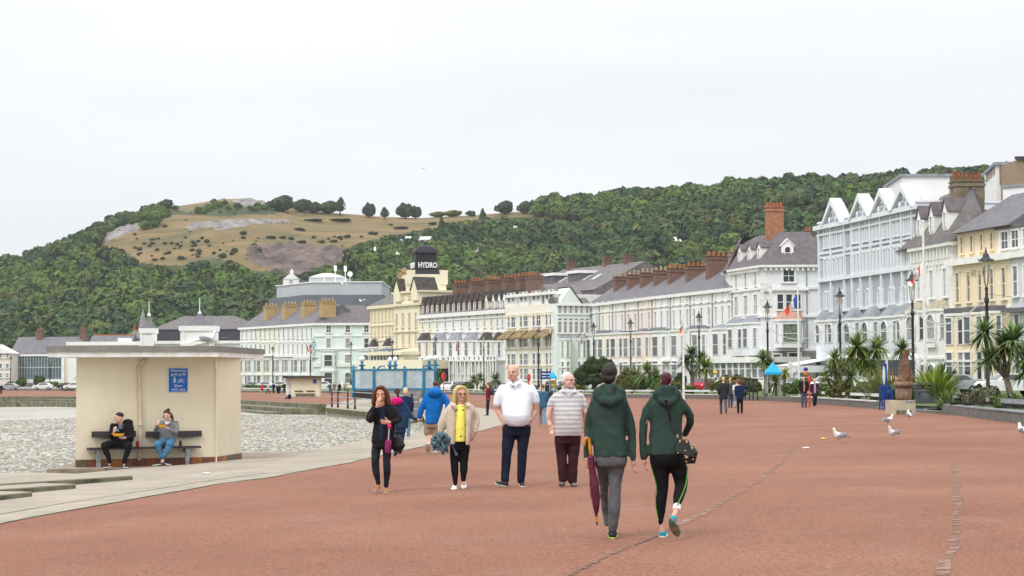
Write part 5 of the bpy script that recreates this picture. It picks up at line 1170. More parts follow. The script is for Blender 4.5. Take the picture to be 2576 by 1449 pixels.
s.shoe(s.p(226, 1338, .05), s.p(182, 1366, -.19), mat=tan, sole=m_sole); s.shoe(s.p(317, 1350, .12), s.p(315, 1373, -.14), mat=tan, sole=m_sole)
pB = s.base; ps = s
m_pinku = M('magenta_umbrella', (.35, .02, .16), .6, scale=30, col2=(.12, .01, .08)); m_chrome = M('chrome', (.7, .7, .72), .25, metal=.8)
u = thing('folding_umbrella', 'short magenta folding umbrella hanging from the smoking woman\'s hand', 'umbrella', s.base+s.p(355, 880, -.2))
o = s.p(355, 880, -.2); q = lambda x, y: s.p(x, y, -.2)-o
mb = MB(); mb.tube([q(366, 545), q(364, 600)], [.026, .03], 8); mb.build('handle', M('hot_pink', (.65, .03, .14), .5), u, True); mb = MB(); mb.tube([q(363, 600), q(352, 735)], .011, 8); mb.build('shaft', m_chrome, u)
mb = MB(); mb.tube([q(352, 730), q(352, 760), q(345, 830), q(343, 888)], [.03, .05, .045, .036], 10); finish(remesh(mb, .008, 1, .006, 30), 'canopy', m_pinku, u)
c_ = thing('cigarette', 'white cigarette held to the lips of the smoking woman', 'cigarette', s.base+s.p(250, 240, -.2)); mb = MB(); mb.tube([(0, 0, 0), (.012, -.05, -.01)], .004, 6); mb.build('paper_tube', m_trim, c_)
bg_ = thing('handbag', 'soft black bag hanging behind the smoking woman\'s arm', 'bag', s.base+s.p(445, 880, .1)); o = s.p(445, 880, .1); q = lambda x, y, z=.1: s.p(x, y, z)-o
mb = MB(); mb.tube([q(430, 700), q(440, 760), q(455, 820), q(462, 885)], [.06, .1, .12, .06], 12, .6); finish(remesh(mb, .012, 2, .012, 16), 'bag_body', M('black_leather', (.015, .015, .017), .45, scale=20), bg_)
mb = MB(); mb.tube([q(430, 700), q(438, 600), q(442, 560)], .012, 6); mb.build('strap', M('black_leather', (.015, .015, .017)), bg_); mb = MB(); mb.box(-.06, .06, -.02, .0, 0, .02); mb.T = None
# ---- blonde woman
s = P('person', 'blonde woman in sunglasses, beige jacket and yellow patterned top walking toward the camera', (1250, 1330), CA)
s.hairm = M('blonde_hair', (.62, .48, .25), .5, scale=20, col2=(.45, .31, .13), bump=.004, bscale=60, stretch=(6, 6, .6))
mb = MB(); s.head(mb, 1212, 95, 275, yaw=24, dy=-.05)
s.loft(mb, [(300, 1165, 1260, .06), (340, 1110, 1320, .08), (500, 1110, 1320, .09), (760, 1110, 1300, .1)])
s.limb(mb, [(1100, 380, 22), (1012, 490, 26), (985, 640, 20)]); s.limb(mb, [(1335, 380, 22), (1402, 490, 26), (1380, 640, 20, -.05)])
s.hand(mb, s.p(985, 630), (.2, -.2, -1), (1, -.4, 0), 40); s.hand(mb, s.p(1378, 645, -.05), (-.25, -.1, -1), (-1, -.6, 0), 25)
s.limb(mb, [(1150, 830, 50), (1145, 1000, 36), (1148, 1240, 18, .02), (1146, 1290, 18, .02)]); s.limb(mb, [(1262, 830, 50), (1255, 1000, 38), (1248, 1220, 19), (1252, 1270, 19)])
s.done(mb, 'body', m_skin, .0065, sm=2); s.face(glasses=2)
yel = M('yellow_patterned_top', (.78, .74, .12), .85, var=.05, scale=4)
nt_ = yel.node_tree; vo = nt_.nodes.new('ShaderNodeTexVoronoi'); vo.inputs['Scale'].default_value = 14; tc_ = nt_.nodes.new('ShaderNodeTexCoord'); nt_.links.new(tc_.outputs['Object'], vo.inputs[0])
rr = nt_.nodes.new('ShaderNodeValToRGB'); nt_.links.new(vo.outputs['Distance'], rr.inputs[0]); rr.color_ramp.elements[0].position = .2; rr.color_ramp.elements[1].position = .24; rr.color_ramp.elements[0].color = (.06, .06, .03, 1); rr.color_ramp.elements[1].color = (.78, .74, .14, 1)
nt_.links.new(rr.outputs[0], nt_.nodes['Principled BSDF'].inputs['Base Color'])
mb = MB(); s.loft(mb, [(312, 1165, 1270, .11, -.02), (360, 1155, 1280, .15, -.02), (450, 1155, 1280, .17, -.02), (600, 1145, 1285, .185, -.02), (758, 1140, 1280, .18, -.02)]); s.done(mb, 'top', yel, .012, .003)
bei = cloth('beige_jacket', (.56, .47, .38), .07, 6)
for sg in (-1, 1):
    mb = MB()
    if sg < 0: s.loft(mb, [(285, 1110, 1165, .1, .0), (318, 1065, 1165, .13), (380, 1045, 1178, .16), (480, 1045, 1182, .175), (600, 1045, 1180, .18), (700, 1048, 1165, .185), (790, 1075, 1160, .185)])
    else: s.loft(mb, [(290, 1245, 1310, .1, .0), (322, 1262, 1365, .13), (380, 1258, 1388, .16), (480, 1262, 1370, .175), (600, 1265, 1350, .18), (700, 1268, 1338, .185), (800, 1272, 1330, .185)])
    s.loft(mb, [(300, 1110, 1310, .07, .09), (400, 1060, 1370, .09, .08), (600, 1050, 1345, .1, .08), (785, 1075, 1330, .1, .08)])
    if sg < 0: s.limb(mb, [(1085, 350, 38), (1036, 430, 43), (1008, 510, 46), (985, 610, 40), (980, 632, 38)]); mb.tube([s.p(1110, 300, -.08), s.p(1140, 325, -.15), s.p(1178, 372, -.16)], [.035, .045, .02], 8)
    else: s.limb(mb, [(1350, 350, 38), (1392, 430, 43), (1405, 510, 44), (1392, 600, 40, -.03), (1388, 638, 34, -.04)]); mb.tube([s.p(1300, 300, -.08), s.p(1310, 330, -.14), s.p(1350, 372, -.13)], [.035, .045, .02], 8)
    s.done(mb, 'jacket', bei, .012, .009, 8, seed=4)
blk2 = cloth('black_leggings', (.009, .009, .011))
mb = MB(); s.loft(mb, [(740, 1090, 1320, .14), (820, 1085, 1325, .13), (860, 1090, 1320, .12)])
s.limb(mb, [(1155, 820, 72), (1145, 930, 60), (1140, 1020, 50), (1145, 1120, 46), (1150, 1235, 30, .02), (1150, 1268, 27)]); s.limb(mb, [(1262, 820, 70), (1256, 930, 58), (1254, 1020, 50), (1254, 1110, 46), (1248, 1200, 32), (1248, 1222, 29)])
s.done(mb, 'leggings', blk2, .011, .004)
mb = MB(); Q, h, R = s.H; mb.ell(Q(0, .1, .68), (.42*h, .45*h, .42*h), 18, 12, R)
for sg in (-1, 1): mb.tube([Q(sg*.25, -.18, .93), Q(sg*.43, -.12, .6), Q(sg*.47, -.05, .2), Q(sg*.5, -.02, -.2), Q(sg*.42, -.05, -.3)], [.12*h, .14*h, .17*h, .15*h, .06*h], 10)
mb.tube([Q(0, .3, .6), Q(0, .3, .1), Q(0, .28, -.2)], [.38*h, .4*h, .28*h], 12); mb.tube([Q(-.3, -.24, .88), Q(-.05, -.3, 1.0), Q(.25, -.22, .92)], [.11*h, .12*h, .1*h], 8)
s.done(mb, 'hair', s.hairm, .012, .003, 12, 5)
m_wsh = M('white_canvas', (.78, .76, .72), .7, var=.05)
s.shoe(s.p(1148, 1318, .1), s.p(1132, 1347, -.16), mat=m_wsh, sole=m_wsh, low=True); s.shoe(s.p(1252, 1298, .22), s.p(1253, 1326, -.04), mat=m_wsh, sole=m_wsh, low=True)
m_fl = M('blue_grey_fluff', (.12, .20, .25), .95, scale=35, col2=(.02, .035, .045), bump=.03, bscale=30)
r = thing('fluffy_bag', 'shaggy blue-grey scarf bag held by the blonde woman', 'bag', s.base+s.p(990, 800, -.1)); o = s.p(990, 800, -.1); q = lambda x, y, z=-.1: s.p(x, y, z)-o
mb = MB()
for i in range(60):
    a = random.random()*6.28; rr_ = math.sqrt(random.random()); x = 990+120*rr_*math.cos(a); y = 765+105*rr_*math.sin(a)-abs(math.cos(a))*12; mb.tube([q(x, y, -.1-random.random()*.08), q(x+random.uniform(-25, 25), y+random.uniform(10, 55), -.14-random.random()*.08)], [.034, .015], 6)
mb.ell(q(975, 745), (.14, .07, .13), 14, 10); finish(remesh(mb, .009, 0, .012, 30), 'shaggy_body', m_fl, r)
mb = MB(); mb.tube([q(1110, 780), q(1140, 850), q(1172, 925)], [.016, .016, .022], 6); mb.build('tassel_strap', m_fl, r)
# ---- tall bald man in the white polo
s = P('person', 'tall bald man in a white polo and navy jeans with both hands in his pockets', (522, 1374), CB); s.hairm = M('grey_brow', (.35, .28, .22), .8)
mb = MB(); s.head(mb, 418, 48, 222, yaw=-20, dy=-.07, jaw=1.12, neck=(445, 265, .0))
s.loft(mb, [(240, 390, 510, .09), (300, 330, 580, .10), (460, 330, 580, .13), (690, 340, 570, .13)])
s.limb(mb, [(315, 345, 28), (245, 460, 34), (252, 545, 34, .03), (290, 620, 30, -.02), (330, 690, 24, -.07)]); s.limb(mb, [(605, 345, 28), (672, 450, 34), (665, 545, 34, .03), (625, 620, 30, -.02), (585, 690, 24, -.07)])
s.hand(mb, s.p(320, 670, -.07), (.4, -.1, -1), (1, -.3, 0), 10); s.hand(mb, s.p(595, 670, -.07), (-.4, -.1, -1), (-1, -.3, 0), 10)
s.limb(mb, [(380, 760, 55), (345, 1010, 38), (330, 1290, 24), (325, 1330, 22)]); s.limb(mb, [(530, 760, 55), (515, 1010, 38), (506, 1300, 24), (510, 1345, 22)])
s.done(mb, 'body', m_skin, .0065, sm=2); s.face()
wp = cloth('white_polo', (.74, .76, .84), .03, 5)
mb = MB(); s.loft(mb, [(228, 385, 505, .10, .02), (250, 350, 560, .12), (282, 305, 602, .135), (350, 280, 634, .165), (430, 285, 628, .19, -.01), (520, 292, 618, .21, -.03), (600, 300, 610, .23, -.05), (655, 314, 602, .22, -.05), (695, 335, 585, .2, -.045), (718, 372, 548, .18, -.04)])
s.limb(mb, [(300, 310, 44), (266, 385, 50), (246, 470, 46)]); s.limb(mb, [(618, 310, 44), (650, 385, 50), (664, 450, 44)])
s.done(mb, 'polo_shirt', wp, .012, .009, 6, seed=7)
mb = MB(); mb.tube([s.p(378, 222, -.1), s.p(395, 258, -.17), s.p(425, 280, -.185)], [.02, .032, .012], 8, .5); mb.tube([s.p(498, 215, -.08), s.p(478, 250, -.16), s.p(430, 282, -.185)], [.02, .03, .012], 8, .5)
mb.tube([s.p(378, 218, -.05), s.p(400, 210, .1), s.p(480, 205, .1), s.p(500, 215, -.03)], [.022]*4, 8); s.done(mb, 'collar', wp, .008, sm=2)
mb = MB(); mb.tube([s.p(408, 246, -.155), s.p(416, 272, -.178), s.p(420, 296, -.185)], [.014, .016, .006], 8, .3); mb.build('placket', navy, s.root)
mb = MB(); a = s.p(598, 648, -.05); mb.tube([a+Vector((math.cos(t*.628)*.037, math.sin(t*.628)*.037, math.cos(t*.628)*.02)) for t in range(11)], .009, 6, cap=False); mb.build('wristwatch', m_chrome, s.root)
nj = cloth('navy_jeans', (.014, .018, .038), .2, 8)
mb = MB(); s.loft(mb, [(660, 312, 605, .16), (740, 300, 612, .15), (820, 300, 605, .13)])
s.limb(mb, [(378, 790, 78), (362, 900, 68), (348, 1010, 56, -.03), (342, 1120, 52), (332, 1230, 47), (330, 1300, 46, -.02)]); s.limb(mb, [(530, 790, 78), (522, 900, 64), (516, 1010, 53), (513, 1120, 50), (508, 1230, 46), (502, 1312, 42)])
s.done(mb, 'jeans', nj, .012, .009, 10, seed=8)
m_nsh = M('navy_trainer', (.03, .03, .045), .7, scale=10); 
s.shoe(s.p(352, 1372, 0), s.p(222, 1338, -.16), w=5.2, mat=m_nsh, sole=m_wsh, up=(.25, -.35, 1)); s.shoe(s.p(508, 1352, .12), s.p(524, 1374, -.16), w=5.2, mat=m_nsh, sole=m_wsh)
# ---- white-haired man in striped polo
s = P('person', 'white-haired man in a grey striped polo and maroon trousers looking to one side', (1078, 1374), CB); s.hairm = M('white_hair', (.72, .70, .68), .6, scale=20, var=.1, bump=.004)
mb = MB(); s.head(mb, 1022, 138, 302, yaw=42, dy=-.06, jaw=1.12, neck=(1015, 340, .02))
s.loft(mb, [(320, 975, 1060, .09), (390, 920, 1110, .10), (500, 900, 1130, .13), (800, 900, 1120, .13)])
s.limb(mb, [(905, 425, 26), (815, 530, 36), (806, 600, 36), (808, 660, 28), (822, 705, 23, -.04)]); s.limb(mb, [(1145, 430, 26), (1198, 560, 31), (1205, 640, 27, .1), (1212, 700, 23, .12)])
s.hand(mb, s.p(822, 705, -.04), (.25, -.1, -1), (1, -.5, 0), 28); s.hand(mb, s.p(1212, 700, .12), (0, .1, -1), (-1, -.3, 0), 30)
s.limb(mb, [(940, 880, 55), (945, 1050, 38), (955, 1290, 22), (950, 1330, 22)]); s.limb(mb, [(1080, 880, 55), (1075, 1050, 38), (1068, 1300, 22), (1070, 1345, 22)])
s.done(mb, 'body', m_skinp, .0065, sm=2); s.face(glasses=1)
gp = M('striped_polo', (.50, .49, .50), .85); nt_ = gp.node_tree; wv = nt_.nodes.new('ShaderNodeTexWave'); wv.wave_type = 'BANDS'; wv.bands_direction = 'Z'; wv.inputs['Scale'].default_value = 4.6; wv.inputs['Distortion'].default_value = .5; wv.inputs['Detail'].default_value = 2
tc_ = nt_.nodes.new('ShaderNodeTexCoord'); nt_.links.new(tc_.outputs['Object'], wv.inputs[0]); rr = nt_.nodes.new('ShaderNodeValToRGB'); nt_.links.new(wv.outputs[0], rr.inputs[0]); rr.color_ramp.elements[0].color = (.37, .36, .375, 1); rr.color_ramp.elements[1].color = (.60, .59, .60, 1); nt_.links.new(rr.outputs[0], nt_.nodes['Principled BSDF'].inputs['Base Color'])
mb = MB(); s.loft(mb, [(308, 960, 1085, .10, .02), (335, 915, 1120, .13), (380, 865, 1175, .155), (450, 858, 1180, .175), (540, 858, 1168, .19, -.02), (640, 864, 1160, .2, -.03), (740, 868, 1160, .19, -.03), (822, 866, 1158, .17, -.02)])
s.limb(mb, [(892, 385, 38), (850, 440, 44), (824, 490, 40)]); s.limb(mb, [(1150, 390, 38), (1180, 445, 40), (1194, 505, 36)])
s.done(mb, 'polo_shirt', gp, .012, .008, 7, seed=11)
mb = MB(); mb.tube([s.p(955, 295, -.1), s.p(962, 335, -.16), s.p(1005, 372, -.175)], [.02, .03, .01], 8, .5); mb.tube([s.p(1085, 305, -.07), s.p(1085, 345, -.15), s.p(1030, 375, -.175)], [.02, .03, .01], 8, .5); mb.tube([s.p(955, 295, -.06), s.p(970, 288, .1), s.p(1065, 288, .1), s.p(1085, 303, -.03)], [.02]*4, 8); s.done(mb, 'collar', gp, .008, sm=2)
mt = cloth('maroon_trousers', (.045, .014, .02), .2, 8)
mb = MB(); s.loft(mb, [(800, 872, 1152, .16), (850, 866, 1156, .15), (910, 870, 1152, .13)])
s.limb(mb, [(942, 880, 74), (940, 970, 64), (946, 1060, 56), (952, 1170, 52), (958, 1285, 50)]); s.limb(mb, [(1080, 880, 74), (1078, 970, 66), (1074, 1060, 56), (1068, 1170, 53), (1064, 1310, 50)])
s.done(mb, 'trousers', mt, .012, .009, 10, seed=12)
mb = MB(); Q, h, R = s.H; mb.ell(Q(0, .17, .69), (.37*h, .38*h, .37*h), 18, 12, R); mb.tube([Q(-.31, .1, .55), Q(-.27, .32, .35), Q(.27, .32, .35), Q(.31, .1, .55)], [.08*h]*4, 8)
s.done(mb, 'hair', s.hairm, .01, .006, 30, 2)
m_gsh = M('grey_suede', (.16, .14, .13), .8, scale=12, var=.3)
s.shoe(s.p(962, 1340, .14), s.p(940, 1366, -.14), w=5.2, mat=m_gsh, sole=m_eye); s.shoe(s.p(1072, 1350, .12), s.p(1080, 1375, -.15), w=5.2, mat=m_gsh, sole=m_eye)
# ---- man in the green jacket, back view
grn = cloth('bottle_green_softshell', (.033, .06, .05), .12, 6); 
s = P('person', 'dark-haired man seen from behind in a green hooded jacket and grey jeans', (545, 2466), CC)
s.hairm = M('dark_brown_hair', (.028, .02, .017), .55, scale=25, var=.3, bump=.006, bscale=60, stretch=(4, 4, 1))
mb = MB(); s.head(mb, 497, 110, 385, yaw=158, dy=-.02, neck=(490, 440, .0))
s.loft(mb, [(440, 410, 570, .09), (600, 300, 670, .10), (900, 320, 640, .10), (1300, 320, 690, .12)])
s.limb(mb, [(290, 690, 28), (205, 950, 38, .05), (185, 1330, 26), (182, 1400, 24)]); s.limb(mb, [(675, 690, 28), (785, 950, 40), (808, 1340, 26, -.02), (808, 1400, 24)])
s.hand(mb, s.p(815, 1385), (-.05, .1, -1), (0, 1, 0), 32); s.hand(mb, s.p(190, 1400, .0), (.28, .25, -1), (1, .3, .5), 62, 1.12)
a = D2(640, 250); b = D2(620, 600); c = D2(600, 1180); s.limb(mb, [(*a, 70), (*b, 48), (*c, 32)]); a = D2(450, 250); b = D2(475, 520); c = D2(528, 1090); s.limb(mb, [(*a, 60, .06), (*b, 38, .2), (*D2(490, 700), 34, .26), (*D2(510, 900), 28, .32), (*c, 16, .34)])
s.done(mb, 'body', m_skin, .007, sm=2)
mb = MB(); s.loft(mb, [(408, 385, 600, .10, 0), (470, 340, 640, .11), (530, 255, 715, .13), (610, 225, 745, .145), (760, 240, 690, .155), (950, 255, 690, .15), (1130, 268, 715, .155), (1340, 275, 740, .165), (1350, 280, 738, .155)])
s.limb(mb, [(262, 640, 48), (222, 780, 54, .02), (206, 950, 55, .05), (198, 1100, 50, .02), (180, 1250, 45), (176, 1385, 38)]); s.limb(mb, [(700, 640, 50), (748, 780, 60), (780, 950, 64), (798, 1100, 58), (806, 1260, 50, -.02), (808, 1365, 44, -.02)])
s.done(mb, 'jacket', grn, .013, .010, 7, seed=21)
mb = MB(); mb.tube([s.p(320, 480, -.09), s.p(390, 585, -.15), s.p(490, 612, -.165), s.p(600, 560, -.14), s.p(690, 495, -.06)], [.035, .05, .055, .05, .03], 12, 1.1)
mb.ell(s.p(485, 500, -.09), (.175, .09, .105), 18, 12); mb.tube([s.p(385, 430, -.02), s.p(420, 415, -.14), s.p(510, 408, -.16), s.p(590, 430, -.05), s.p(600, 440, .08)], [.04, .05, .05, .05, .04], 10)
s.done(mb, 'hood', grn, .012, .012, 9, seed=23)
gj = cloth('grey_jeans', (.125, .13, .14), .2, 6)
mb = MB(); s.loft(mb, [(1310, 290, 735, .16), (1420, 300, 728, .15), (1480, 320, 715, .13)])
L = lambda *v: [(*D2(x, y), hw*.9, dy) for x, y, hw, dy in v]
s.limb(mb, L((650, 130, 138, 0), (640, 300, 118, 0), (625, 470, 100, 0), (622, 620, 96, 0), (618, 800, 94, 0), (605, 1000, 88, 0), (590, 1140, 76, 0))); s.limb(mb, L((440, 130, 120, .03), (460, 320, 90, .1), (480, 520, 70, .2), (490, 700, 66, .26), (510, 900, 58, .32), (540, 1090, 55, .34)))
s.done(mb, 'jeans', gj, .013, .012, 9, seed=24)
mb = MB(); Q, h, R = s.H; mb.ell(Q(0, .07, .68), (.395*h, .43*h, .41*h), 20, 14, R); mb.ell(Q(0, .2, .42), (.345*h, .28*h, .36*h), 16, 10, R); mb.ell(Q(.02, -.05, .98), (.3*h, .34*h, .16*h), 12, 8, R)
s.done(mb, 'hair', s.hairm, .010, .012, 40, 2)
lime = M('lime_sole', (.45, .6, .12), .6); bks = M('black_trainer', (.02, .02, .022), .6)
s.shoe(s.p(*D2(590, 1290), -.04), s.p(*D2(612, 1262), .24), w=5.4, h=9, mat=bks, sole=lime); s.shoe(s.p(*D2(640, 1190), .42), s.p(*D2(650, 1180), .68), w=5.4, h=9, mat=bks, sole=lime)
# his umbrella
r = thing('walking_umbrella', 'long furled maroon umbrella with curved wooden handle held upside down by the man in green', 'umbrella', s.base+s.p(*D2(355, 1085), -.03)); o = s.p(*D2(355, 1085), -.03); q = lambda x, y: s.p(x, y, -.05)-o; q2 = lambda x, y: s.p(*D2(x, y), -.05)-o
m_wd = M('honey_wood', (.62, .27, .04), .4, scale=8, var=.2); mb = MB(); mb.tube([q(152, 1205), q(150, 1150), q(160, 1108), q(182, 1094), q(206, 1105), q(218, 1150), q(225, 1230), q(235, 1345)], [.017]*8, 10); mb.build('handle', m_wd, r, True)
m_mar = M('maroon_canopy', (.11, .012, .04), .55, scale=8, var=.2); mb = MB(); mb.tube([q(235, 1330), q2(262, 60), q2(290, 300), q2(312, 450), q2(330, 640), q2(342, 800), q2(346, 955)], [.03, .036, .036, .05, .05, .034, .012], 10); finish(remesh(mb, .008, 1, .006, 25), 'canopy', m_mar, r)
mb = MB(); mb.tube([q2(345, 940), q2(350, 1030)], .012, 8); mb.build('wooden_tip', m_wd, r); mb = MB(); mb.tube([q2(350, 1030), q2(355, 1085)], [.009, .007], 8); mb.build('ferrule', bks, r)
# ---- woman in the green jacket, back view
s = P('person', 'woman with red ponytail seen from behind in green jacket and black leggings', (1215, 2442), CC)
s.hairm = M('burgundy_hair', (.10, .010, .022), .5, scale=25, col2=(.03, .008, .012), bump=.005, bscale=60, stretch=(5, 5, .7))
mb = MB(); s.head(mb, 1265, 212, 420, yaw=178, dy=0, neck=(1262, 450, .0))
s.loft(mb, [(440, 1200, 1320, .08), (600, 1110, 1410, .09), (900, 1110, 1410, .1), (1300, 1090, 1440, .12)])
s.limb(mb, [(1070, 670, 26), (955, 950, 34), (958, 1330, 24), (955, 1380, 22)]); s.limb(mb, [(1465, 670, 26), (1590, 860, 34, .05), (1540, 1040, 26, .2)])
s.hand(mb, s.p(958, 1365), (.06, .12, -1), (0, 1, 0), 24, .95); s.hand(mb, s.p(1520, 1040, .24), (-.8, .4, -.3), (0, .5, 1), 30, .95)
s.limb(mb, L((1320, 200, 90, 0), (1345, 560, 55, 0), (1340, 1040, 42, 0), (1345, 1130, 38, 0), (1345, 1190, 40, 0))); s.limb(mb, L((1580, 200, 90, 0), (1625, 490, 60, 0), (1525, 790, 42, -.3), (1490, 880, 42, -.36), (1460, 930, 44, -.38)))
s.done(mb, 'body', m_skin, .007, sm=2)
mb = MB(); s.loft(mb, [(420, 1175, 1372, .09), (480, 1140, 1410, .10), (545, 1045, 1485, .12), (640, 1010, 1505, .13), (760, 1025, 1488, .135), (900, 1045, 1475, .13), (1020, 1042, 1475, .13), (1160, 1028, 1495, .145), (1320, 1014, 1508, .155), (1328, 1020, 1505, .15)])
s.limb(mb, [(1045, 620, 46), (992, 710, 52), (955, 880, 58, .01), (945, 1020, 56), (948, 1180, 54), (955, 1335, 56), (955, 1350, 54)]); s.limb(mb, [(1485, 620, 46), (1540, 700, 54), (1588, 800, 56, .03), (1600, 880, 56, .07), (1575, 960, 52, .13), (1540, 1050, 42, .2)])
s.done(mb, 'jacket', grn, .013, .008, 7, seed=31)
mb = MB(); mb.tube([s.p(1110, 500, -.07), s.p(1185, 590, -.12), s.p(1258, 622, -.14), s.p(1335, 590, -.12), s.p(1420, 500, -.07)], [.03, .045, .05, .045, .03], 12); mb.ell(s.p(1262, 510, -.08), (.15, .07, .09), 16, 10)
mb.tube([s.p(1180, 440, -.03), s.p(1215, 425, -.12), s.p(1320, 425, -.12), s.p(1365, 440, -.03)], [.04]*4, 10); s.done(mb, 'hood', grn, .012, .010, 9, seed=33)
mb = MB(); s.loft(mb, [(1290, 1035, 1500, .15), (1360, 1035, 1510, .16), (1420, 1040, 1520, .15), (1480, 1060, 1500, .13)])
s.limb(mb, L((1310, 120, 150, 0), (1330, 330, 118, 0), (1345, 470, 98, 0), (1345, 580, 84, 0), (1322, 720, 88, 0), (1325, 870, 68, 0), (1328, 1000, 50, 0), (1330, 1048, 48, 0))); s.limb(mb, L((1560, 120, 150, 0), (1605, 300, 120, 0), (1630, 440, 104, .02), (1615, 540, 94, -.03), (1565, 660, 82, -.16), (1530, 745, 56, -.26)))
lg = s.done(mb, 'leggings', blk2, .012, .003)
neon = M('neon_green_piping', (.10, .36, .05), .5)
mb = MB(); mb.tube([s.p(*D2(1165, 180), -.03), s.p(*D2(1225, 380), -.03), s.p(*D2(1252, 500), -.03), s.p(*D2(1235, 650), -.03), s.p(*D2(1245, 820), -.02), s.p(*D2(1285, 1000), -.01)], .005, 6); mb.build('piping', neon, lg)
mb = MB(); mb.tube([s.p(*D2(1722, 180), -.06), s.p(*D2(1705, 330), -.10), s.p(*D2(1685, 450), -.13), s.p(*D2(1630, 580), -.2), s.p(*D2(1565, 690), -.27), s.p(*D2(1530, 745), -.34)], .006, 6); mb.build('piping', neon, lg)
mb = MB(); a, b = s.p(*D2(1500, 765), -.29), s.p(*D2(1525, 830), -.34); 
mb.tube([s.p(*D2(1532, 768), -.27), s.p(*D2(1524, 800), -.3), s.p(*D2(1518, 828), -.325)], [.041, .039, .038], 12); mb.build('ankle_sock', m_wsh, s.root)
turq = M('turquoise_mesh', (.01, .33, .42), .7, scale=30, var=.15); gsole = M('khaki_sole', (.25, .20, .13), .9, scale=20, var=.3)
s.shoe(s.p(*D2(1335, 1268), -.03), s.p(*D2(1400, 1248), .2), w=4.6, mat=turq, sole=m_wsh); s.shoe(s.p(*D2(1405, 935), -.48), s.p(*D2(1530, 1215), -.36), w=4.6, h=8.5, mat=turq, sole=gsole, up=(.45, .85, .3))
mb = MB(); Q, h, R = s.H; mb.ell(Q(0, .06, .66), (.375*h, .42*h, .39*h), 18, 12, R); mb.ell(Q(0, .2, .42), (.28*h, .2*h, .25*h), 14, 10, R)
mb.tube([Q(.1, .42, .9), Q(.16, .6, .8), Q(.18, .58, .45), Q(.2, .55, .1), Q(.22, .5, .02)], [.1*h, .16*h, .2*h, .14*h, .05*h], 12); s.done(mb, 'hair', s.hairm, .009, .010, 40, 3)
r = thing('shoulder_bag', 'black leather shoulder bag with gold studs on the back of the woman in green', 'bag', s.base+s.p(1450, 1300, -.2)); o = s.p(1450, 1300, -.2); q = lambda x, y, z=-.24: s.p(x, y, z)-o
bl = M('black_leather', (.015, .015, .017)); mb = MB()
mb.add([tuple(q(*a)) for a in ((1385, 1100, -.3), (1530, 1110, -.3), (1590, 1350, -.34), (1350, 1265, -.34), (1400, 1100, -.18), (1545, 1110, -.18), (1625, 1350, -.16), (1365, 1265, -.16))], [(0, 1, 2, 3), (7, 6, 5, 4), (0, 4, 5, 1), (1, 5, 6, 2), (2, 6, 7, 3), (3, 7, 4, 0)]); mb.tube([q(1560, 1200, -.25), q(1600, 1280, -.25), q(1580, 1390, -.25), q(1500, 1395, -.25)], [.03, .05, .045, .03], 10)
finish(remesh(mb, .008, 3), 'bag_body', bl, r); mb = MB(); mb.tube([q(1225, 570, -.3), q(1262, 700, -.265), q(1300, 850, -.235), q(1365, 1060, -.25), q(1390, 1105, -.28)], .017, 6, .5); mb.build('strap', bl, r)
gold = M('gold_metal', (.75, .55, .25), .3, metal=.9)
for a in ((1375, 1060), (1408, 1130), (1500, 1135), (1570, 1220), (1385, 1280), (1480, 1250), (1585, 1365), (1495, 1400)): mb = MB(); mb.ell(q(*a, -.345), (.008, .006, .016 if a[1] < 1230 else .006), 8, 6); mb.build('gold_stud', gold, r)
# ---- the two sitting on the shelter bench (built at the bench, see shelter)
ZP = -.394
s = P('person', 'young man in a black tracksuit eating from a tray on the shelter bench', (720, 1228), CE, z=ZP); s.hairm = M('short_dark_hair', (.03, .02, .015), .7, scale=20, var=.3)
blkh = cloth('black_hoodie', (.012, .011, .014)); bd = .5
mb = MB(); s.head(mb, 560, 235, 430, yaw=-58, dy=.3, neck=(600, 470, .38))
s.loft(mb, [(440, 520, 680, .08, .4), (540, 450, 740, .1, .42), (760, 450, 740, .11, .45)])
s.limb(mb, [(430, 470, 30, .4), (425, 650, 27, .25), (480, 600, 22, .1), (515, 585, 18, .05)]); s.limb(mb, [(770, 470, 30, .4), (790, 670, 27, .25), (700, 690, 20, .08)])
s.hand(mb, s.p(512, 580, .05), (.25, -.3, 1), (1, -.5, 0), 50); s.hand(mb, s.p(705, 690, .08), (-1, -.3, .1), (0, -.6, 1), 30)
s.limb(mb, [(470, 810, 50, .4), (350, 830, 42, -.02), (430, 1130, 26, .05), (430, 1180, 24, .05)]); s.limb(mb, [(670, 810, 50, .4), (790, 830, 42, -.02), (705, 1130, 26, .0), (705, 1180, 24, 0)])
s.done(mb, 'body', m_skin, .008, sm=2); s.face()
mb = MB(); s.loft(mb, [(420, 510, 690, .09, .42), (460, 420, 770, .12, .41), (540, 392, 800, .14, .41), (660, 395, 815, .15, .42), (770, 395, 810, .17, .42)])
s.limb(mb, [(430, 470, 46, .4), (420, 570, 46, .33), (425, 660, 44, .24), (480, 612, 36, .12), (500, 595, 30, .08)]); s.limb(mb, [(770, 470, 46, .4), (795, 580, 46, .32), (790, 675, 44, .24), (730, 690, 34, .12)]); mb.ell(s.p(700, 420, .44), (.13, .1, .09), 12, 8)
s.done(mb, 'hoodie', blkh, .013, .008, 8)
mb = MB(); s.loft(mb, [(450, 545, 655, .13, .34), (540, 565, 640, .14, .33)]); s.done(mb, 't_shirt', M('grey_blue_tee', (.10, .12, .17), .9), .012)
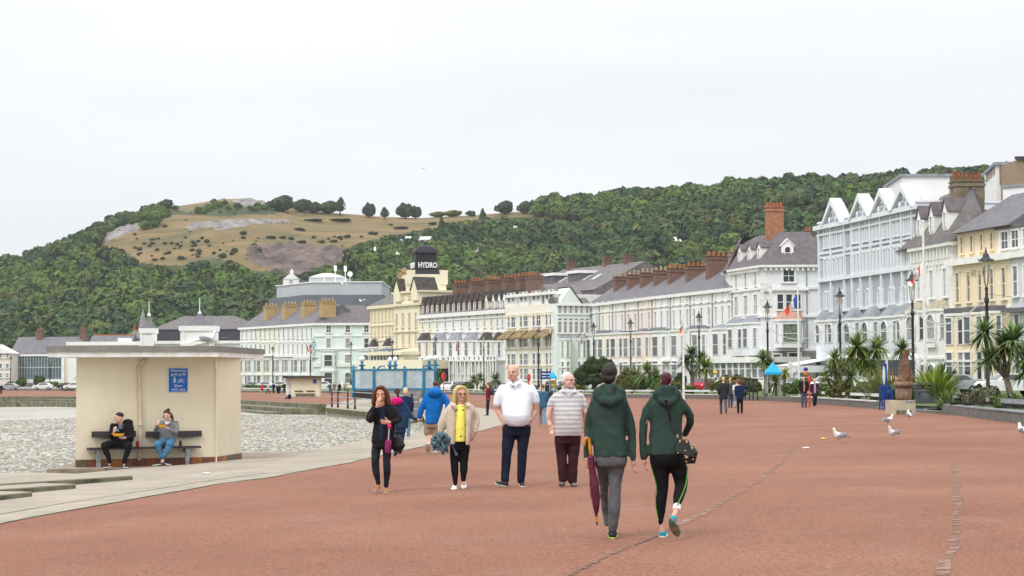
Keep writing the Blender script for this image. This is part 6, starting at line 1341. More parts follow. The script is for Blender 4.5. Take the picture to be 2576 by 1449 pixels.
mb = MB(); s.loft(mb, [(760, 420, 780, .16, .42), (860, 420, 780, .16, .42)]); s.limb(mb, [(470, 800, 74, .36), (400, 810, 76, .15), (355, 825, 74, -.02), (370, 920, 60, 0), (410, 1030, 48, .04), (435, 1130, 38, .05)]); s.limb(mb, [(670, 800, 74, .36), (740, 812, 76, .15), (785, 830, 74, -.02), (765, 930, 58, 0), (725, 1040, 46, 0), (705, 1135, 36, 0)])
s.done(mb, 'track_trousers', blkh, .013, .008, 9)
mb = MB(); Q, h, R = s.H; mb.ell(Q(0, .07, .74), (.365*h, .41*h, .31*h), 16, 10, R); s.done(mb, 'hair', s.hairm, .011)
s.shoe(s.p(455, 1215, .12), s.p(345, 1225, -.1), w=5, mat=bks, sole=m_wsh); s.shoe(s.p(690, 1205, .12), s.p(765, 1225, -.1), w=5, mat=bks, sole=m_wsh)
m_tray = M('yellow_food_tray', (.85, .42, .01), .6, var=.08); m_food = M('chips', (.50, .22, .05), .8, scale=30, var=.4); m_bluef = M('blue_fork', (.05, .45, .65), .5)
def tray(s, x0, x1, y, dy, label):
    a, b = s.p(x0, y, dy), s.p(x1, y, dy); c = (a+b)/2; L = (b-a).length/2; r = thing('food_tray', label, 'tray', s.base+c)
    mb = MB(); n = 16; rim = [(L*math.cos(2*PI*j/n), .07*math.sin(2*PI*j/n), .02+.018*abs(math.cos(2*PI*j/n))) for j in range(n)]; bot = [(x*.6, y_*.6, -.03) for x, y_, z in rim]; ri = [(x*.93, y_*.9, z-.006) for x, y_, z in rim]; bi = [(x*.93, y_*.93, z+.008) for x, y_, z in bot]
    mb.add(rim+bot+ri+bi, [(j, (j+1) % n, n+(j+1) % n, n+j) for j in range(n)]+[(2*n+j, 3*n+j, 3*n+(j+1) % n, 2*n+(j+1) % n) for j in range(n)]+[(j, 2*n+j, 2*n+(j+1) % n, (j+1) % n) for j in range(n)]+[tuple(range(n, 2*n)), tuple(range(3*n, 4*n))[::-1]]); mb.build('tray_shell', m_tray, r)
    mb = MB(); 
    for i in range(10): mb.box(*[v for q in (random.uniform(-.5, .4)*L,) for v in (q, q+.04)], *[v for q in (random.uniform(-.03, .02),) for v in (q, q+.012)], .0, .02+random.random()*.02)
    mb.ell((0, 0, .005), (L*.7, .045, .02), 12, 6); mb.build('chips', m_food, r)
tray(s, 468, 722, 630, -.02, 'yellow polystyrene food tray held by the seated man in black'); f = thing('fork', 'small blue plastic fork in the seated man\'s hand', 'fork', s.base+s.p(570, 520, -.02)); mb = MB(); mb.tube([(0, 0, 0), tuple(s.p(615, 568, -.05)-s.p(570, 520, -.02))], [.006, .01], 6); mb.build('handle', m_bluef, f)
sM = s
s = P('person', 'young woman in grey hoodie and blue jeans sitting on the shelter bench with crossed ankles', (1450, 1210), CE, z=ZP); s.hairm = M('brown_ponytail_hair', (.06, .025, .018), .55, scale=20, var=.3, bump=.004)
mb = MB(); s.head(mb, 1448, 190, 358, yaw=-4, dy=.24, pitch=12, neck=(1450, 400, .34))
s.loft(mb, [(385, 1400, 1500, .07, .36), (470, 1330, 1580, .1, .38), (700, 1320, 1570, .11, .4)])
s.limb(mb, [(1290, 430, 28, .38), (1240, 560, 25, .25), (1290, 460, 18, .08), (1305, 440, 16, .05)]); s.limb(mb, [(1610, 430, 28, .38), (1612, 600, 25, .25), (1490, 520, 17, .05)])
s.hand(mb, s.p(1300, 448, .06), (.25, -.2, 1), (1, -.5, 0), 50, .92); s.hand(mb, s.p(1490, 515, .05), (-1, -.3, .2), (0, -.6, 1), 30, .92)
s.limb(mb, [(1380, 780, 50, .38), (1315, 800, 44, -.02), (1400, 1060, 22, .02), (1420, 1120, 20, -.02)]); s.limb(mb, [(1500, 780, 50, .38), (1530, 800, 44, -.02), (1425, 1050, 22, -.06), (1395, 1120, 20, -.08)])
s.done(mb, 'body', m_skinp, .008, sm=2); s.face()
gh_ = cloth('grey_hoodie', (.185, .19, .20), .1, 10)
mb = MB(); s.loft(mb, [(368, 1370, 1540, .08, .38), (400, 1310, 1590, .11, .38), (470, 1290, 1620, .13, .38), (560, 1290, 1620, .14, .38), (660, 1285, 1610, .155, .38), (705, 1290, 1600, .15, .38)])
s.limb(mb, [(1300, 420, 40, .38), (1255, 500, 42, .33), (1240, 560, 40, .25), (1265, 510, 34, .14), (1285, 470, 27, .09)]); s.limb(mb, [(1600, 420, 40, .38), (1618, 520, 43, .33), (1605, 600, 44, .24), (1550, 565, 36, .12), (1500, 530, 26, .07)])
s.done(mb, 'hoodie', gh_, .012, .009, 9)
mb = MB(); s.loft(mb, [(388, 1385, 1520, .1, .31), (430, 1400, 1505, .12, .3), (455, 1420, 1480, .12, .3)]); s.done(mb, 't_shirt', M('white_tee', (.62, .60, .66), .9), .011)
bj = cloth('blue_jeans', (.075, .19, .33), .22, 6)
mb = MB(); s.loft(mb, [(690, 1290, 1590, .15, .38), (770, 1290, 1590, .16, .38)]); s.limb(mb, [(1375, 770, 76, .34), (1340, 785, 76, .15), (1315, 805, 72, -.02), (1330, 880, 60, 0), (1365, 980, 46, .02), (1385, 1045, 38, .02)]); s.limb(mb, [(1505, 770, 76, .34), (1525, 785, 76, .15), (1530, 805, 72, -.02), (1505, 880, 60, -.03), (1455, 980, 46, -.06), (1425, 1035, 40, -.07)])
s.done(mb, 'jeans', bj, .012, .007, 10)
mb = MB(); Q, h, R = s.H; mb.ell(Q(0, .08, .74), (.38*h, .42*h, .36*h), 16, 10, R); mb.ell(Q(.15, .2, 1.05), (.17*h, .17*h, .17*h), 10, 8, R); mb.tube([Q(.3, .3, .6), Q(.5, .3, .1), Q(.6, .28, -.15)], [.2*h, .18*h, .06*h], 8); mb.tube([Q(-.34, .15, .6), Q(-.42, .2, .2), Q(-.4, .2, .02)], [.08*h, .1*h, .03*h], 8); s.done(mb, 'hair', s.hairm, .011, .006, 25)
s.shoe(s.p(1385, 1165, .0), s.p(1225, 1185, -.1), w=4.8, mat=bks, sole=m_wsh); s.shoe(s.p(1430, 1155, .02), s.p(1550, 1175, -.06), w=4.8, mat=bks, sole=m_wsh)
tray(s, 1320, 1465, 470, -.02, 'yellow food tray held by the seated woman in the grey hoodie')
# ---- blue jacket man (back) and woman with magenta hood
blu = cloth('bright_blue_jacket', (.008, .14, .48), .1, 6)
s = P('person', 'man in a bright blue jacket and khaki shorts holding hands with a woman', (905, 908), CA); s.hairm = M('mid_brown_hair', (.10, .055, .035), .7, scale=20, var=.25)
mb = MB(); s.head(mb, 915, 32, 125, yaw=178, neck=(915, 150, .0)); s.loft(mb, [(150, 870, 960, .09), (230, 820, 990, .11), (540, 810, 920, .11)])
s.limb(mb, [(805, 215, 24), (750, 340, 22), (712, 460, 15)]); s.limb(mb, [(1000, 205, 24), (1055, 290, 20, -.05), (1050, 380, 15, -.1)]); s.hand(mb, s.p(711, 462), (-.15, .1, -1), (0, 1, 0), 35, 1.1); s.hand(mb, s.p(1050, 380, -.1), (0, -.2, -1), (-1, 0, 0), 30, 1.1)
s.limb(mb, [(825, 600, 42), (825, 680, 32), (842, 730, 24, -.1), (845, 790, 17, -.3)]); s.limb(mb, [(900, 600, 42), (905, 700, 33), (905, 790, 26), (903, 880, 17)])
s.done(mb, 'body', m_skin, .012, sm=2)
mb = MB(); s.loft(mb, [(128, 868, 965, .10), (160, 820, 1000, .13), (210, 795, 1018, .16), (320, 790, 1005, .18), (430, 788, 975, .18), (542, 788, 938, .19)]); s.limb(mb, [(815, 210, 40), (775, 290, 42), (745, 350, 38), (728, 420, 34), (712, 462, 28)]); s.limb(mb, [(1000, 205, 38), (1040, 260, 38, -.03), (1062, 320, 34, -.06), (1052, 380, 28, -.1)]); mb.ell(s.p(905, 168, -.14), (.19, .12, .12), 14, 10); mb.tube([s.p(865, 128, -.05), s.p(915, 122, -.14), s.p(965, 128, -.05)], [.05]*3, 8)
s.done(mb, 'jacket', blu, .016, .014, 6, seed=3)
mb = MB(); s.loft(mb, [(535, 788, 938, .16), (590, 782, 935, .15)]); s.limb(mb, [(822, 580, 50), (818, 650, 48)]); s.limb(mb, [(898, 580, 45), (902, 650, 42)]); s.done(mb, 'shorts', cloth('khaki_shorts', (.36, .27, .18)), .016, .008)
mb = MB(); Q, h, R = s.H; mb.ell(Q(0, .08, .68), (.39*h, .42*h, .39*h), 14, 10, R); s.done(mb, 'hair', s.hairm, .014, .01, 30)
s.shoe(s.p(835, 778, -.42), s.p(828, 892, -.25), w=5.2, h=9, mat=m_wsh, sole=m_sole, up=(0, .9, .3), vox=.014); s.shoe(s.p(900, 905, -.05), s.p(905, 890, .22), w=5.2, h=9, mat=m_wsh, sole=m_sole, vox=.014)
nvj = cloth('navy_anorak', (.018, .045, .10), .15, 6)
s = P('person', 'woman in a navy anorak with magenta hood lining holding hands with the blue-jacketed man', (425, 940), CA); s.hairm = M('dark_red_brown_hair', (.045, .02, .022), .6, scale=20, var=.3)
mb = MB(); s.head(mb, 450, 122, 212, yaw=170, neck=(452, 235, 0)); s.loft(mb, [(250, 410, 500, .08), (400, 430, 560, .1), (580, 440, 550, .11)]); s.limb(mb, [(545, 320, 20), (590, 430, 18), (690, 492, 12, -.03)]); s.limb(mb, [(395, 320, 20), (375, 430, 18, .1), (390, 520, 14, .2)]); s.hand(mb, s.p(685, 490, -.03), (1, .1, -.2), (0, 1, 0), 30); s.hand(mb, s.p(390, 520, .2), (0, 0, -1), (0, 1, 0), 30)
s.limb(mb, [(500, 650, 35), (490, 780, 26), (478, 890, 16)]); s.limb(mb, [(460, 650, 35, .1), (440, 800, 26, .15), (425, 915, 16, .1)]); s.done(mb, 'body', m_skin, .013, sm=2)
mb = MB(); s.loft(mb, [(240, 395, 510, .09), (285, 378, 548, .13), (360, 392, 575, .15), (470, 412, 590, .155), (600, 418, 578, .17)]); s.limb(mb, [(540, 320, 34), (570, 385, 35), (605, 440, 30), (660, 482, 23, -.03), (682, 490, 20, -.03)]); s.limb(mb, [(400, 320, 32, .02), (380, 430, 32, .1), (390, 515, 24, .2)]); s.done(mb, 'anorak', nvj, .016, .014, 7)
mb = MB(); mb.ell(s.p(442, 268, -.15), (.15, .09, .09), 14, 10); mb.tube([s.p(385, 250, -.05), s.p(430, 300, -.19), s.p(500, 285, -.12)], [.04, .05, .03], 8); s.done(mb, 'hood_lining', cloth('magenta_lining', (.62, .01, .16)), .014, .008)
mb = MB(); s.loft(mb, [(590, 428, 560, .13), (650, 430, 552, .12)]); s.limb(mb, [(500, 660, 46), (490, 780, 38), (482, 885, 26)]); s.limb(mb, [(462, 660, 44, .1), (445, 800, 36, .15), (428, 900, 25, .1)]); s.done(mb, 'jeans', cloth('dark_blue_jeans', (.02, .045, .11)), .016, .008)
mb = MB(); Q, h, R = s.H; mb.ell(Q(0, .08, .68), (.42*h, .45*h, .42*h), 14, 10, R); mb.tube([Q(-.1, .45, .7), Q(-.2, .55, .2), Q(-.3, .5, -.5), Q(-.5, .45, -.9)], [.2*h, .2*h, .16*h, .04*h], 8); s.done(mb, 'hair', s.hairm, .014, .01, 30)
s.shoe(s.p(478, 912, -.05), s.p(482, 898, .18), w=4.5, mat=bks, vox=.014); s.shoe(s.p(418, 938, .05), s.p(428, 925, .28), w=4.5, mat=bks, vox=.014)
# ---- template walkers in centimetres (180 tall), y down
def walker(px, py, hgt, face, label, top, low, hair, ph=0, topend=98, skirt=0, shorts=0, hairlen=0, bag=None, sleeves=1, group='people strolling in the distance', at=None, shoes=None, bald=0, pack=None, skinm=None, arms=0, vox=.03):
    b = at or G(px, py); b = Vector((b.x, b.y, b.z)); s = P('person', label, None, None, cm=hgt/1.8, at=b, group=group, mirror=-1 if ph % 2 else 1); hm = hair
    k = [(.25, -.2), (.12, -.1), (.05, .02)][ph % 3]; fw = -1 if face == 'f' else 1; yaw = 0 if face == 'f' else (180 if face == 'b' else (90 if face == 'r' else -90))
    dr = Vector((0, fw)) if face in 'fb' else Vector((1 if face == 'r' else -1, 0))
    def q(x, y, r, along=0):   # along = metres in the walking direction
        if face in 'fb': return (x, y, r, along*dr.y)
        return (s.mir*dr.x*along*100/(hgt/1.8)*1., y, r, x*.01)
    s.mir = s.mir if face in 'fb' else 1
    mb = MB(); s.head(mb, 0 if face in 'fb' else dr.x*2, 2, 25, yaw=yaw, det=True, neck=(0, 32, 0)); W_ = 1 if face in 'fb' else .62; dp = .12 if face in 'fb' else .19
    s.loft(mb, [(34, -12*W_, 12*W_, dp*.8), (48, -16*W_, 16*W_, dp), (92, -14*W_, 14*W_, dp)])
    aL = [q(-20, 40, 5), q(-24, 64, 4.4, -k[0]*.5), q(-23, 84, 3.2, -k[0]*.2)]; aR = [q(20, 40, 5), q(24, 64, 4.4, k[0]*.4), q(21, 84, 3.2, k[0])]
    if arms: aR = [q(20, 40, 5), q(26, 62, 4.4, .02), q(12, 68, 3.2, .22)]
    s.limb(mb, aL); s.limb(mb, aR)
    for a, l in ((aL, 1), (aR, -1)): s.hand(mb, s.p(a[-1][0], a[-1][1], a[-1][3] if len(a[-1]) > 3 else 0), (0, fw*.1, -1), (l*.3, fw, 0), 25, 1.)
    lL = [q(-9, 96, 8), q(-10, 132, 5.6, k[0]), q(-9, 172, 3.6, k[0]*.9)]; lR = [q(9, 96, 8), q(9, 132, 5.6, k[1]*.5), q(9, 172 if k[1] > -.15 else 168, 3.6, k[1]*1.6)]
    s.limb(mb, lL); s.limb(mb, lR); s.done(mb, 'body', skinm or m_skin, vox*.62, sm=2)
    mb = MB(); s.loft(mb, [(31, -11*W_, 11*W_, dp*.8), (38, -19*W_, 19*W_, dp), (52, -20.5*W_, 20.5*W_, dp*1.1), (76, -19*W_, 19*W_, dp*1.15), (topend, -20*W_, 20*W_, dp*1.2)])
    f = 1.5; gr = lambda a, n: [(p[0], p[1], p[2]*1.55)+tuple(p[3:]) for p in a[:n]]
    s.limb(mb, gr(aL, 3 if sleeves else 2)); s.limb(mb, gr(aR, 3 if sleeves else 2)); s.done(mb, 'jacket' if sleeves else 'shirt', top, vox*.8, .008, 7)
    mb = MB(); s.loft(mb, [(90, -17*W_, 17*W_, dp), (102, -17*W_, 17*W_, dp)])
    if skirt: s.loft(mb, [(95, -17, 17, .13), (skirt, -20, 20, .16)])
    else:
        n = 2 if shorts else 3
        for a in (lL, lR): s.limb(mb, [(p[0], p[1]-(0 if not shorts or i == 0 else 6), p[2]*[1.1, 1.3, 1.75][i])+tuple(p[3:]) for i, p in enumerate(a[:n])])
    s.done(mb, 'skirt' if skirt else ('shorts' if shorts else 'trousers'), low, vox*.8, .005)
    Q, h, R = s.H; mb = MB()
    if bald: mb.tube([Q(-.33, .1, .5), Q(-.25, .34, .42), Q(.25, .34, .42), Q(.33, .1, .5)], [.08*h]*4, 8)
    else: mb.ell(Q(0, .1, .7), (.4*h, .43*h, .4*h), 14, 10, R)
    if hairlen: mb.tube([Q(0, .25, .6), Q(0, .28, .2), Q(0, .25, .3-hairlen)], [.36*h, .38*h, .2*h], 10)
    s.done(mb, 'hair', hm, vox*.6)
    for a in (lL, lR):
        p = s.p(a[2][0], a[2][1]+8, a[2][3] if len(a[2]) > 3 else 0); p.z = max(p.z, .0) if a is lR else 0
        d3 = Vector((dr.x, dr.y, 0))*.2*s.cm; s.shoe(p-d3*.35, p+d3*.9, w=4.6, mat=shoes or bks, vox=vox*.7)
    if bag: mb = MB(); mb.ell(s.p(*bag[:2], bag[2]), (.13, .08, .15), 12, 8); mb.build('handbag', bag[3], s.root, True)
    if pack: mb = MB(); p = s.p(0, 50, 0); mb.ell(p-Vector((dr.x, dr.y, 0))*.2, (.13, .13, .22), 12, 8); mb.build('rucksack', pack, s.root, True)
    return s
c_dk = cloth('dark_grey_coat', (.03, .028, .032)); c_gr = cloth('grey_coat', (.065, .068, .078)); c_nv = cloth('navy_coat', (.012, .022, .07)); c_rd = cloth('dark_red_jacket', (.16, .012, .02)); c_bt = cloth('blue_grey_jacket', (.045, .13, .22)); c_lj = cloth('light_blue_jeans', (.12, .26, .36)); c_gt = cloth('blue_grey_trousers', (.07, .085, .12)); c_bk = cloth('black_clothes', (.012, .012, .014)); c_pk = cloth('bright_red_top', (.62, .02, .05)); c_wh = cloth('white_top', (.6, .62, .6)); c_pu = cloth('purple_coat', (.05, .012, .04)); c_tn = cloth('tan_coat', (.42, .30, .2)); c_ol = cloth('olive_coat', (.16, .16, .13))
h_gy = M('grey_hair', (.45, .42, .4), .7); h_br = M('brown_hair', (.09, .045, .025), .7); h_bl = M('light_blonde_hair', (.58, .45, .26), .7); h_gi = M('ginger_hair', (.25, .09, .04), .7)
CGx = lambda x, y: (1744.1+.1302*x, 925.7+.1302*y)
walker(*CGx(585, 892), 1.78, 'b', 'balding man in a dark coat walking away, front left of the far group', c_dk, c_gt, h_gy, 0, topend=108, bald=1, skinm=m_skinp)
walker(*CGx(715, 770), 1.74, 'b', 'bald man in a grey coat walking away just behind the man in the dark coat', c_gr, c_gt, h_gy, 1, topend=104, bald=1)
walker(*CGx(845, 770), 1.6, 'b', 'fair-haired woman in pale trousers half hidden behind the woman in the navy coat', c_wh, M('pale_trousers', (.4, .42, .5), .9), h_gi, 0)
walker(*CGx(905, 885), 1.63, 'b', 'brown-haired woman walking away in a navy coat with a black bag', c_nv, c_bk, h_br, 2, topend=104, hairlen=.3, bag=(26, 70, -.05, bl))
s = walker(*CGx(2140, 768), 1.78, 'f', 'dark-haired man in an open black jacket standing next to the woman in the purple coat', c_bk, c_gt, M('short_dark_hair', (.03, .02, .015)), 2, topend=96)
mb = MB(); s.loft(mb, [(34, -5, 6, .125, -.02), (60, -6, 7, .145, -.02), (92, -6, 6, .15, -.02)]); s.done(mb, 'shirt', M('pink_check_shirt', (.5, .22, .2), .9, scale=12, var=.3), .02)
s = walker(*CGx(2350, 755), 1.6, 'f', 'blonde woman in a long purple coat and striped top facing the camera', c_pu, c_bk, h_bl, 0, topend=112, hairlen=.1, shoes=M('beige_shoe', (.5, .36, .28), .8), arms=1)
mb = MB(); s.loft(mb, [(34, -7, 7, .12, -.03), (60, -9, 8, .145, -.03), (94, -9, 8, .16, -.03)]); ms_ = M('striped_top', (.5, .5, .52), .85); wv = ms_.node_tree.nodes.new('ShaderNodeTexWave'); wv.bands_direction = 'Z'; wv.inputs['Scale'].default_value = 5; tc_ = ms_.node_tree.nodes.new('ShaderNodeTexCoord'); ms_.node_tree.links.new(tc_.outputs['Object'], wv.inputs[0]); rr = ms_.node_tree.nodes.new('ShaderNodeValToRGB'); rr.color_ramp.interpolation = 'CONSTANT'
rr.color_ramp.elements[0].color = (.05, .2, .28, 1); rr.color_ramp.elements[1].color = (.75, .72, .72, 1); rr.color_ramp.elements[1].position = .5; q_ = rr.color_ramp.elements.new(.85); q_.color = (.6, .1, .12, 1); ms_.node_tree.links.new(wv.outputs[0], rr.inputs[0]); ms_.node_tree.links.new(rr.outputs[0], ms_.node_tree.nodes['Principled BSDF'].inputs['Base Color']); s.done(mb, 'top', ms_, .02)
walker(905.6+.2083*1548, 952.6+.2083*444, 1.75, 'l', 'man in a dark red jacket with a grey rucksack standing sideways near the apron end', c_rd, cloth('dark_navy_trousers', (.015, .02, .04)), h_gi, 2, pack=M('grey_rucksack', (.06, .065, .075), .9))
walker(1194.1+.2315*742, 905.6+.2315*714, 1.6, 'b', 'short-haired woman in a blue-grey jacket and cropped jeans walking away beyond the tall man', c_bt, c_lj, h_gi, 0, topend=100, shoes=M('beige_shoe', (.5, .36, .28)), shorts=0)
walker(905.6+.2083*552, 952.6+.2083*722, 1.6, 'b', 'blonde person in pale jeans mostly hidden behind the woman in the navy anorak', c_nv, c_lj, h_bl, 1, hairlen=.5, shoes=m_wsh)
far = [(659, 993, 1.65, 'f', 'woman in a bright red top and black skirt on the distant promenade', c_pk, c_bk, h_br, 0, dict(skirt=120)), (674, 992.5, 1.75, 'r', 'person in a white top and black trousers beside the woman in the red top', c_wh, c_bk, M('short_dark_hair', (.03, .02, .015)), 0, {}),
       (688, 990, 1.75, 'b', 'person in a navy coat third from the left on the distant promenade', c_nv, c_bk, h_br, 2, {}), (700.5, 1001.5, 1.65, 'f', 'woman in a black top and shorts with bare legs on the distant promenade', c_bk, c_bk, h_br, 1, dict(shorts=1)),
       (715.5, 989.5, 1.75, 'f', 'person all in black standing right of the navy-coated walker', c_bk, c_bk, M('short_dark_hair', (.03, .02, .015)), 2, {}), (830, 991, 1.72, 'b', 'person in a dark blue coat left of the railings, leftmost of four', c_gt, c_gt, h_br, 0, {}), (841, 989, 1.75, 'b', 'grey-haired person in an olive coat left of the railings', c_ol, c_ol, h_gy, 1, {}), (854, 990, 1.7, 'b', 'person in black third in the group behind the railings', c_bk, c_bk, M('short_dark_hair', (.03, .02, .015)), 2, {}), (868, 989, 1.7, 'b', 'person in a tan coat under a blue umbrella behind the railings', c_tn, c_gt, h_br, 0, {}),
       (3, 992, 1.7, 'f', 'dark figure at the extreme left of the distant promenade', c_bk, c_bk, h_br, 2, {}), (244, 990, 1.6, 'b', 'dark figure near the yellow flowering bush on the distant promenade', c_bk, c_bk, h_br, 1, dict(shorts=1))]
for a in far: walker(a[0], a[1], a[2], a[3], a[4], a[5], a[6], a[7], a[8], vox=.05, **a[9])
# seated person on the far steps
b = G(727, 1005); s = P('person', 'person in dark clothes sitting against the small shelter with legs stretched out', None, None, cm=.98, at=b, group='people strolling in the distance')
mb = MB(); s.head(mb, 6, 95, 118, yaw=-40, dy=0, neck=(8, 126, .02)); s.loft(mb, [(130, -8, 22, .1), (165, -10, 20, .12)]); s.limb(mb, [(0, 168, 8), (-25, 140, 6), (-42, 172, 4.5)]); s.limb(mb, [(10, 168, 8), (-10, 142, 6, -.1), (-26, 174, 4.5, -.1)]); s.limb(mb, [(-8, 135, 5), (-18, 152, 4, -.1), (-24, 142, 4, -.12)]); s.done(mb, 'body', m_skin, .04)
mb = MB(); s.loft(mb, [(124, -4, 18, .12), (132, -14, 28, .14), (172, -14, 24, .17)]); s.limb(mb, [(-8, 135, 7), (-18, 152, 6, -.1)]); s.done(mb, 'coat', c_bk, .04); mb = MB(); s.limb(mb, [(0, 168, 10), (-25, 140, 8), (-42, 172, 6)]); s.limb(mb, [(10, 168, 10), (-10, 142, 8, -.1), (-26, 174, 6, -.1)]); s.done(mb, 'trousers', c_gt, .04); mb = MB(); Q, h, R = s.H; mb.ell(Q(0, .1, .7), (.4*h, .43*h, .4*h), 12, 8, R); s.done(mb, 'hair', h_br, .035)
# ================================================================= NEAR SHELTER
ZP = -.394
def plane_hit(px, py, A, Bp):
    d = ray(px, py); t = Bp-A; n = Vector((-t.y, t.x, 0)); k = n.dot(A-CAM)/n.dot(d); return CAM+d*k
m_sh = M('shelter_cream', (.72, .64, .48), .9, scale=1.3, col2=(.66, .58, .43), bump=.004, bscale=14, stretch=(1.1, 1.1, .6))
m_fascia = M('white_fascia', (.80, .79, .76), .7, scale=3, col2=(.62, .60, .55), stretch=(1.5, 1.5, .3)); m_asp = M('asphalt_roofing', (.235, .225, .205), .9, scale=2, col2=(.17, .165, .15), bump=.01)
sFL, sFR, sSR = (W(192, 943, 46.0), W(545, 943, 47.3), W(606, 943, 49.6))
for v in (sFL, sFR, sSR): v.z = ZP
sBL = sFL+(sSR-sFR); rt = thing('promenade_shelter', 'large cream seafront shelter with flat white-edged roof and brown tile base', 'shelter', sFL)
L3 = lambda v: v-sFL
H0, H1, H2 = 2.54, 2.66, 2.795
P_ = [L3(sFL), L3(sFR), L3(sSR), L3(sBL)]
mb = MB(); mb.prism([(p.x, p.y) for p in P_], .17, H0); mb.build('wall', m_sh, rt)
# brown tiles round the foot
TM = [M(f'brown_tile_{k}', c, .5, scale=8, var=.15) for k, c in (('a', (.32, .10, .03)), ('b', (.20, .075, .04)), ('c', (.13, .09, .06)), ('d', (.38, .15, .04)))]
mb = MB()
for a, b in ((sFL, sFR), (sFR, sSR)):
    t = (b-a); Ln = t.length; t.normalize(); n = Vector((t.y, -t.x, 0)); k = 0; x = 0
    while x < Ln-.02:
        w_ = min(.27, Ln-x); mb.m = random.choice([0, 1, 1, 2, 3, 1]); p = L3(a)+t*x; q = p+t*(w_-.008); o_ = n*.03
        mb.prism([tuple((p+o_).xy), tuple((q+o_).xy), tuple((q-n*.1).xy), tuple((p-n*.1).xy)], 0, .175); x += w_
mb.m = 2; mb.prism([(p.x, p.y) for p in offpoly([p.xy for p in P_], [.02]*4)], 0, .17)
mb.build('tile_base', TM, rt)
rA, rB, rC = W(120, 943, 45.5), W(550, 943, 46.4), W(663, 943, 52.6); rD = rA+(rC-rB)
RP = [L3(v).xy for v in (rA, rB, rC, rD)]
mb = MB(); mb.prism([tuple(p) for p in RP], H0, H1); mb.build('fascia', m_fascia, rt)
mb = MB(); mb.prism([tuple(p) for p in offpoly(RP, [-.03]*4)], H1, H2); mb.build('roof', m_asp, rt)
tW = (sFR-sFL).normalized(); nW = Vector((tW.y, -tW.x, 0)); aW = math.atan2(tW.y, tW.x)
def wp_(px, py, out=0): return plane_hit(px, py, sFL, sFR)-sFL+nW*out
mp_ = M('painted_pipe', (.62, .50, .37), .6, scale=4, var=.1)
mb = MB(); mb.tube([wp_(364, 900, .05), wp_(363, 908, .09), wp_(351, 916, .09), wp_(348.5, 924, .07), wp_(351, 1020, .07), wp_(352, 1085, .07), wp_(350, 1120, .07), wp_(348, 1158, .07)], .042, 8)
mb.tube([wp_(349, 923, .07), wp_(349, 929, .07)], .055, 8); mb.tube([wp_(352, 1066, .07), wp_(352, 1072, .07)], .052, 8); mb.build('downpipe', mp_, rt, True)
mb = MB(); c = wp_(316, 0); 
mb.tube([wp_(542.5, 900, .02), wp_(543.5, 1165, .02)], .02, 6); mb.build('corner_bead', M('bead', (.74, .68, .54), .8), rt)
# blue sign on the wall
m_bs = M('sign_blue', (.012, .10, .42), .4, var=.03); m_sw = M('sign_white', (.72, .74, .78), .5)
c = wp_(447.5, 956, .02); r = thing('information_sign', 'blue bilingual share-with-care sign on the big shelter wall', 'sign', sFL+c, aW)
hw, hh = (wp_(472.5, 956)-wp_(422.5, 956)).length/2, (wp_(447, 925.6)-wp_(447, 986.8)).length/2
mb = MB(); mb.box(-hw, hw, -.012, .02, -hh, hh); mb.build('backing', m_sw, r); mb = MB(); mb.box(-hw+.012, hw-.012, -.018, -.011, -hh+.012, hh-.012); pn = mb.build('panel', m_bs, r)
for tx_, zz_, sz in (('Rhannwch', .222, .098), ('gyda gofal', .137, .098), ('Share', -.135, .098), ('with care', -.222, .098)):
    o = text(tx_, sz*.9, m_sw, pn, .002); o.matrix_basis = Matrix.Translation((0, -.022, zz_)) @ Matrix.Rotation(PI/2, 4, 'X')
y_ = -.021; mb = MB(); Z = 0.0; pt = lambda x, z: (x, y_, z)
mb.ell(pt(-.088, .072), (.014, .003, .014), 10, 6)
for seg, r_ in (([(-.088, .052), (-.088, .01)], .014), ([(-.088, .01), (-.098, -.03), (-.118, -.062)], .0085), ([(-.088, .01), (-.072, -.02), (-.062, -.062)], .0085), ([(-.09, .048), (-.112, .02), (-.12, -.005)], .006), ([(-.086, .048), (-.066, .02), (-.052, .008)], .006)):
    mb.tube([pt(*p) for p in seg], r_, 6)
mb.build('pedestrian_symbol', m_sw, pn); mb = MB()
for cx in (.018, .11): mb.tube([pt(cx+.032*math.cos(k*PI/8), -.03+.032*math.sin(k*PI/8)) for k in range(17)], .0042, 5, cap=False)
mb.tube([pt(.018, -.03), pt(.04, .018), pt(.062, -.032), pt(.018, -.03)], .0042, 5); mb.tube([pt(.04, .018), pt(.092, .02), pt(.062, -.032)], .0042, 5); mb.tube([pt(.11, -.03), pt(.088, .038), pt(.075, .042)], .0042, 5); mb.tube([pt(.04, .018), pt(.036, .032)], .0042, 5); mb.tube([pt(.026, .034), pt(.046, .034)], .005, 5); mb.build('bicycle_symbol', m_sw, pn)
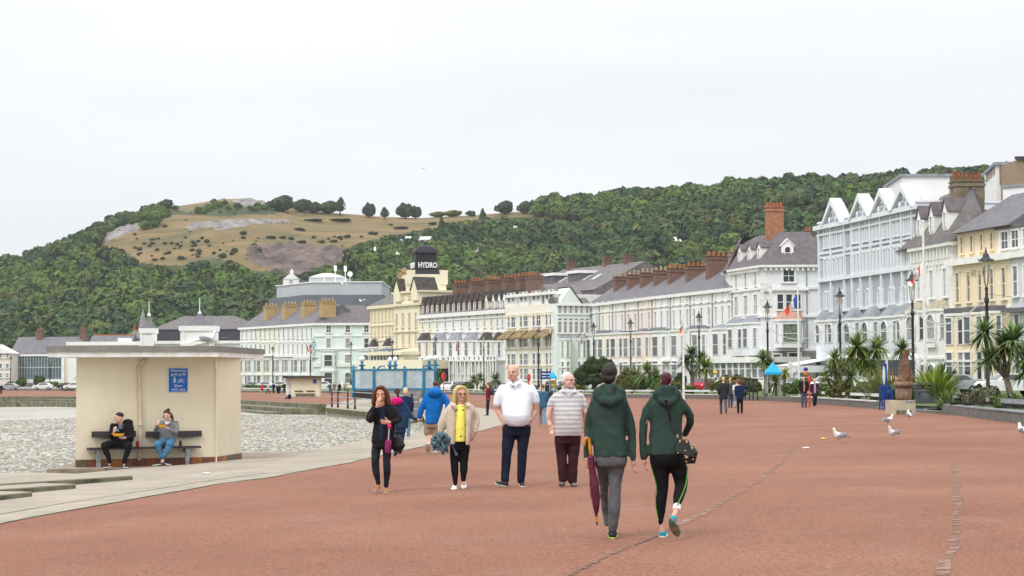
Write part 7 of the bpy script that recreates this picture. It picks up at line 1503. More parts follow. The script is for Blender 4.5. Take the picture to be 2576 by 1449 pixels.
# plinth
mb = MB(); A = [Wz(118, 1180.5, ZP), Wz(300, 1176.5, ZP), Wz(548, 1171, ZP), Wz(612, 1163, ZP), Wz(665, 1155.5, ZP)]
nb = (sSR-sFR).normalized(); A += [A[-1]+nb*1.2+Vector((.2, 0, 0)), Vector((A[-1].x+.4, sSR.y+6, ZP)), Vector((A[0].x-.2, sSR.y+5, ZP))]
mb.prism([(p.x-sFL.x, p.y-sFL.y) for p in A], -.62, 0); mb.m = 1; mb.prism([(p.x-sFL.x, p.y-sFL.y) for p in offpoly([p.xy for p in A], [-.012]*8)], -.62, -.035)
o = mb.build('shelter_plinth', [M('plinth_top', (.34, .27, .22), .9, scale=2, var=.2, bump=.005), m_moss2 if 'm_moss2' in globals() else M('lichen_concrete', (.31, .26, .17), .95, scale=3.5, col2=(.15, .145, .07), bump=.015, bscale=12)]); o.location = sFL; tag(o, 'mossy concrete plinth under the big cream shelter', 'plinth')
# bench on the shelter front
m_bw = M('dark_bench_board', (.055, .05, .055), .7, scale=6, col2=(.035, .03, .03), stretch=(.5, 5, 5)); m_gs = M('galvanised_leg', (.26, .28, .29), .6, scale=6, var=.2)
bz = .5; sx = lambda px, py, out: plane_hit(px, py, sFL+nW*out, sFR+nW*out)-sFL
a, b = sx(226, 1130, .42), sx(507, 1124, .42); zt = (a.z+b.z)/2
r = thing('shelter_bench', 'long dark wooden bench fixed along the front of the big shelter', 'bench', sFL+Vector((a.x, a.y, 0)), aW)
Lb = (b-a).xy.length
for k in range(3): mb = MB(); mb.box(0, Lb, .02+k*.13, .13+k*.13, zt-.03, zt+.02); mb.build('seat_board', m_bw, r)
for x0, x1 in ((230.6, 342), (366.7, 507)):
    p, q = sx(x0, 1086, .06), sx(x1, 1084, .06); xa = (p.xy-a.xy).length; xb = xa+(q-p).xy.length; xa -= .0
    zz = sx(x0, 1093, .06).z; xa = (p-a).dot(tW); xb = (q-a).dot(tW); mb = MB(); mb.box(xa, xb, .33, .37, zz-.07, zz+.07); bk_ = mb.build('backrest', m_bw, r)
    mb = MB(); mb.box(xa+.2, xa+.45, .37, .41, zz-.1, zz+.03); mb.box(xb-.45, xb-.2, .37, .41, zz-.1, zz+.03); mb.build('bracket', m_gs, bk_)
for px in (249.5, 473): x = (sx(px, 1150, .42)-a).dot(tW); mb = MB(); mb.box(x-.045, x+.045, .04, .12, 0, zt-.03); mb.box(x-.03, x+.03, .12, .4, zt-.13, zt-.03); mb.build('leg', m_gs, r)
for px, c, lab in ((346, (.45, .015, .02), 'red drinks can on the shelter bench beside the man in black'), (454, (.05, .05, .055), 'black and silver drinks can on the shelter bench right of the woman')):
    p = sx(px, 1126, .3); o_ = thing('drink_can', lab, 'can', sFL+Vector((p.x, p.y, zt+.02))); MB().lathe([(.026, 0), (.033, .008), (.033, .125), (.027, .14)], 12).build('can_body', M('can_'+str(px), c, .35, scale=10, var=.3), o_, True); MB().lathe([(.026, .139), (.024, .142)], 12).build('lid', m_chrome, o_)
# ================================================================= SMALL SHELTER far along
def sh2():
    b = G(768, 998.5); d = b.y; k = d/F; r = thing('small_shelter', 'small distant cream shelter with a dark flat roof and blue sign', 'shelter', (b.x, b.y, b.z))
    w_ = 71*k/2; h = 47*k; mb = MB(); mb.box(-w_, w_, 0, 2.5, 0, h); mb.build('wall', m_sh, r); mb = MB(); mb.box(-w_*1.05-.9, w_+.8, -.6, 3.6, h, h+.28); mb.build('roof', m_dkroof, r)
    mb = MB(); mb.box(-w_-.7, -w_, .6, 2.5, 0, h); mb.build('side_wing', m_fascia, r); mb = MB(); mb.box(.55*w_, .8*w_, -.03, 0, h*.72, h*.93); mb.build('sign_panel', m_bs, r)
    for x in (-.75, .08): mb = MB(); mb.box(x*w_, (x+.6)*w_, -.06, 0, h*.28, h*.34); mb.build('backrest', m_bw, r)
    mb = MB(); mb.box(-.7*w_, .7*w_, -.5, -.05, h*.15, h*.18); mb.box(-.6*w_, -.55*w_, -.4, -.3, 0, h*.15); mb.box(.55*w_, .6*w_, -.4, -.3, 0, h*.15); mb.build('seat', m_bw, r)
    mb = MB(); mb.prism([(-w_-2, -2), (w_+2.5, -1.2), (w_+2, 4), (-w_-2, 4)], -.25, .03); mb.build('plinth', m_conc, r)
sh2()
# ================================================================= STREET LAMPS
m_lb = M('black_lamp_metal', (.012, .016, .025), .45, spec=.5); m_lg = M('lamp_glass', (.62, .58, .45), .3, var=.1)
def lampproto(at):
    r = thing('street_lamp', '', 'street lamp', at, group='ornate lamps along the promenade')
    MB().lathe([(.22, 0), (.24, .3), (.15, .5), (.17, .9), (.11, 1.1), (.10, 3.0), (.09, 5.6), (.14, 5.7), (.14, 5.85), (.09, 6.0), (.08, 6.3), (.11, 6.45), (.05, 6.6)], 12).build('post', m_lb, r, True)
    mb = MB()
    for k in range(4):
        a = PI/4+k*PI/2; c, s_ = math.cos(a), math.sin(a); mb.tube([(0, 0, 6.5), (.12*c, .12*s_, 6.75), (.17*c, .17*s_, 7.3), (.2*c, .2*s_, 7.75)], .02, 5)
    mb.build('bracket', m_lb, r)
    MB().lathe([(.11, 7.35), (.22, 7.95), (.22, 7.98)], 8).build('lantern_glass', m_lg, r)
    h = MB(); h.lathe([(.42, 7.97), (.40, 8.03), (.2, 8.2), (.16, 8.35), (.07, 8.45), (.05, 8.6), (.01, 8.75)], 8)
    for k in range(8): a = k*PI/4; h.tube([(.4*math.cos(a), .4*math.sin(a), 8.0), (.46*math.cos(a), .46*math.sin(a), 8.12)], [.03, .008], 5)
    h.build('lantern_roof', m_lb, r); return r
LAMPS = [(2480, 622, 'nearest and tallest black lamp, in front of the warm yellow hotel'), (2294, 678, 'black lamp behind the white flag with the red cross, at the arcaded hotel'), (2112, 722, 'black lamp in front of the gothic hotel'), (1930, 753, 'black lamp by the white banner at the mansard corner hotel'), (1758, 781, 'black lamp before the last white terraced houses, right of the tricolour pole'), (1586, 798, 'black lamp before the peach terraced houses'), (1493, 808, 'black lamp before the pale green guesthouse'), (1354, 822, 'black lamp before the modern flats'), (1217, 834, 'black lamp before the pale yellow dormer house'), (1096, 843, 'black lamp at the cream first dormer house'), (987, 852, 'black lamp before the grand hotel bays'), (883, 857, 'black lamp before the mint corner hotel'), (781, 864, 'black lamp behind the small shelter roof'), (686, 869, 'black lamp before the left terraced hotels'), (27, 893, 'thin dark lamp by the pink hotel at the far left'), (126, 893, 'thin dark lamp before the glass hall front'), (265, 893, 'dark lamp right of the glass hall, by the big shelter')]
lp = None; LP = []
for px, py, lab in LAMPS:
    hy = 943-(px-1288)*.005; d = F*(8.75-1.69+(-.1))/(hy-py) if px > 300 else 430
    d = min(d, 430); top = W(px, py, d); at = Vector((top.x, top.y, top.z-8.75))
    if lp is None: lp = lampproto(at); o = lp
    else: o = copytree(lp, None, at, rz=random.random())
    o['label'] = lab; LP.append(top)
# festoon strings between the near lamps
m_bulb = M('festoon_bulb', (.75, .75, .72), .4)
for i in range(3):
    a, b = LP[i].copy(), LP[i+1].copy(); a.z -= 2.6; b.z -= 2.6; r = thing('festoon_string', f'string of small white bulbs sagging {["between the two nearest lamps", "between the white flag lamp and the gothic hotel lamp", "between the gothic hotel lamp and the mansard hotel lamp"][i]}', 'string lights', a)
    n = 60; pts = [a.lerp(b, k/n)+Vector((0, 0, -5.2*(k/n)*(1-k/n)))-a for k in range(n+1)]; mb = MB(); mb.tube(pts, .012, 4); mb.build('cable', m_lb, r); mb = MB()
    for p in pts: mb.ell(p-Vector((0, 0, .06)), (.045, .045, .06), 6, 4)
    tag(mb.build('bulbs', m_bulb, r), kind='stuff')
p0 = LP[0]-Vector((0, 0, 2.6)); r = thing('festoon_string', 'string of small white bulbs running from the nearest lamp out of the right edge', 'string lights', p0); pts = [Vector((9*k/30, -24*k/30, -3*(k/30)*(1-k/30))) for k in range(31)]; mb = MB(); mb.tube(pts, .012, 4); mb.build('cable', m_lb, r); mb = MB()
for p in pts: mb.ell(p-Vector((0, 0, .06)), (.045, .045, .06), 6, 4)
tag(mb.build('bulbs', m_bulb, r), kind='stuff')
# ================================================================= WHITE BENCHES on the wall
m_wb = M('white_bench_slat', (.70, .71, .70), .6, scale=3, col2=(.52, .53, .52)); m_wb2 = M('grey_bench_slat', (.30, .32, .34), .6, scale=3, var=.2)
def bench_run(name, P, label, mat, nleg=None, sp=1.5, hb=.95):
    P = resample([Vector((p.x, p.y, 0)) for p in P], sp); P = P; Q1 = offs(P, .05); Q2 = offs(P, .42); Q3 = offs(P, .5)
    gz = [g(p.x, p.y)+.33 for p in P]; r = thing(name, label, 'bench', (P[0].x, P[0].y, gz[0]), group='benches along the wall'); o = Vector((P[0].x, P[0].y, gz[0]))
    def band(A, Bq, z0, z1, nm, m):
        vs = []
        for a, b, z in zip(A, Bq, gz): vs += [Vector((a.x, a.y, z+z0))-o, Vector((b.x, b.y, z+z0))-o, Vector((b.x, b.y, z+z1))-o, Vector((a.x, a.y, z+z1))-o]
        n = len(A); MB().add(vs, [(4*i+j, 4*i+(j+1) % 4, 4*i+4+(j+1) % 4, 4*i+4+j) for i in range(n-1) for j in range(4)]+[(3, 2, 1, 0), (4*n-4, 4*n-3, 4*n-2, 4*n-1)]).build(nm, m, r)
    band(offs(P, -.03), Q2, .02, .08, 'seat', mat); band(offs(P, .34), offs(P, .38), .28, .44, 'backrest', mat)
    k = 0
    for a, b, z in zip(Q1, Q3, gz):
        if k < 100: MB().tube([Vector((b.x, b.y, z+.50))-o, Vector(((a.x+b.x)/2, (a.y+b.y)/2, z+.0))-o], .022, 5).build('support', m_lb, r)
        k += 1
    return r
bn = lambda i, j: ben[i:j]
bench_run('wall_bench', ben[13:16], 'white slatted bench on the wall between the dark-coated walkers and the blue post', m_wb, sp=1.3)
bench_run('wall_bench', [ben[8], ben[9], ben[10], ben[11], ben[11].lerp(ben[12], .45)], 'very long white slatted bench on the wall behind the two people in green', m_wb, sp=2.2)
bench_run('wall_bench', ben[6:9], 'white bench on the wall behind the blue-jacketed man and the blonde woman', m_wb, sp=2.5)
bench_run('wall_bench', [ben[4], ben[5]], 'distant white bench line behind the small shelter', m_wb, sp=2.8); bench_run('wall_bench', ben[1:4], 'distant white bench line at the far left before the glass hall', m_wb, sp=4)
bench_run('wall_bench', [curve([(2374, 1040)])[0], ben[18], ben[19], ben[20]], 'near grey slatted bench with black supports at the right edge', m_wb2, sp=.62)
# ================================================================= BIN, STONE BLOCK, CARVED TUB
CHx = lambda x, y: (2079.5+.15739*x, 898.9+.15739*y)
a = G(*CHx(1425, 828)); k = a.y/F*.15739; a2 = G(*CHx(1590, 822)); r = thing('litter_bin', 'dark grey litter bin with an open slot, standing on the kerb at right', 'bin', a2)
w_ = 168*k; zf = lambda y: (822-y)*k
m_bin = M('bin_grey', (.075, .082, .09), .55, scale=8, var=.1); m_bl2 = M('bin_trim', (.30, .33, .35), .5)
mb = MB(); mb.box(-w_, w_, -.0, .6, zf(818), zf(522)); mb.build('body', m_bin, r); mb = MB(); mb.box(-w_-.01, w_+.01, -.02, .62, zf(528), zf(518)); mb.box(-w_-.02, w_+.02, -.03, .62, zf(822), zf(805)); mb.build('trim', m_bl2, r)
mb = MB(); mb.box(-w_, -w_*.42, 0, .6, zf(520), zf(430)); mb.box(w_*.5, w_, 0, .6, zf(520), zf(430)); mb.box(-w_, w_, 0, .6, zf(520), zf(502)); mb.prism([(-w_-.01, -.02, zf(440)), (w_+.01, -.02, zf(440)), (w_+.01, .62, zf(440)), (-w_-.01, .62, zf(440))], 0, 0, [(-w_*.75, .0, zf(402)), (w_*.75, .0, zf(402)), (w_*.75, .6, zf(402)), (-w_*.75, .6, zf(402))]); hd_ = mb.build('hood', m_bin, r)
mb = MB(); mb.box(-w_*.42, w_*.5, .3, .32, zf(502), zf(440)); mb.build('slot_back', m_eye, hd_)
for i in range(5): mb = MB(); x = -w_*.2+i*w_*.15; mb.ell((x, .12, zf(485-random.random()*25)), (.05, .05, .05), 8, 6); mb.build('rubbish', random.choice([m_sw, M('rubbish_yellow', (.6, .5, .15), .6), M('rubbish_red', (.5, .05, .04), .6)]), hd_)
for tx_, zz_ in (('YSBWRIEL', 600), ('LITTER', 645)): o = text(tx_, .11, m_bl2, r, .002); o.matrix_basis = Matrix.Translation((0, -.004, zf(zz_))) @ Matrix.Rotation(PI/2, 4, 'X')
# stone block
p = G(*CHx(1075, 905)); p2 = G(*CHx(1240, 915)); k = p2.y/F*.15739; m_ss = M('sandstone_block', (.52, .45, .33), .9, scale=3, col2=(.40, .35, .25), bump=.015, bscale=12)
r = thing('sculpture_plinth', 'pale sandstone base block carrying the carved wooden tub', 'plinth', p2+Vector((.0, .0, 0)))
q0 = lambda x, y, dy=0: Vector(((x-1240)*k, dy, (915-y)*k))
mb = MB(); mb.prism([(q0(1045, 0).x, .15), (q0(1110, 0).x, -.02), (q0(1420, 0).x, -.02), (q0(1420, 0).x, 1.5), (q0(1045, 0).x, 1.5)], 0, q0(0, 690).z); bv = mb.build('block', m_ss, r); mb = MB(); mb.prism([(q0(1115, 0).x, -.25), (q0(1340, 0).x, -.25), (q0(1385, 0).x, .3), (q0(1385, 0).x, .8), (q0(1115, 0).x, .8)], -.05, q0(0, 845).z); mb.build('foot_slab', m_moss, r)
mb = MB(); mb.box(q0(1260, 0).x, q0(1405, 0).x, -.035, -.02, q0(0, 725).z, q0(0, 692).z); mb.build('plaque', m_bl2, r)
m_cw = M('carved_wood', (.20, .10, .05), .6, scale=5, col2=(.09, .04, .02), bump=.02, bscale=8, stretch=(1, 1, .4)); m_cw2 = M('weathered_wood', (.26, .18, .12), .8, scale=5, col2=(.13, .075, .045), bump=.02, bscale=10)
c0 = q0(1290, 0).x; zb, zt_ = q0(0, 690).z, q0(0, 470).z; rad = 130*k; r2 = thing('carved_sculpture', 'plain abstract brown wood carving rising from a round wooden tub beside the litter bin', 'sculpture', r.location+Vector((c0, .75, zb)))
MB().lathe([(rad*.9, 0), (rad, .3*(zt_-zb)), (rad*1.04, zt_-zb)], 24).build('tub', m_cw2, r2, True); MB().lathe([(rad*1.25, zt_-zb), (rad*1.28, zt_-zb+.12), (rad*1.1, zt_-zb+.2), (rad*.4, zt_-zb+.22)], 24).build('rim', m_cw2, r2, True)
hz_ = lambda y: (690-y)*k
mb = MB(); mb.tube([(.02, 0, hz_(460)), (.1, .0, hz_(330)), (.14, 0, hz_(230)), (.12, 0, hz_(120)), (.1, 0, hz_(20)), (.12, 0, hz_(-60)), (.14, 0, hz_(-115))], [.27, .24, .2, .17, .13, .13, .12], 16); mb.tube([(-.38, -.05, hz_(440)), (-.22, -.05, hz_(380)), (.05, -.05, hz_(320))], [.06, .1, .12], 12); mb.tube([(.25, -.12, hz_(440)), (.34, -.1, hz_(340)), (.28, -.05, hz_(220))], [.1, .12, .08], 12)
finish(remesh(mb, .014, 3, .03, 7), 'carving', m_cw, r2)
# ================================================================= BLUE TOTEM AND BARRIER
m_bb = M('royal_blue_paint', (.008, .045, .26), .4, scale=6, var=.15); p = G(*CHx(945, 838)); k = p.y/F*.15739; r = thing('blue_signpost', 'tall narrow royal blue signpost with a white oval panel', 'sign', p)
zz = lambda y: (838-y)*k; xx = lambda x: (x-945)*k
mb = MB(); mb.prism([(xx(918), -.12), (xx(975), -.12), (xx(975), .12), (xx(918), .12)], 0, zz(640)); mb.prism([(xx(885), -.12), (xx(968), -.12), (xx(968), .12), (xx(885), .12)], zz(655), zz(470)); mb.prism([(xx(905), -.1), (xx(965), -.1), (xx(965), .1), (xx(905), .1)], zz(480), zz(110)); mb.ell((xx(938), 0, zz(115)), (30*k, .1, 22*k), 12, 8); mb.build('post', m_bb, r)
mb = MB(); mb.ell((xx(918), -.1, zz(290)), (22*k, .03, 150*k), 14, 10); mb.build('oval_panel', M('pale_green_panel', (.55, .72, .62), .4), r, True)
for x0, x1, dy in ((820, 1025, -.55),):
    b_ = thing('crowd_barrier', 'blue tubular crowd barrier around the foot of the blue signpost', 'barrier', p+Vector((0, -.45, 0))); mb = MB(); mb.tube([(xx(x0), 0, 0), (xx(x0), 0, zz(500)), (xx(x0+25), 0, zz(462)), (xx(x1-25), 0, zz(462)), (xx(x1), 0, zz(500)), (xx(x1), 0, 0)], .03, 8); mb.tube([(xx(x0), 0, zz(745)), (xx(x1), 0, zz(745))], .02, 6)
    for q in (862, 990): mb.tube([(xx(q), .0, 0), (xx(q), 0, zz(465))], .022, 6)
    for q in (845, 900, 940, 970, 1008): mb.tube([(xx(q), 0, zz(745)), (xx(q), 0, zz(465))], .012, 5)
    mb.build('frame', m_bb, b_)
# ================================================================= PLANTS, POLES, CARS, BIRDS
_wt = []
for p_ in ben[:21]: a_, b_ = proj(p_.x, p_.y, p_.z); _wt.append((a_, p_.y))
def behind(px, d, k=4): return max(d, interp(px, _wt)+k)
def blades(n, L, wd, droop, seed, up=.2, cone=1.):
    r = np.random.default_rng(seed); V = []; Fq = []; C = []
    for i in range(n):
        a = r.random()*6.283; e = math.asin(max(-.6, r.random()*1.45-.45)) if up < .4 else math.radians(32+52*r.random()); l = L*(.75+.4*r.random()); d = np.array([math.cos(a)*math.cos(e), math.sin(a)*math.cos(e), math.sin(e)]); s_ = np.array([-math.sin(a), math.cos(a), 0])
        k = 4; o = len(V); t = .8+.4*r.random(); dead = e < -.1
        for j in range(k+1):
            u = j/k; p = d*l*u+np.array([0, 0, -droop*l*u*u*(1.3 if dead else .8)]); w_ = wd*(1-u)**.7*(.5+u*1.3 if u < .4 else 1)
            V += [p-s_*w_, p+s_*w_]; c = np.array([.45, .33, .17]) if dead and r.random() < .5 else np.array([1., 1., 1.]); C += [c*t*(1 if u > .15 else 1.1)]*2
        Fq += [(o+2*j, o+2*j+1, o+2*j+3, o+2*j+2) for j in range(k)]
    return np.array(V), np.array(Fq), np.array(C)
BL = [blades(170, 1, .045, .35, i) for i in range(4)]; BU = [blades(190, 1, .032, .25, 20+i, up=.55) for i in range(3)]
m_blade = tintmat('sword_leaves', .55)
def leafhead(name, c, R, col, parent, protos=BL, sz=1.):
    V, Fq, C = protos[random.randrange(len(protos))]; a = random.random()*6.28; P = V.copy(); P[:, 0] = V[:, 0]*math.cos(a)-V[:, 1]*math.sin(a); P[:, 1] = V[:, 0]*math.sin(a)+V[:, 1]*math.cos(a)
    P = P*np.array([R, R, R*sz])+np.array(c); cols = np.concatenate([np.clip(C*np.array(col), 0, 1), np.ones((len(V), 1))], 1); return link(name, npmesh(name, P, Fq, m_blade, 4, cols), parent)
m_ptr = M('cordyline_trunk', (.20, .16, .12), .9, scale=6, var=.3, bump=.02)
def cordy(label, base, heads, col, d=None):
    d = behind(base[0], d)
    if d: b = W(base[0], base[1], d); b.z = min(b.z, landz(b.x, b.y)); b = Vector((b.x, b.y, landz(b.x, b.y)-.1))
    else: b = G(*base)
    k = b.y/F; r = thing('cordyline_palm', label, 'palm', b, group='cordyline palms in the garden')
    q = lambda px, py: W(px, py, b.y)-b; hs = [q(a, c) for a, c, _ in heads]; cen = sum(hs, Vector())/len(hs); fork = Vector((cen.x*.4, 0, cen.z*.5)) if len(hs) > 1 else hs[0]
    mb = MB(); w_ = max(.1, .09*abs(cen.z)**.5); mb.tube([(0, 0, -.3), (fork.x*.3, 0, fork.z*.5), fork], [w_*1.2, w_, w_*.8], 8)
    for h in hs: h.y = random.uniform(-.5, .5)*(len(hs) > 1)
    if len(hs) > 1:
        for h in hs: mb.tube([fork, fork.lerp(h, .5)+Vector((0, 0, -.05)), h], [w_*.8, w_*.6, w_*.5], 7)
    mb.build('trunk', m_ptr, r, True)
    for h, (_, _, R) in zip(hs, heads): leafhead('leaf_head', tuple(h), R*k*2.0, col, r)
    return r
CG_ = (.17, .235, .055); CGD = (.12, .18, .05); CGY = (.27, .30, .04)
P2 = lambda px, py, d: d
cordy('big cordyline palm with several heads right of the litter bin', (2545, 1020), [(2480, 835, 34), (2548, 858, 44), (2492, 902, 30), (2528, 872, 36)], (.13, .21, .06), 82)
cordy('cordyline palm cut off by the right edge of the picture', (2590, 1020), [(2590, 895, 34), (2572, 935, 26), (2612, 850, 30)], (.09, .15, .03), 80)
cordy('tall forked cordyline palm in front of the gothic hotel bays, right trunk', (2197, 985), [(2158, 872, 32), (2175, 905, 30), (2146, 898, 26), (2205, 878, 22), (2185, 925, 24)], CG_, 118)
cordy('cordyline palm left of the forked one, by the hotel entrance canopy', (2120, 985), [(2100, 903, 24), (2120, 925, 22), (2090, 930, 20)], CG_, 122); cordy('slim cordyline palm with one round head before the fourth gable', (2212, 985), [(2209, 872, 24)], CG_, 130)
cordy('cordyline palm with one head left of the carved sculpture', (2262, 985), [(2270, 878, 24)], (.10, .16, .03), 125); cordy('low cordyline palm near the purple-coated woman', (2095, 985), [(2083, 950, 18), (2105, 955, 17)], CG_, 116)
cordy('low green cordyline palm behind the walking couple at right', (2150, 988), [(2140, 948, 22)], CGD, 116)
cordy('tall cordyline palm between the white flagpole and the zebra beacon', (1742, 985), [(1738, 892, 22), (1765, 905, 20), (1722, 908, 18)], (.075, .11, .035), 172); cordy('round-headed cordyline palm beside the yellow beacon', (1776, 985), [(1775, 925, 24)], CG_, 165)
cordy('slender cordyline palm left of the blue kiosk roof', (1925, 985), [(1920, 905, 22), (1935, 915, 16)], CGD, 150); cordy('short spiky cordyline under the blue kiosk roof', (1952, 988), [(1953, 962, 26)], (.13, .17, .03), 125)
cordy('short cordyline with one head right of the blue kiosk', (1972, 985), [(1975, 938, 13)], CGY, 130); cordy('cordyline palm before the white porches, right of the blonde woman', (1246, 985), [(1246, 955, 16)], CGD, 225); cordy('two-headed cordyline palm before the dormer terrace', (1200, 985), [(1192, 955, 12), (1208, 950, 11)], CGD, 240)
cordy('cordyline palm right of the blue glass shelter', (1105, 985), [(1107, 945, 12)], CGD, 240); cordy('feathery cordyline palm behind the man in green', (1640, 985), [(1630, 935, 22), (1648, 945, 18)], CG_, 185); cordy('cordyline palm between the dark round tree and the peach house lamp', (1590, 985), [(1575, 945, 20), (1600, 950, 20)], (.14, .19, .02), 185)
cordy('small cordyline palm by the yellow flowering bush at the far left', (205, 985), [(200, 945, 9)], CGD, 400)
def clump(label, px, py, Rpx, d, col, sz=1.3, name='grass_clump', protos=BU, cat='plant', grp=None):
    d = behind(px, d, 2.5); b = W(px, py, d); b.z = landz(b.x, b.y)-.1; r = leafhead(name, (0, 0, 0), (proj(*b)[1]-Rpx)*d/F, tuple(min(.6, c*1.15) for c in col), None, protos, sz); r.location = b; return tag(r, label, cat, grp)
clump('tall reddish-brown flax clump behind the blue signpost', 2243, 985, 905, 108, (.22, .15, .05), 1.0); clump('green-brown flax clump left of the carved sculpture', 2208, 990, 935, 106, (.14, .16, .05)); clump('bright yellow-green bamboo-like clump behind the litter bin', 2352, 985, 905, 100, (.17, .22, .02), 1.15); clump('second yellow-green leafy clump right of the sculpture', 2330, 960, 930, 104, (.19, .21, .02), 1.2)
clump('dark spiky yucca above the yellow-green clump', 2360, 915, 880, 112, (.05, .10, .04), 1); clump('tall grass tuft touching the right side of the litter bin', 2388, 1032, 965, 86, (.13, .18, .05), 1); clump('grass tuft under the dark bench near the bin', 2368, 1045, 1000, 84, (.11, .15, .04), 1)
# leafy bushes
def bush(label, px, py, wpx, hpx, d, col, protos=None, name='garden_shrub', grp='shrubs in the promenade garden', onground=True):
    d = behind(px, d, 2.5); b = W(px, py, d); b.z = landz(b.x, b.y)-.05 if onground else b.z; k = d/F; hpx += max(0, (proj(*b)[1]-py)*.8); r = crown(name, protos or SH, wpx*k*.5, col, None, (0, 0, hpx*k*.5), hpx/wpx*1.15); r.location = b; r.rotation_euler[2] = random.random()*3; return tag(r, label, 'shrub', grp)
SH = [crownproto(200+i, 300, .12) for i in range(4)]; FT = [crownproto(300+i, 900, .075) for i in range(2)]
r = thing('spreading_tree', 'dark green wide spreading tree behind the white-haired man', 'tree', Vector((W(1490, 985, 205).x, 205, -.6))); k = 205/F; mb = MB(); mb.tube([(0, 0, -.5), (.2, 0, 1.2), (-.3, 0, 2.6)], [.3, .25, .15], 8); mb.tube([(.2, 0, 1), (1.4, 0, 2.4)], [.2, .1], 7); mb.build('trunk', m_bark, r)
m_dl = (.042, .066, .024)
for i, (px, py, w_, h_) in enumerate([(1464, 944, 50, 46), (1490, 926, 62, 56), (1518, 924, 56, 52), (1534, 948, 40, 46), (1492, 956, 84, 40), (1470, 962, 50, 30)]):
    c = W(px, py, 205)-r.location; crown('crown', FT, w_*k*.5, m_dl, r, tuple(c), h_/w_*1.25)
bush('dark rounded shrub right of the woman with red ponytail', 1712, 985, 36, 52, 190, (.03, .06, .02)); bush('brown twiggy bush beside the spreading tree', 1430, 985, 34, 24, 200, (.20, .15, .09))
random.seed(5); names = ['low green garden shrub on the bench wall garden, part of the planted bed', ]
gl_ = [(1420, 988, 30, 14), (1455, 988, 30, 14), (1560, 988, 40, 24), (1610, 988, 44, 28), (1655, 988, 40, 30), (1690, 988, 36, 22), (1730, 990, 30, 14), (1805, 990, 34, 22), (1840, 990, 44, 32), (1875, 990, 40, 26), (1995, 994, 40, 22), (2012, 994, 36, 26), (2122, 1000, 40, 30), (2172, 1000, 40, 26), (2208, 1004, 40, 34), (2262, 1008, 44, 30), (2285, 1008, 40, 36), (2320, 1008, 40, 30), (1545, 988, 36, 26), (1580, 988, 40, 34), (1672, 988, 40, 24), (1860, 990, 40, 26), (1895, 990, 36, 24), (1820, 990, 40, 22), (2030, 996, 40, 20), (2065, 998, 40, 22), (2105, 1000, 44, 18), (2150, 1000, 40, 18), (2185, 1004, 44, 28), (2230, 1008, 44, 26), (2300, 1008, 40, 24), (1150, 985, 24, 10), (1175, 985, 26, 14), (1225, 985, 24, 12), (1275, 985, 26, 14), (1310, 985, 22, 10), (1340, 986, 26, 12), (650, 980, 50, 8), (710, 980, 30, 7), (770, 980, 30, 6)]
wh = ['under the first terraced houses', 'beside the long white bench', 'behind the long bench']
for i, (px, py, w_, h_) in enumerate(gl_):
    d = interp(px, [(600, 380), (1000, 260), (1300, 225), (1500, 200), (1800, 160), (2000, 128), (2300, 100)]); bush('low leafy green shrub in the planted bed behind the white wall benches', px, py, w_*1.5, h_*1.7, d, (random.uniform(.05, .11), random.uniform(.09, .14), .025))
for px, w_, h_, c, lab in [(2440, 54, 44, (.10, .105, .06), 'grey-green feathery bush behind the near bench, left half'), (2478, 64, 58, (.11, .11, .07), 'tall grey-green feathery bush in front of the yellow hotel'), (2520, 56, 40, (.09, .13, .04), 'green bush behind the near bench under the big palm'), (2566, 60, 36, (.08, .12, .03), 'green bush behind the near bench at the right edge'), (2412, 44, 26, (.05, .07, .03), 'dark low bush right of the litter bin')]:
    bush(lab, px, 1030, w_*1.25, h_*1.15, 72 if px != 2412 else 76, c)
for px, w_, h_, c, lab in [(30, 30, 14, (.06, .09, .03), 'low green bush at the far left edge'), (55, 26, 22, (.06, .10, .02), 'green bush before the pink hotel'), (98, 28, 26, (.05, .09, .02), 'pointed green bush before the glass hall'), (130, 36, 14, (.07, .12, .02), 'low wide green bush before the glass hall'), (232, 36, 18, (.85, .50, .005), 'bright yellow flowering bush by the distant wall'), (262, 24, 16, (.06, .07, .03), 'dull green bush right of the yellow one')]:
    bush(lab, px, 975, w_*1.1, h_*1.3, 385, c, name='flowering_shrub' if c[0] > .5 else 'garden_shrub')
# ---- flag poles and flags
m_pole = M('white_pole', (.78, .78, .76), .5)
def flag(label, px, ptop, pbot, fpts, cols, d, lab2):
    b = W(px, pbot, d); t = W(px-3*(pbot-ptop)/400, ptop, d); r = thing('flagpole', label, 'flagpole', b); mb = MB(); mb.lathe([(.09, -1), (.055, (t-b).z), (.09, (t-b).z+.05), (.02, (t-b).z+.15)], 8); mb.build('pole', m_pole, r)
    # flag quad strips hanging: fpts = (hoist top, hoist bottom, fly bottom, fly top)
    H_ = [W(*p, d) for p in fpts]; o = H_[0].copy(); f = thing('flag', lab2, 'flag', o); n = len(cols)
    for i, m in enumerate(cols):
        vs = []; kk = 6
        for j in range(kk+1):
            u = (i+j/kk)/n; a = H_[0].lerp(H_[3], u); c = H_[1].lerp(H_[2], u)
            for s_ in range(5):
                p = a.lerp(c, s_/4)-o; p.y += .16*math.sin(u*9+s_*.6)*min(1, u*3); vs.append(p)
        MB().add(vs, [(j*5+s_, j*5+s_+1, j*5+s_+6, j*5+s_+5) for j in range(kk) for s_ in range(4)]).build('panel', m, f, True)
fb, fw, fr_ = M('flag_blue', (.02, .09, .30), .8), M('flag_white', (.78, .74, .74), .8), M('flag_red', (.66, .07, .05), .8); fg, fo = M('flag_green', (.02, .25, .12), .8), M('flag_orange', (.80, .22, .04), .8)
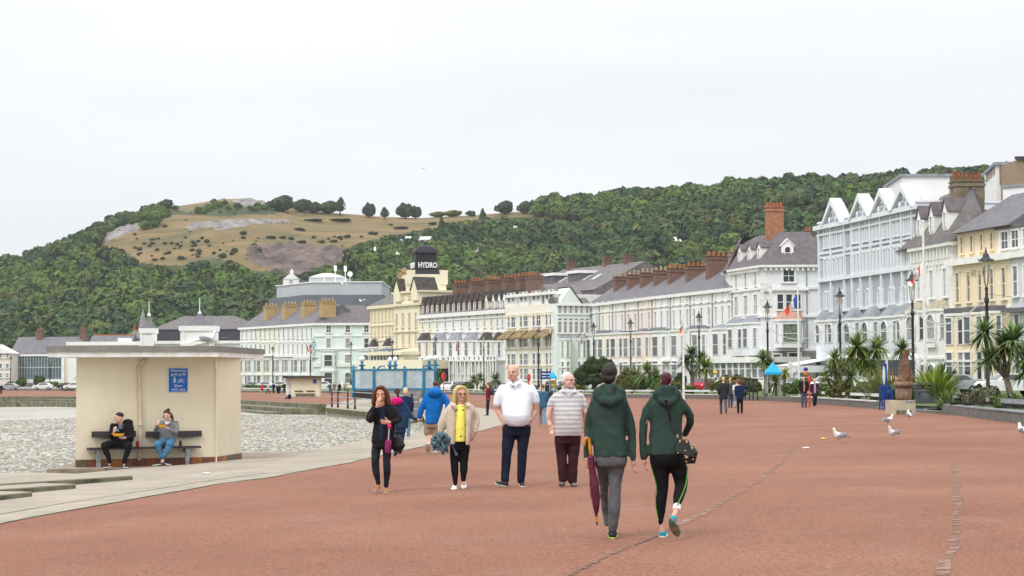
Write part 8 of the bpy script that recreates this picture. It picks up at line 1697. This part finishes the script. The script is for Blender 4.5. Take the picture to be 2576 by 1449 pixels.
flag('tall white flagpole flying the blue white and red tricolour', 2010, 722, 985, [(2006, 740), (2007, 768), (1979, 795), (1972, 783)], [fb, fw, fr_], 150, 'blue, white and red tricolour flag before the mansard hotel')
flag('tall white flagpole in front of the arcaded hotel', 2328, 560, 985, [(2322, 655), (2318, 690), (2291, 722), (2284, 716)], [fw, fr_, fw, fw, fr_, fw], 108, 'white flag with red cross and crest before the arcaded hotel')
flag('slim white flagpole rising behind the woman with the red ponytail', 1720, 755, 1000, [(1717, 800), (1719, 815), (1714, 842), (1708, 838)], [fg, fw, fo], 140, 'green white and orange flag hanging on the slim pole')
flag('flagpole before the modern flats', 1390, 822, 975, [(1391, 823), (1390, 842), (1381, 838), (1383, 828)], [fr_, fw], 250, 'small red and white flag at the modern flats'); flag('flagpole before the pale green guesthouse', 1467, 840, 975, [(1466, 840), (1467, 860), (1461, 868), (1462, 850)], [fr_, fw, fg], 250, 'small red white and green flag before the guesthouse')
flag('flagpole before the white dormer terrace', 1151, 850, 975, [(1152, 852), (1153, 880), (1147, 884), (1148, 860)], [fr_, fw, fr_], 300, 'limp red and white striped flag before the dormer terrace'); flag('flagpole before the left terraced hotels', 778, 864, 975, [(770, 868), (774, 884), (786, 892), (784, 880)], [fr_, fw, fr_], 400, 'red and white flag before the left terraced hotels')
p = W(1926, 985, 200); r = thing('banner', 'tall white vertical banner with a dark emblem at the corner of the mansard hotel', 'banner', p); k = 200/F; z0 = (985-775)*k; mb = MB(); mb.lathe([(.06, -1), (.05, (985-712)*k)], 8, (18*k, 0)); mb.build('pole', m_pole, r); mb = MB(); mb.box(-11*k, 17*k, -.02, .02, z0, (985-712)*k); bn_ = mb.build('cloth', fw, r)
mb = MB()
for q in (-5, -2, 1, 4, 7): mb.box((q+2.5)*k, (q+3.3)*k, -.03, -.021, (985-746+abs(q-1))*k, (985-728-abs(q-1))*k)
mb.box(-2*k, 10*k, -.03, -.021, (985-738)*k, (985-736)*k); mb.build('emblem', m_eye, bn_)
# white feather banner
p = W(1988, 985, 190); r = thing('feather_banner', 'white feather banner standing at the hotel corner left of the orange cafe sign', 'banner', p); k = 190/F; mb = MB(); mb.prism([(-4*k, -.02), (8*k, -.02), (8*k, .02), (-4*k, .02)], 0, 62*k); mb.ell((1*k, 0, 62*k), (7*k, .03, 14*k), 12, 8); mb.build('cloth', fw, r)
# ---- kiosks with blue pyramid roofs
def kiosk(px, ptop, peave, pbot, wpx, d, label, poster=False):
    b = W(px, pbot, d); k = d/F; r = thing('kiosk', label, 'kiosk', b); w_ = wpx*k/2; he = (pbot-peave)*k; ht = (pbot-ptop)*k; m_cy = M('cyan_roof', (.01, .36, .62), .5, var=.05)
    mb = MB(); e_ = [(-w_, -w_), (w_, -w_), (w_, w_), (-w_, w_)]; mb.prism([(x, y, he) for x, y in e_], 0, 0, [(x*.04, y*.04, ht) for x, y in e_]); mb.prism([(x*1.02, y*1.02) for x, y in e_], he-.15, he); mb.build('roof', m_cy, r)
    for x, y in e_: MB().tube([(x*.8, y*.8, 0), (x*.8, y*.8, he)], .045, 6).build('post', m_bl2, r)
    mb = MB(); mb.box(-w_*.7, w_*.7, -w_*.6, w_*.6, 0, he*(.75 if poster else .35)); mb.build('booth', M('kiosk_blue', (.02, .16, .28), .6), r) if poster else 0
    if poster:
        for i, c in enumerate(((.75, .35, .02), (.8, .55, .05), (.65, .6, .6))): mb = MB(); mb.box(-w_*.5, w_*.5, -w_*.63, -w_*.6, he*(.08+.27*(2-i)*.9), he*(.28+.27*(2-i)*.9)); mb.build('poster', M(f'poster_{i}', c, .6, scale=3, var=.4), r)
kiosk(1945, 912, 937, 990, 40, 135, 'kiosk with bright blue pyramid canopy before the mansard hotel'); kiosk(1391, 934, 948, 985, 20, 190, 'small kiosk with blue pyramid roof and orange posters beside the white-haired man', True)
p = W(1362, 985, 190); k = 190/F; r = thing('fingerpost', 'blue fingerpost sign left of the small poster kiosk', 'signpost', p); MB().tube([(0, 0, -.5), (0, 0, 58*k)], .06, 8).build('post', m_bb, r)
for q in (0, 8, 15): mb = MB(); mb.box(-2*k, 24*k, -.05, .0, (46-q)*k, (51-q)*k); mb.build('finger', m_bb, r)
p = W(1800, 985, 165); k = 165/F; r = thing('zebra_beacon', 'black and white striped pole with a yellow globe beside the conservatory', 'beacon', p); mb = MB(); 
for q in range(5): mb.m = q % 2; mb.tube([(0, 0, q*9*k), (0, 0, (q+1)*9*k)], .07, 8)
mb.build('striped_pole', [m_trim, m_eye], r); MB().ell((0, 0, 48*k), (5*k, 5*k, 5*k), 14, 10).build('globe', M('amber_globe', (.85, .48, .02), .35), r, True)
for px, py, d, lab in ((1116, 947, 200, 'red lifebuoy on a post right of the blue glass shelter'), (1330, 950, 210, 'red lifebuoy beside the tall man'), (2036, 955, 113, 'red lifebuoy post behind the man in the black jacket')):
    p = W(px, py, d); bz_ = g(p.x, p.y); r = thing('lifebuoy_post', lab, 'lifebuoy', (p.x, p.y, bz_)); z = p.z-bz_; MB().tube([(0, 0, 0), (0, 0, z)], .06, 8).build('post', fr_, r); R_ = 6*d/F; mb = MB(); mb.tube([(R_*.45*math.cos(a*PI/8), -.1+R_*.5*math.cos(a*PI/8), z+R_*1.25*math.sin(a*PI/8)) for a in range(17)], R_*.38, 8, cap=False); mb.build('ring', fr_, r, True)
# litter bins, dark box
for px, py, d, w_, h_, c, lab in ((1381, 1003, 180, 20, 42, (.02, .02, .022), 'black litter bin beside the small poster kiosk'), (1852, 1010, 118, 17, 30, (.015, .14, .30), 'bright blue bin to the right of the navy-coated woman'), (2155, 1000, 114, 18, 22, (.01, .02, .10), 'dark blue recycling bin behind the palms by the purple-coated woman')):
    p = G(px, py) if py > 1001 else Vector((W(px, py, d).x, d, landz(W(px, py, d).x, d))); k = p.y/F; r = thing('litter_bin', lab, 'bin', p); m_ = M('bin_'+str(px), c, .5); mb = MB(); mb.box(-w_*k/2, w_*k/2, -w_*k/2, w_*k/2, 0, h_*k*.82); mb.build('body', m_, r); mb = MB(); mb.prism([(-w_*k*.54, -w_*k*.54, h_*k*.84), (w_*k*.54, -w_*k*.54, h_*k*.84), (w_*k*.54, w_*k*.54, h_*k*.84), (-w_*k*.54, w_*k*.54, h_*k*.84)], 0, 0, [(-w_*k*.3, -w_*k*.3, h_*k), (w_*k*.3, -w_*k*.3, h_*k), (w_*k*.3, w_*k*.3, h_*k), (-w_*k*.3, w_*k*.3, h_*k)]); mb.build('lid', m_, r)
r = thing('iron_railing', 'ornate black iron railing gate beside the bright blue bin', 'railing', G(1890, 1008)); mb = MB(); k = r.location.y/F
for q in (-25, -8, 8, 25): mb.tube([(q*k*.6, 0, 0), (q*k*.6, 0, 52*k), (q*k*.6, 0, 56*k)], [.05, .05, .08], 6)
for z in (20, 44): mb.tube([(-15*k, 0, z*k), (0, 0, (z-6)*k), (15*k, 0, z*k)], .04, 6)
mb.build('bars', m_lb, r)
# ---- blue glass shelter on the platform
dP = 165; kP = dP/F; zP = g(-8, dP)
m_tb = M('teal_blue_iron', (.015, .17, .32), .45, scale=5, var=.12); m_fg = M('frosted_glass', (.56, .63, .66), .35, scale=1.5, col2=(.40, .47, .50), alpha=.6)
r = thing('glazed_windbreak', 'teal blue iron and frosted glass windbreak with white globe lamps on the platform', 'windbreak', W(885, 985, dP)); o = r.location.copy(); X = lambda px: W(px, 943, dP).x-o.x; Z = lambda py: W(990, py, dP).z-o.z
b0 = Z(1001)
for px, dy, yt in ((889, 0, 918), (941, 0, 920), (1018, 0, 920), (1066, .0, 922), (1094, .3, 920), (986, 2.8, 928), (1048, 2.8, 928), (906, 4, 925)):
    MB().lathe([(.16, b0), (.14, Z(980)), (.11, Z(940)), (.17, Z(930)), (.1, Z(928)), (.12, Z(yt+4)), (.03, Z(yt))], 10, (X(px), dy)).build('post', m_tb, r, True)
for a, c in ((892, 940), (943, 1016), (1020, 1064), (1068, 1092)):
    mb = MB(); mb.box(X(a), X(c), .02, .05, Z(979), Z(931)); mb.build('glass_panel', m_fg, r); mb = MB(); mb.box(X(a), X(c), -.03, .08, Z(981), Z(977)); mb.box(X(a), X(c), -.03, .08, Z(932), Z(929)); mb.build('rail', m_tb, r)
mb = MB(); mb.box(X(889), X(1094), .0, .5, b0, Z(981)); mb.build('dado', m_stone, r)
mb = MB(); mb.box(X(889), X(952), -.05, .45, b0-.1, Z(983)); mb.build('black_panel', m_eye, r)
for a, c in ((945, 966), (1000, 975), (1090, 1062)): mb = MB(); mb.tube([(X(a), 1, Z(932)), (X(a*.6+c*.4), 1, Z(922)), (X(c), 1, Z(920)), (X(c*.9+a*.1), 1, Z(930)), (X(a), 1, Z(936))], .07, 6); mb.build('scroll', m_tb, r)
m_globe = M('white_globe', (.82, .84, .85), .3)
for px, yt, big in ((906, 897, 1), (977, 900, 0), (991, 899, 0), (1077, 897, 1), (1093, 896, 1)):
    q_ = MB(); q_.lathe([(.14, Z(935)), (.1, Z(922)), (.35 if big else .25, Z(919)), (.12, Z(916)), (.12, Z(906))], 10, (X(px), 2.0)); st_ = q_.build('lamp_stem', m_tb, r, True)
    w_ = (8 if big else 6)*kP; MB().ell((X(px), 2.0, Z(yt+5)), (w_, w_, 7.5*kP), 14, 10).build('globe_lamp', m_globe, st_, True)
# platform slab with mossy edge
mb = MB(); pl = [W(821, 1019, 148), W(940, 1029, 128), W(1035, 1052, 104), W(1062, 1040, 110)]; P4 = [v.xy for v in pl]+[Vector((W(1080, 943, 200).x, 200)), Vector((W(900, 943, 205).x, 205)), Vector((W(822, 943, 165).x, 165))]
zs = -.68; mb.prism([tuple(p) for p in P4], -2.6, zs); mb.m = 1; mb.prism([tuple(p) for p in offpoly(P4, [-.12]*7)], zs-.28, zs-.02); o_ = mb.build('viewing_platform', [m_conc, M('green_moss_edge', (.14, .14, .05), .95, scale=.8, col2=(.06, .06, .03), bump=.1, bscale=4)]); tag(o_, kind='structure')
r = thing('platform_railing', 'dark three-bar railing along the seaward edge of the platform', 'railing', W(834, 1017, 150)); o = r.location.copy()
pts = [W(835, 1017, 150)-o, W(850, 1016, 148)-o, W(875, 1017, 143)-o, W(893, 1018, 140)-o, W(940, 1022, 130)-o, W(1000, 1030, 117)-o, W(1036, 1040, 107)-o]
for v in pts: v.z = zs-o.z
for i, v in enumerate(pts): MB().lathe([(.09, v.z), (.06, v.z+.4), (.06, v.z+1.25), (.09, v.z+1.3), (.03, v.z+1.42)], 8, (v.x, v.y)).build('post', M('rusty_black', (.03, .022, .02), .6), r)
for z in (.35, .8, 1.2): mb = MB(); mb.tube([v+Vector((0, 0, z)) for v in pts], .035, 6); mb.build('rail', m_bl2, r)
for i, (py, dd) in enumerate(((1000, 118), (1012, 112), (1030, 107))):
    a_, b_ = W(1000, py, dd), W(1048, py, dd); mb = MB(); z1 = a_.z; mb.box(a_.x, b_.x, dd, dd+4, -2.4, z1); o_ = mb.build('stone_terrace', [m_stone]); tag(o_, ['top', 'middle', 'lowest'][i]+' brown stone terrace step behind the blue-jacketed man', 'step', 'platform terraces')
# ---- cars
m_tyre = M('tyre', (.015, .015, .016), .8)
def carproto(paint, L=4.2, H=1.45, van=0):
    r = thing('parked_car', '', 'car', (0, 0, 0), group='cars parked beyond the garden'); prof = [(-L/2, .35), (-L/2, .75), (-L/2+.25, .95), (-L/2+1.0, 1.0), (-L/2+1.6, H), (L/2-1.1, H), (L/2-.35, 1.0), (L/2, .9), (L/2, .35)]
    if van: prof = [(-L/2, .35), (-L/2, 1.0), (-L/2+.7, 1.2), (-L/2+1.1, H), (L/2-.1, H), (L/2, H-.2), (L/2, .35)]
    mb = MB()
    n = len(prof)
    for y, sc in ((-.85, 1), (.85, 1)): mb.v += [(x, y*(1 if z < 1.05 else .86), z) for x, z in prof]
    mb.f = [tuple(range(n)), tuple(range(2*n-1, n-1, -1))]+[((j+1) % n, j, j+n, (j+1) % n+n) for j in range(n)]; mb.mi = [0]*len(mb.f); mb.build('body', paint, r)
    mb = MB()
    for sg in (-1, 1):
        y = sg*.8 if not van else sg*.77; x0, x1 = (-L/2+1.25, L/2-.75) if not van else (-L/2+.95, L/2-.5); mb.add([(x0, y*1.06, 1.03), (x1, y*1.06, 1.03), (x1-.5, y*.97, H-.08), (x0+.45, y*.97, H-.08)], [(0, 1, 2, 3)])
    mb.add([(-L/2+1.02, -.7, 1.04), (-L/2+1.02, .7, 1.04), (-L/2+1.53, .62, H-.05), (-L/2+1.53, -.62, H-.05)], [(0, 3, 2, 1)]); mb.build('windows', m_glass, r)
    for x in (-L/2+.8, L/2-.8):
        for sg in (-1, 1): T = Matrix.Translation((x, sg*.78, .32)) @ Matrix.Rotation(PI/2, 4, 'X'); q_ = MB(T); q_.lathe([(.3, -.1), (.32, -.08), (.32, .08), (.3, .1)], 14); wl = q_.build('wheel', m_tyre, r); q_ = MB(T); q_.lathe([(.19, .11 if sg < 0 else -.11), (.17, .105 if sg < 0 else -.105)], 10); q_.build('rim', m_chrome, wl)
    for sg in (-1, 1): MB().ell((-L/2+.06, sg*.6, .72), (.08, .16, .08), 8, 6).build('headlight', m_globe, r)
    return r
mw_ = M('white_car_paint', (.78, .79, .80), .25, spec=.6); ms2 = M('silver_car_paint', (.42, .44, .47), .3, metal=.4); mr_ = M('red_car_paint', (.42, .01, .03), .3); md_ = M('dark_car_paint', (.03, .035, .05), .25)
pr = {'w': carproto(mw_), 's': carproto(ms2), 'r': carproto(mr_), 'd': carproto(md_)}; used = set()
CARS = [(2540, 985, 128, 'w', .1, 'white parked car behind the near bench at the right edge'), (2395, 985, 150, 's', .2, 'silver parked car right of the litter bin'), (2150, 985, 165, 'w', .6, 'white parked car behind the palms near the hotel entrance'), (2085, 985, 175, 'w', .8, 'white parked car left of the hotel entrance palms'), (2010, 985, 185, 's', .9, 'silver parked car at the foot of the tricolour pole'), (1770, 985, 215, 'r', 1.1, 'red parked car beside the yellow globe beacon'), (1700, 985, 225, 'w', 1.1, 'white parked car behind the ponytailed woman'), (1595, 985, 235, 'w', 1.1, 'white parked car between the two people in green'), (1430, 985, 250, 'd', 1.2, 'dark parked car near the spreading tree'), (1420, 985, 262, 'w', 1.2, 'white parked car left of the spreading tree'),
        (1240, 982, 290, 's', 1.2, 'silver parked car behind the small round palm'), (1165, 982, 300, 'd', 1.2, 'dark parked car before the white porches'), (1130, 982, 305, 'w', 1.3, 'white parked car right of the red lifebuoy'), (810, 980, 395, 'w', 0.05, 'white parked car right of the small shelter'), (760, 980, 400, 's', 0, 'silver parked car just behind the small shelter'), (735, 980, 402, 'd', .1, 'dark parked car left of the small shelter'), (700, 980, 404, 'w', .05, 'white parked car behind the distant walkers'), (665, 980, 406, 'w', 0, 'white parked car behind the woman in red'), (632, 980, 408, 's', 0, 'silver parked car at the right edge of the big shelter'), (186, 980, 415, 'w', 0, 'white parked car just left of the big shelter wall'), (108, 980, 415, 'w', 0, 'white parked car before the glass hall'), (170, 980, 418, 'd', 0, 'dark parked car before the glass hall'), (22, 980, 415, 's', 0, 'silver parked car at the far left')]
for px, py, d, c, rz, lab in CARS:
    p = W(px, py, d); p = Vector((p.x, p.y, landz(p.x, p.y)))
    if c not in used: used.add(c); o_ = pr[c]; o_.location = p; o_.rotation_euler[2] = rz
    else: o_ = copytree(pr[c], None, p, rz)
    o_['label'] = lab
# white coach
p = W(2215, 985, 160); r = thing('coach', 'white coach with big dark windows parked behind the palms', 'coach', (p.x, p.y, landz(p.x, p.y)), -.25); k = 160/F
mb = MB(); L = 4.2; mb.prism([(-L, -1.2), (L*.75, -1.2), (L*.75, 1.2), (-L, 1.2)], .5, 2.9); mb.prism([(-L, -1.2, 2.9), (L*.75, -1.2, 2.9), (L*.75, 1.2, 2.9), (-L, 1.2, 2.9)], 0, 0, [(-L+.2, -1.0, 3.2), (L*.7, -1.0, 3.2), (L*.7, 1.0, 3.2), (-L+.2, 1.0, 3.2)]); mb.build('body', mw_, r)
for q in range(3): mb = MB(); x = -L+.3+q*2.3; mb.box(x, x+2.1, -1.24, -1.2, 1.45, 2.7); mb.build('side_window', m_glass, r)
mb = MB(); mb.box(-L-.04, -L, -1.05, 1.05, 1.2, 2.75); mb.build('windscreen', m_glass, r)
for x in (-L+1.3, L*.75-1.6): T = Matrix.Translation((x, -1.15, .5)) @ Matrix.Rotation(PI/2, 4, 'X'); q_ = MB(T); q_.lathe([(.46, -.1), (.5, -.05), (.5, .08), (.46, .1)], 16); q_.build('wheel', m_tyre, r)
# orange cafe sign
p = W(2027, 943, 225); r = thing('cafe_sign', 'round orange and blue sign on a post beside the hotel entrance canopy', 'sign', (p.x, p.y, -1)); k = 225/F; MB().tube([(0, 0, 0), (0, 0, (985-918)*k)], .06, 6).build('post', m_bb, r); MB().ell((0, -.1, (985-925)*k), (5*k, .1, 7*k), 14, 8).build('orange_disc', fo, r, True); MB().ell((0, -.05, (985-915)*k), (6*k, .08, 5*k), 14, 8).build('blue_disc', m_bb, r, True)
r = thing('wrought_lamps', 'pair of small black wall lanterns on a post by the yellow hotel door', 'lamp', Vector((W(2418, 985, 170).x, 170, -.3))); k = 170/F; MB().tube([(0, 0, 0), (0, 0, 45*k)], .06, 6).build('post', m_lb, r); MB().tube([(-16*k, 0, 44*k), (0, 0, 45*k), (16*k, 0, 44*k)], .05, 6).build('arm', m_lb, r)
for x in (-16, 16): MB().lathe([(.02, 44*k), (.12, 44*k+.1), (.22, 44*k+.5), (.28, 44*k+.55), (.02, 44*k+.8)], 8, (x*k, 0)).build('lantern', m_lb, r)
# ---- gulls
m_gw_ = M('gull_white', (.80, .79, .77), .8); m_gb = M('gull_grey', (.30, .32, .35), .8); m_gk = M('gull_black', (.02, .02, .02), .8); m_gy_ = M('gull_bill', (.75, .45, .05), .5); m_gp = M('gull_leg', (.60, .35, .30), .6)
def gull(px, py, yaw, label, sc=1., z=None, at=None, turn=0):
    p = at or G(px, py); r = thing('seagull', label, 'seagull', p, math.radians(yaw), group='seagulls on the promenade'); r.scale = (sc,)*3
    mb = MB(); mb.tube([(-.20, 0, .17), (-.10, 0, .175), (.02, 0, .19), (.11, 0, .225), (.155, 0, .29), (.17, 0, .345)], [.025, .06, .085, .078, .045, .036], 14); mb.ell((.178, 0, .362), (.045, .038, .038), 12, 8); mb.ell((.03, 0, .18), (.13, .085, .075), 14, 10)
    finish(remesh(mb, .008, 4), 'body', m_gw_, r)
    for sg in (-1, 1):
        mb = MB(); mb.ell((-.05, sg*.066, .205), (.17, .03, .06), 12, 8, Matrix.Rotation(math.radians(10), 3, 'Y')); mb.tube([(-.14, sg*.055, .18), (-.22, sg*.03, .16), (-.31, sg*.01, .135)], [.04, .03, .006], 8, .5); wv_ = finish(remesh(mb, .008, 2), 'wing', m_gb, r)
        mb = MB(); mb.tube([(-.22, sg*.035, .158), (-.34, sg*.012, .128)], [.022, .004], 6, .5); mb.build('wing_tip', m_gk, wv_)
        mb = MB(); mb.tube([(.01, sg*.03, .13), (.015, sg*.03, .0)], [.010, .007], 6); mb.tube([(.0, sg*.03, .004), (.05, sg*.035, .003)], [.006, .012], 5); mb.build('leg', m_gp, r); MB().ell((.2, sg*.032, .37), (.006, .004, .006), 6, 4).build('eye', m_eye, r)
    MB().tube([(.21, 0, .36), (.245, 0, .357), (.262, 0, .348)], [.013, .01, .004], 6).build('bill', m_gy_, r); return r
a = CHx(210, 1365); gull(*a, 205, 'seagull nearest the camera, standing alone on the left facing left', .92); a = CHx(1065, 1305); gull(*a, 222, 'seagull facing left directly below the middle gull', .85); a = CHx(975, 1095); gull(a[0], a[1]-1, 12, 'seagull facing right, in the middle of the group of three', .95)
a = CHx(1325, 1000); gull(*a, 95, 'seagull seen from behind near the sandstone block', .95)
zr = sFL.z+H2; pr_ = plane_hit(525, 870, sFL, sFR); gull(0, 0, 15, 'seagull standing on the roof edge of the big shelter', .95, at=Vector((W(522, 870, 47.6).x, 47.6, zr)))
gull(2572, 1100, 100, 'seagull cut off by the right edge of the picture', .95)
def flyer(px, py, d, sc, label, roll):
    r = thing('flying_gull', label, 'seagull', W(px, py, d), random.random()*.8, group='gulls in flight'); r.scale = (sc,)*3; MB().tube([(-.25, 0, 0), (0, 0, .01), (.2, 0, .02)], [.02, .07, .03], 8).build('body', m_gw_, r, True)
    for sg in (-1, 1): mb = MB(); mb.add([(.08, sg*.04, .03), (-.1, sg*.04, .02), (-.09, sg*.35, .03+.16*1), (.1, sg*.35, .04+.16), (-.02, sg*.72, .10), (.0, sg*.35, .07+.16), (.0, sg*.04, .06)], [(0, 3, 5, 6), (6, 5, 2, 1), (3, 4, 5), (5, 4, 2), (0, 1, 2, 3), (3, 2, 4)]); mb.build('wing', m_gw_, r)
    r.rotation_euler = (roll, 0, random.random()*1.2-.3)
for px, py, d, lab in ((1703, 606, 240, 'gull flying before the wooded hill above the long terrace'), (1357, 634, 260, None), (1302, 672, 300, 'gull flying low above the roofs of the modern flats')): pass
for i, (px, py, d, lab) in enumerate([(1703, 606, 200, 'gull flying before the wooded hill, rightmost of those in the air'), (1200, 632, 260, 'gull flying above the dormer terrace, right of the black sign tower'), (1296, 573, 300, 'high gull in front of the hillside houses'), (943, 629, 300, 'gull flying left of the black sign tower'), (910, 758, 260, 'gull gliding in front of the dark grey block'), (864, 716, 300, 'small gull before the pale grey block'), (1000, 640, 300, 'small gull nearest the black sign tower on its left'), (1066, 423, 300, 'tiny gull high in the white sky')]): flyer(px, py, d, 1.3, lab, [.3, -.4, .1, .5, 0, .2, .3, .2][i])
# litter scraps
for i, (x, y, lab) in enumerate([(2072, 1105, 'yellow and white food wrapper on the asphalt left of the gulls'), (2028, 1129, 'small white scrap of paper near the yellow wrapper'), (520, 1193, 'white crumpled paper at the corner of the shelter plinth')]):
    p = G(x, y); r = remesh(MB().ell((0, 0, .02), (.09, .05, .02), 10, 6), .012, 1, .012, 20, seed=i); o_ = finish(r, 'litter', [M('wrapper_yellow', (.75, .55, .15), .6), m_sw, m_sw][i], None); o_.location = p; tag(o_, lab, 'litter')
hb = MB(); hb.box(-1500, 1500, -60, 2300, -5, 175); hm = bpy.data.materials.new('air'); hm.use_nodes = True; N = hm.node_tree.nodes; N.clear(); o_ = N.new('ShaderNodeOutputMaterial'); v_ = N.new('ShaderNodeVolumePrincipled'); v_.inputs['Density'].default_value = .00007; v_.inputs['Color'].default_value = (.9, .94, 1, 1)
hm.node_tree.links.new(v_.outputs[0], o_.inputs['Volume']); tag(hb.build('haze', hm), 'faint pale haze over the bay', 'haze', kind='stuff')
S.render.engine = 'CYCLES'
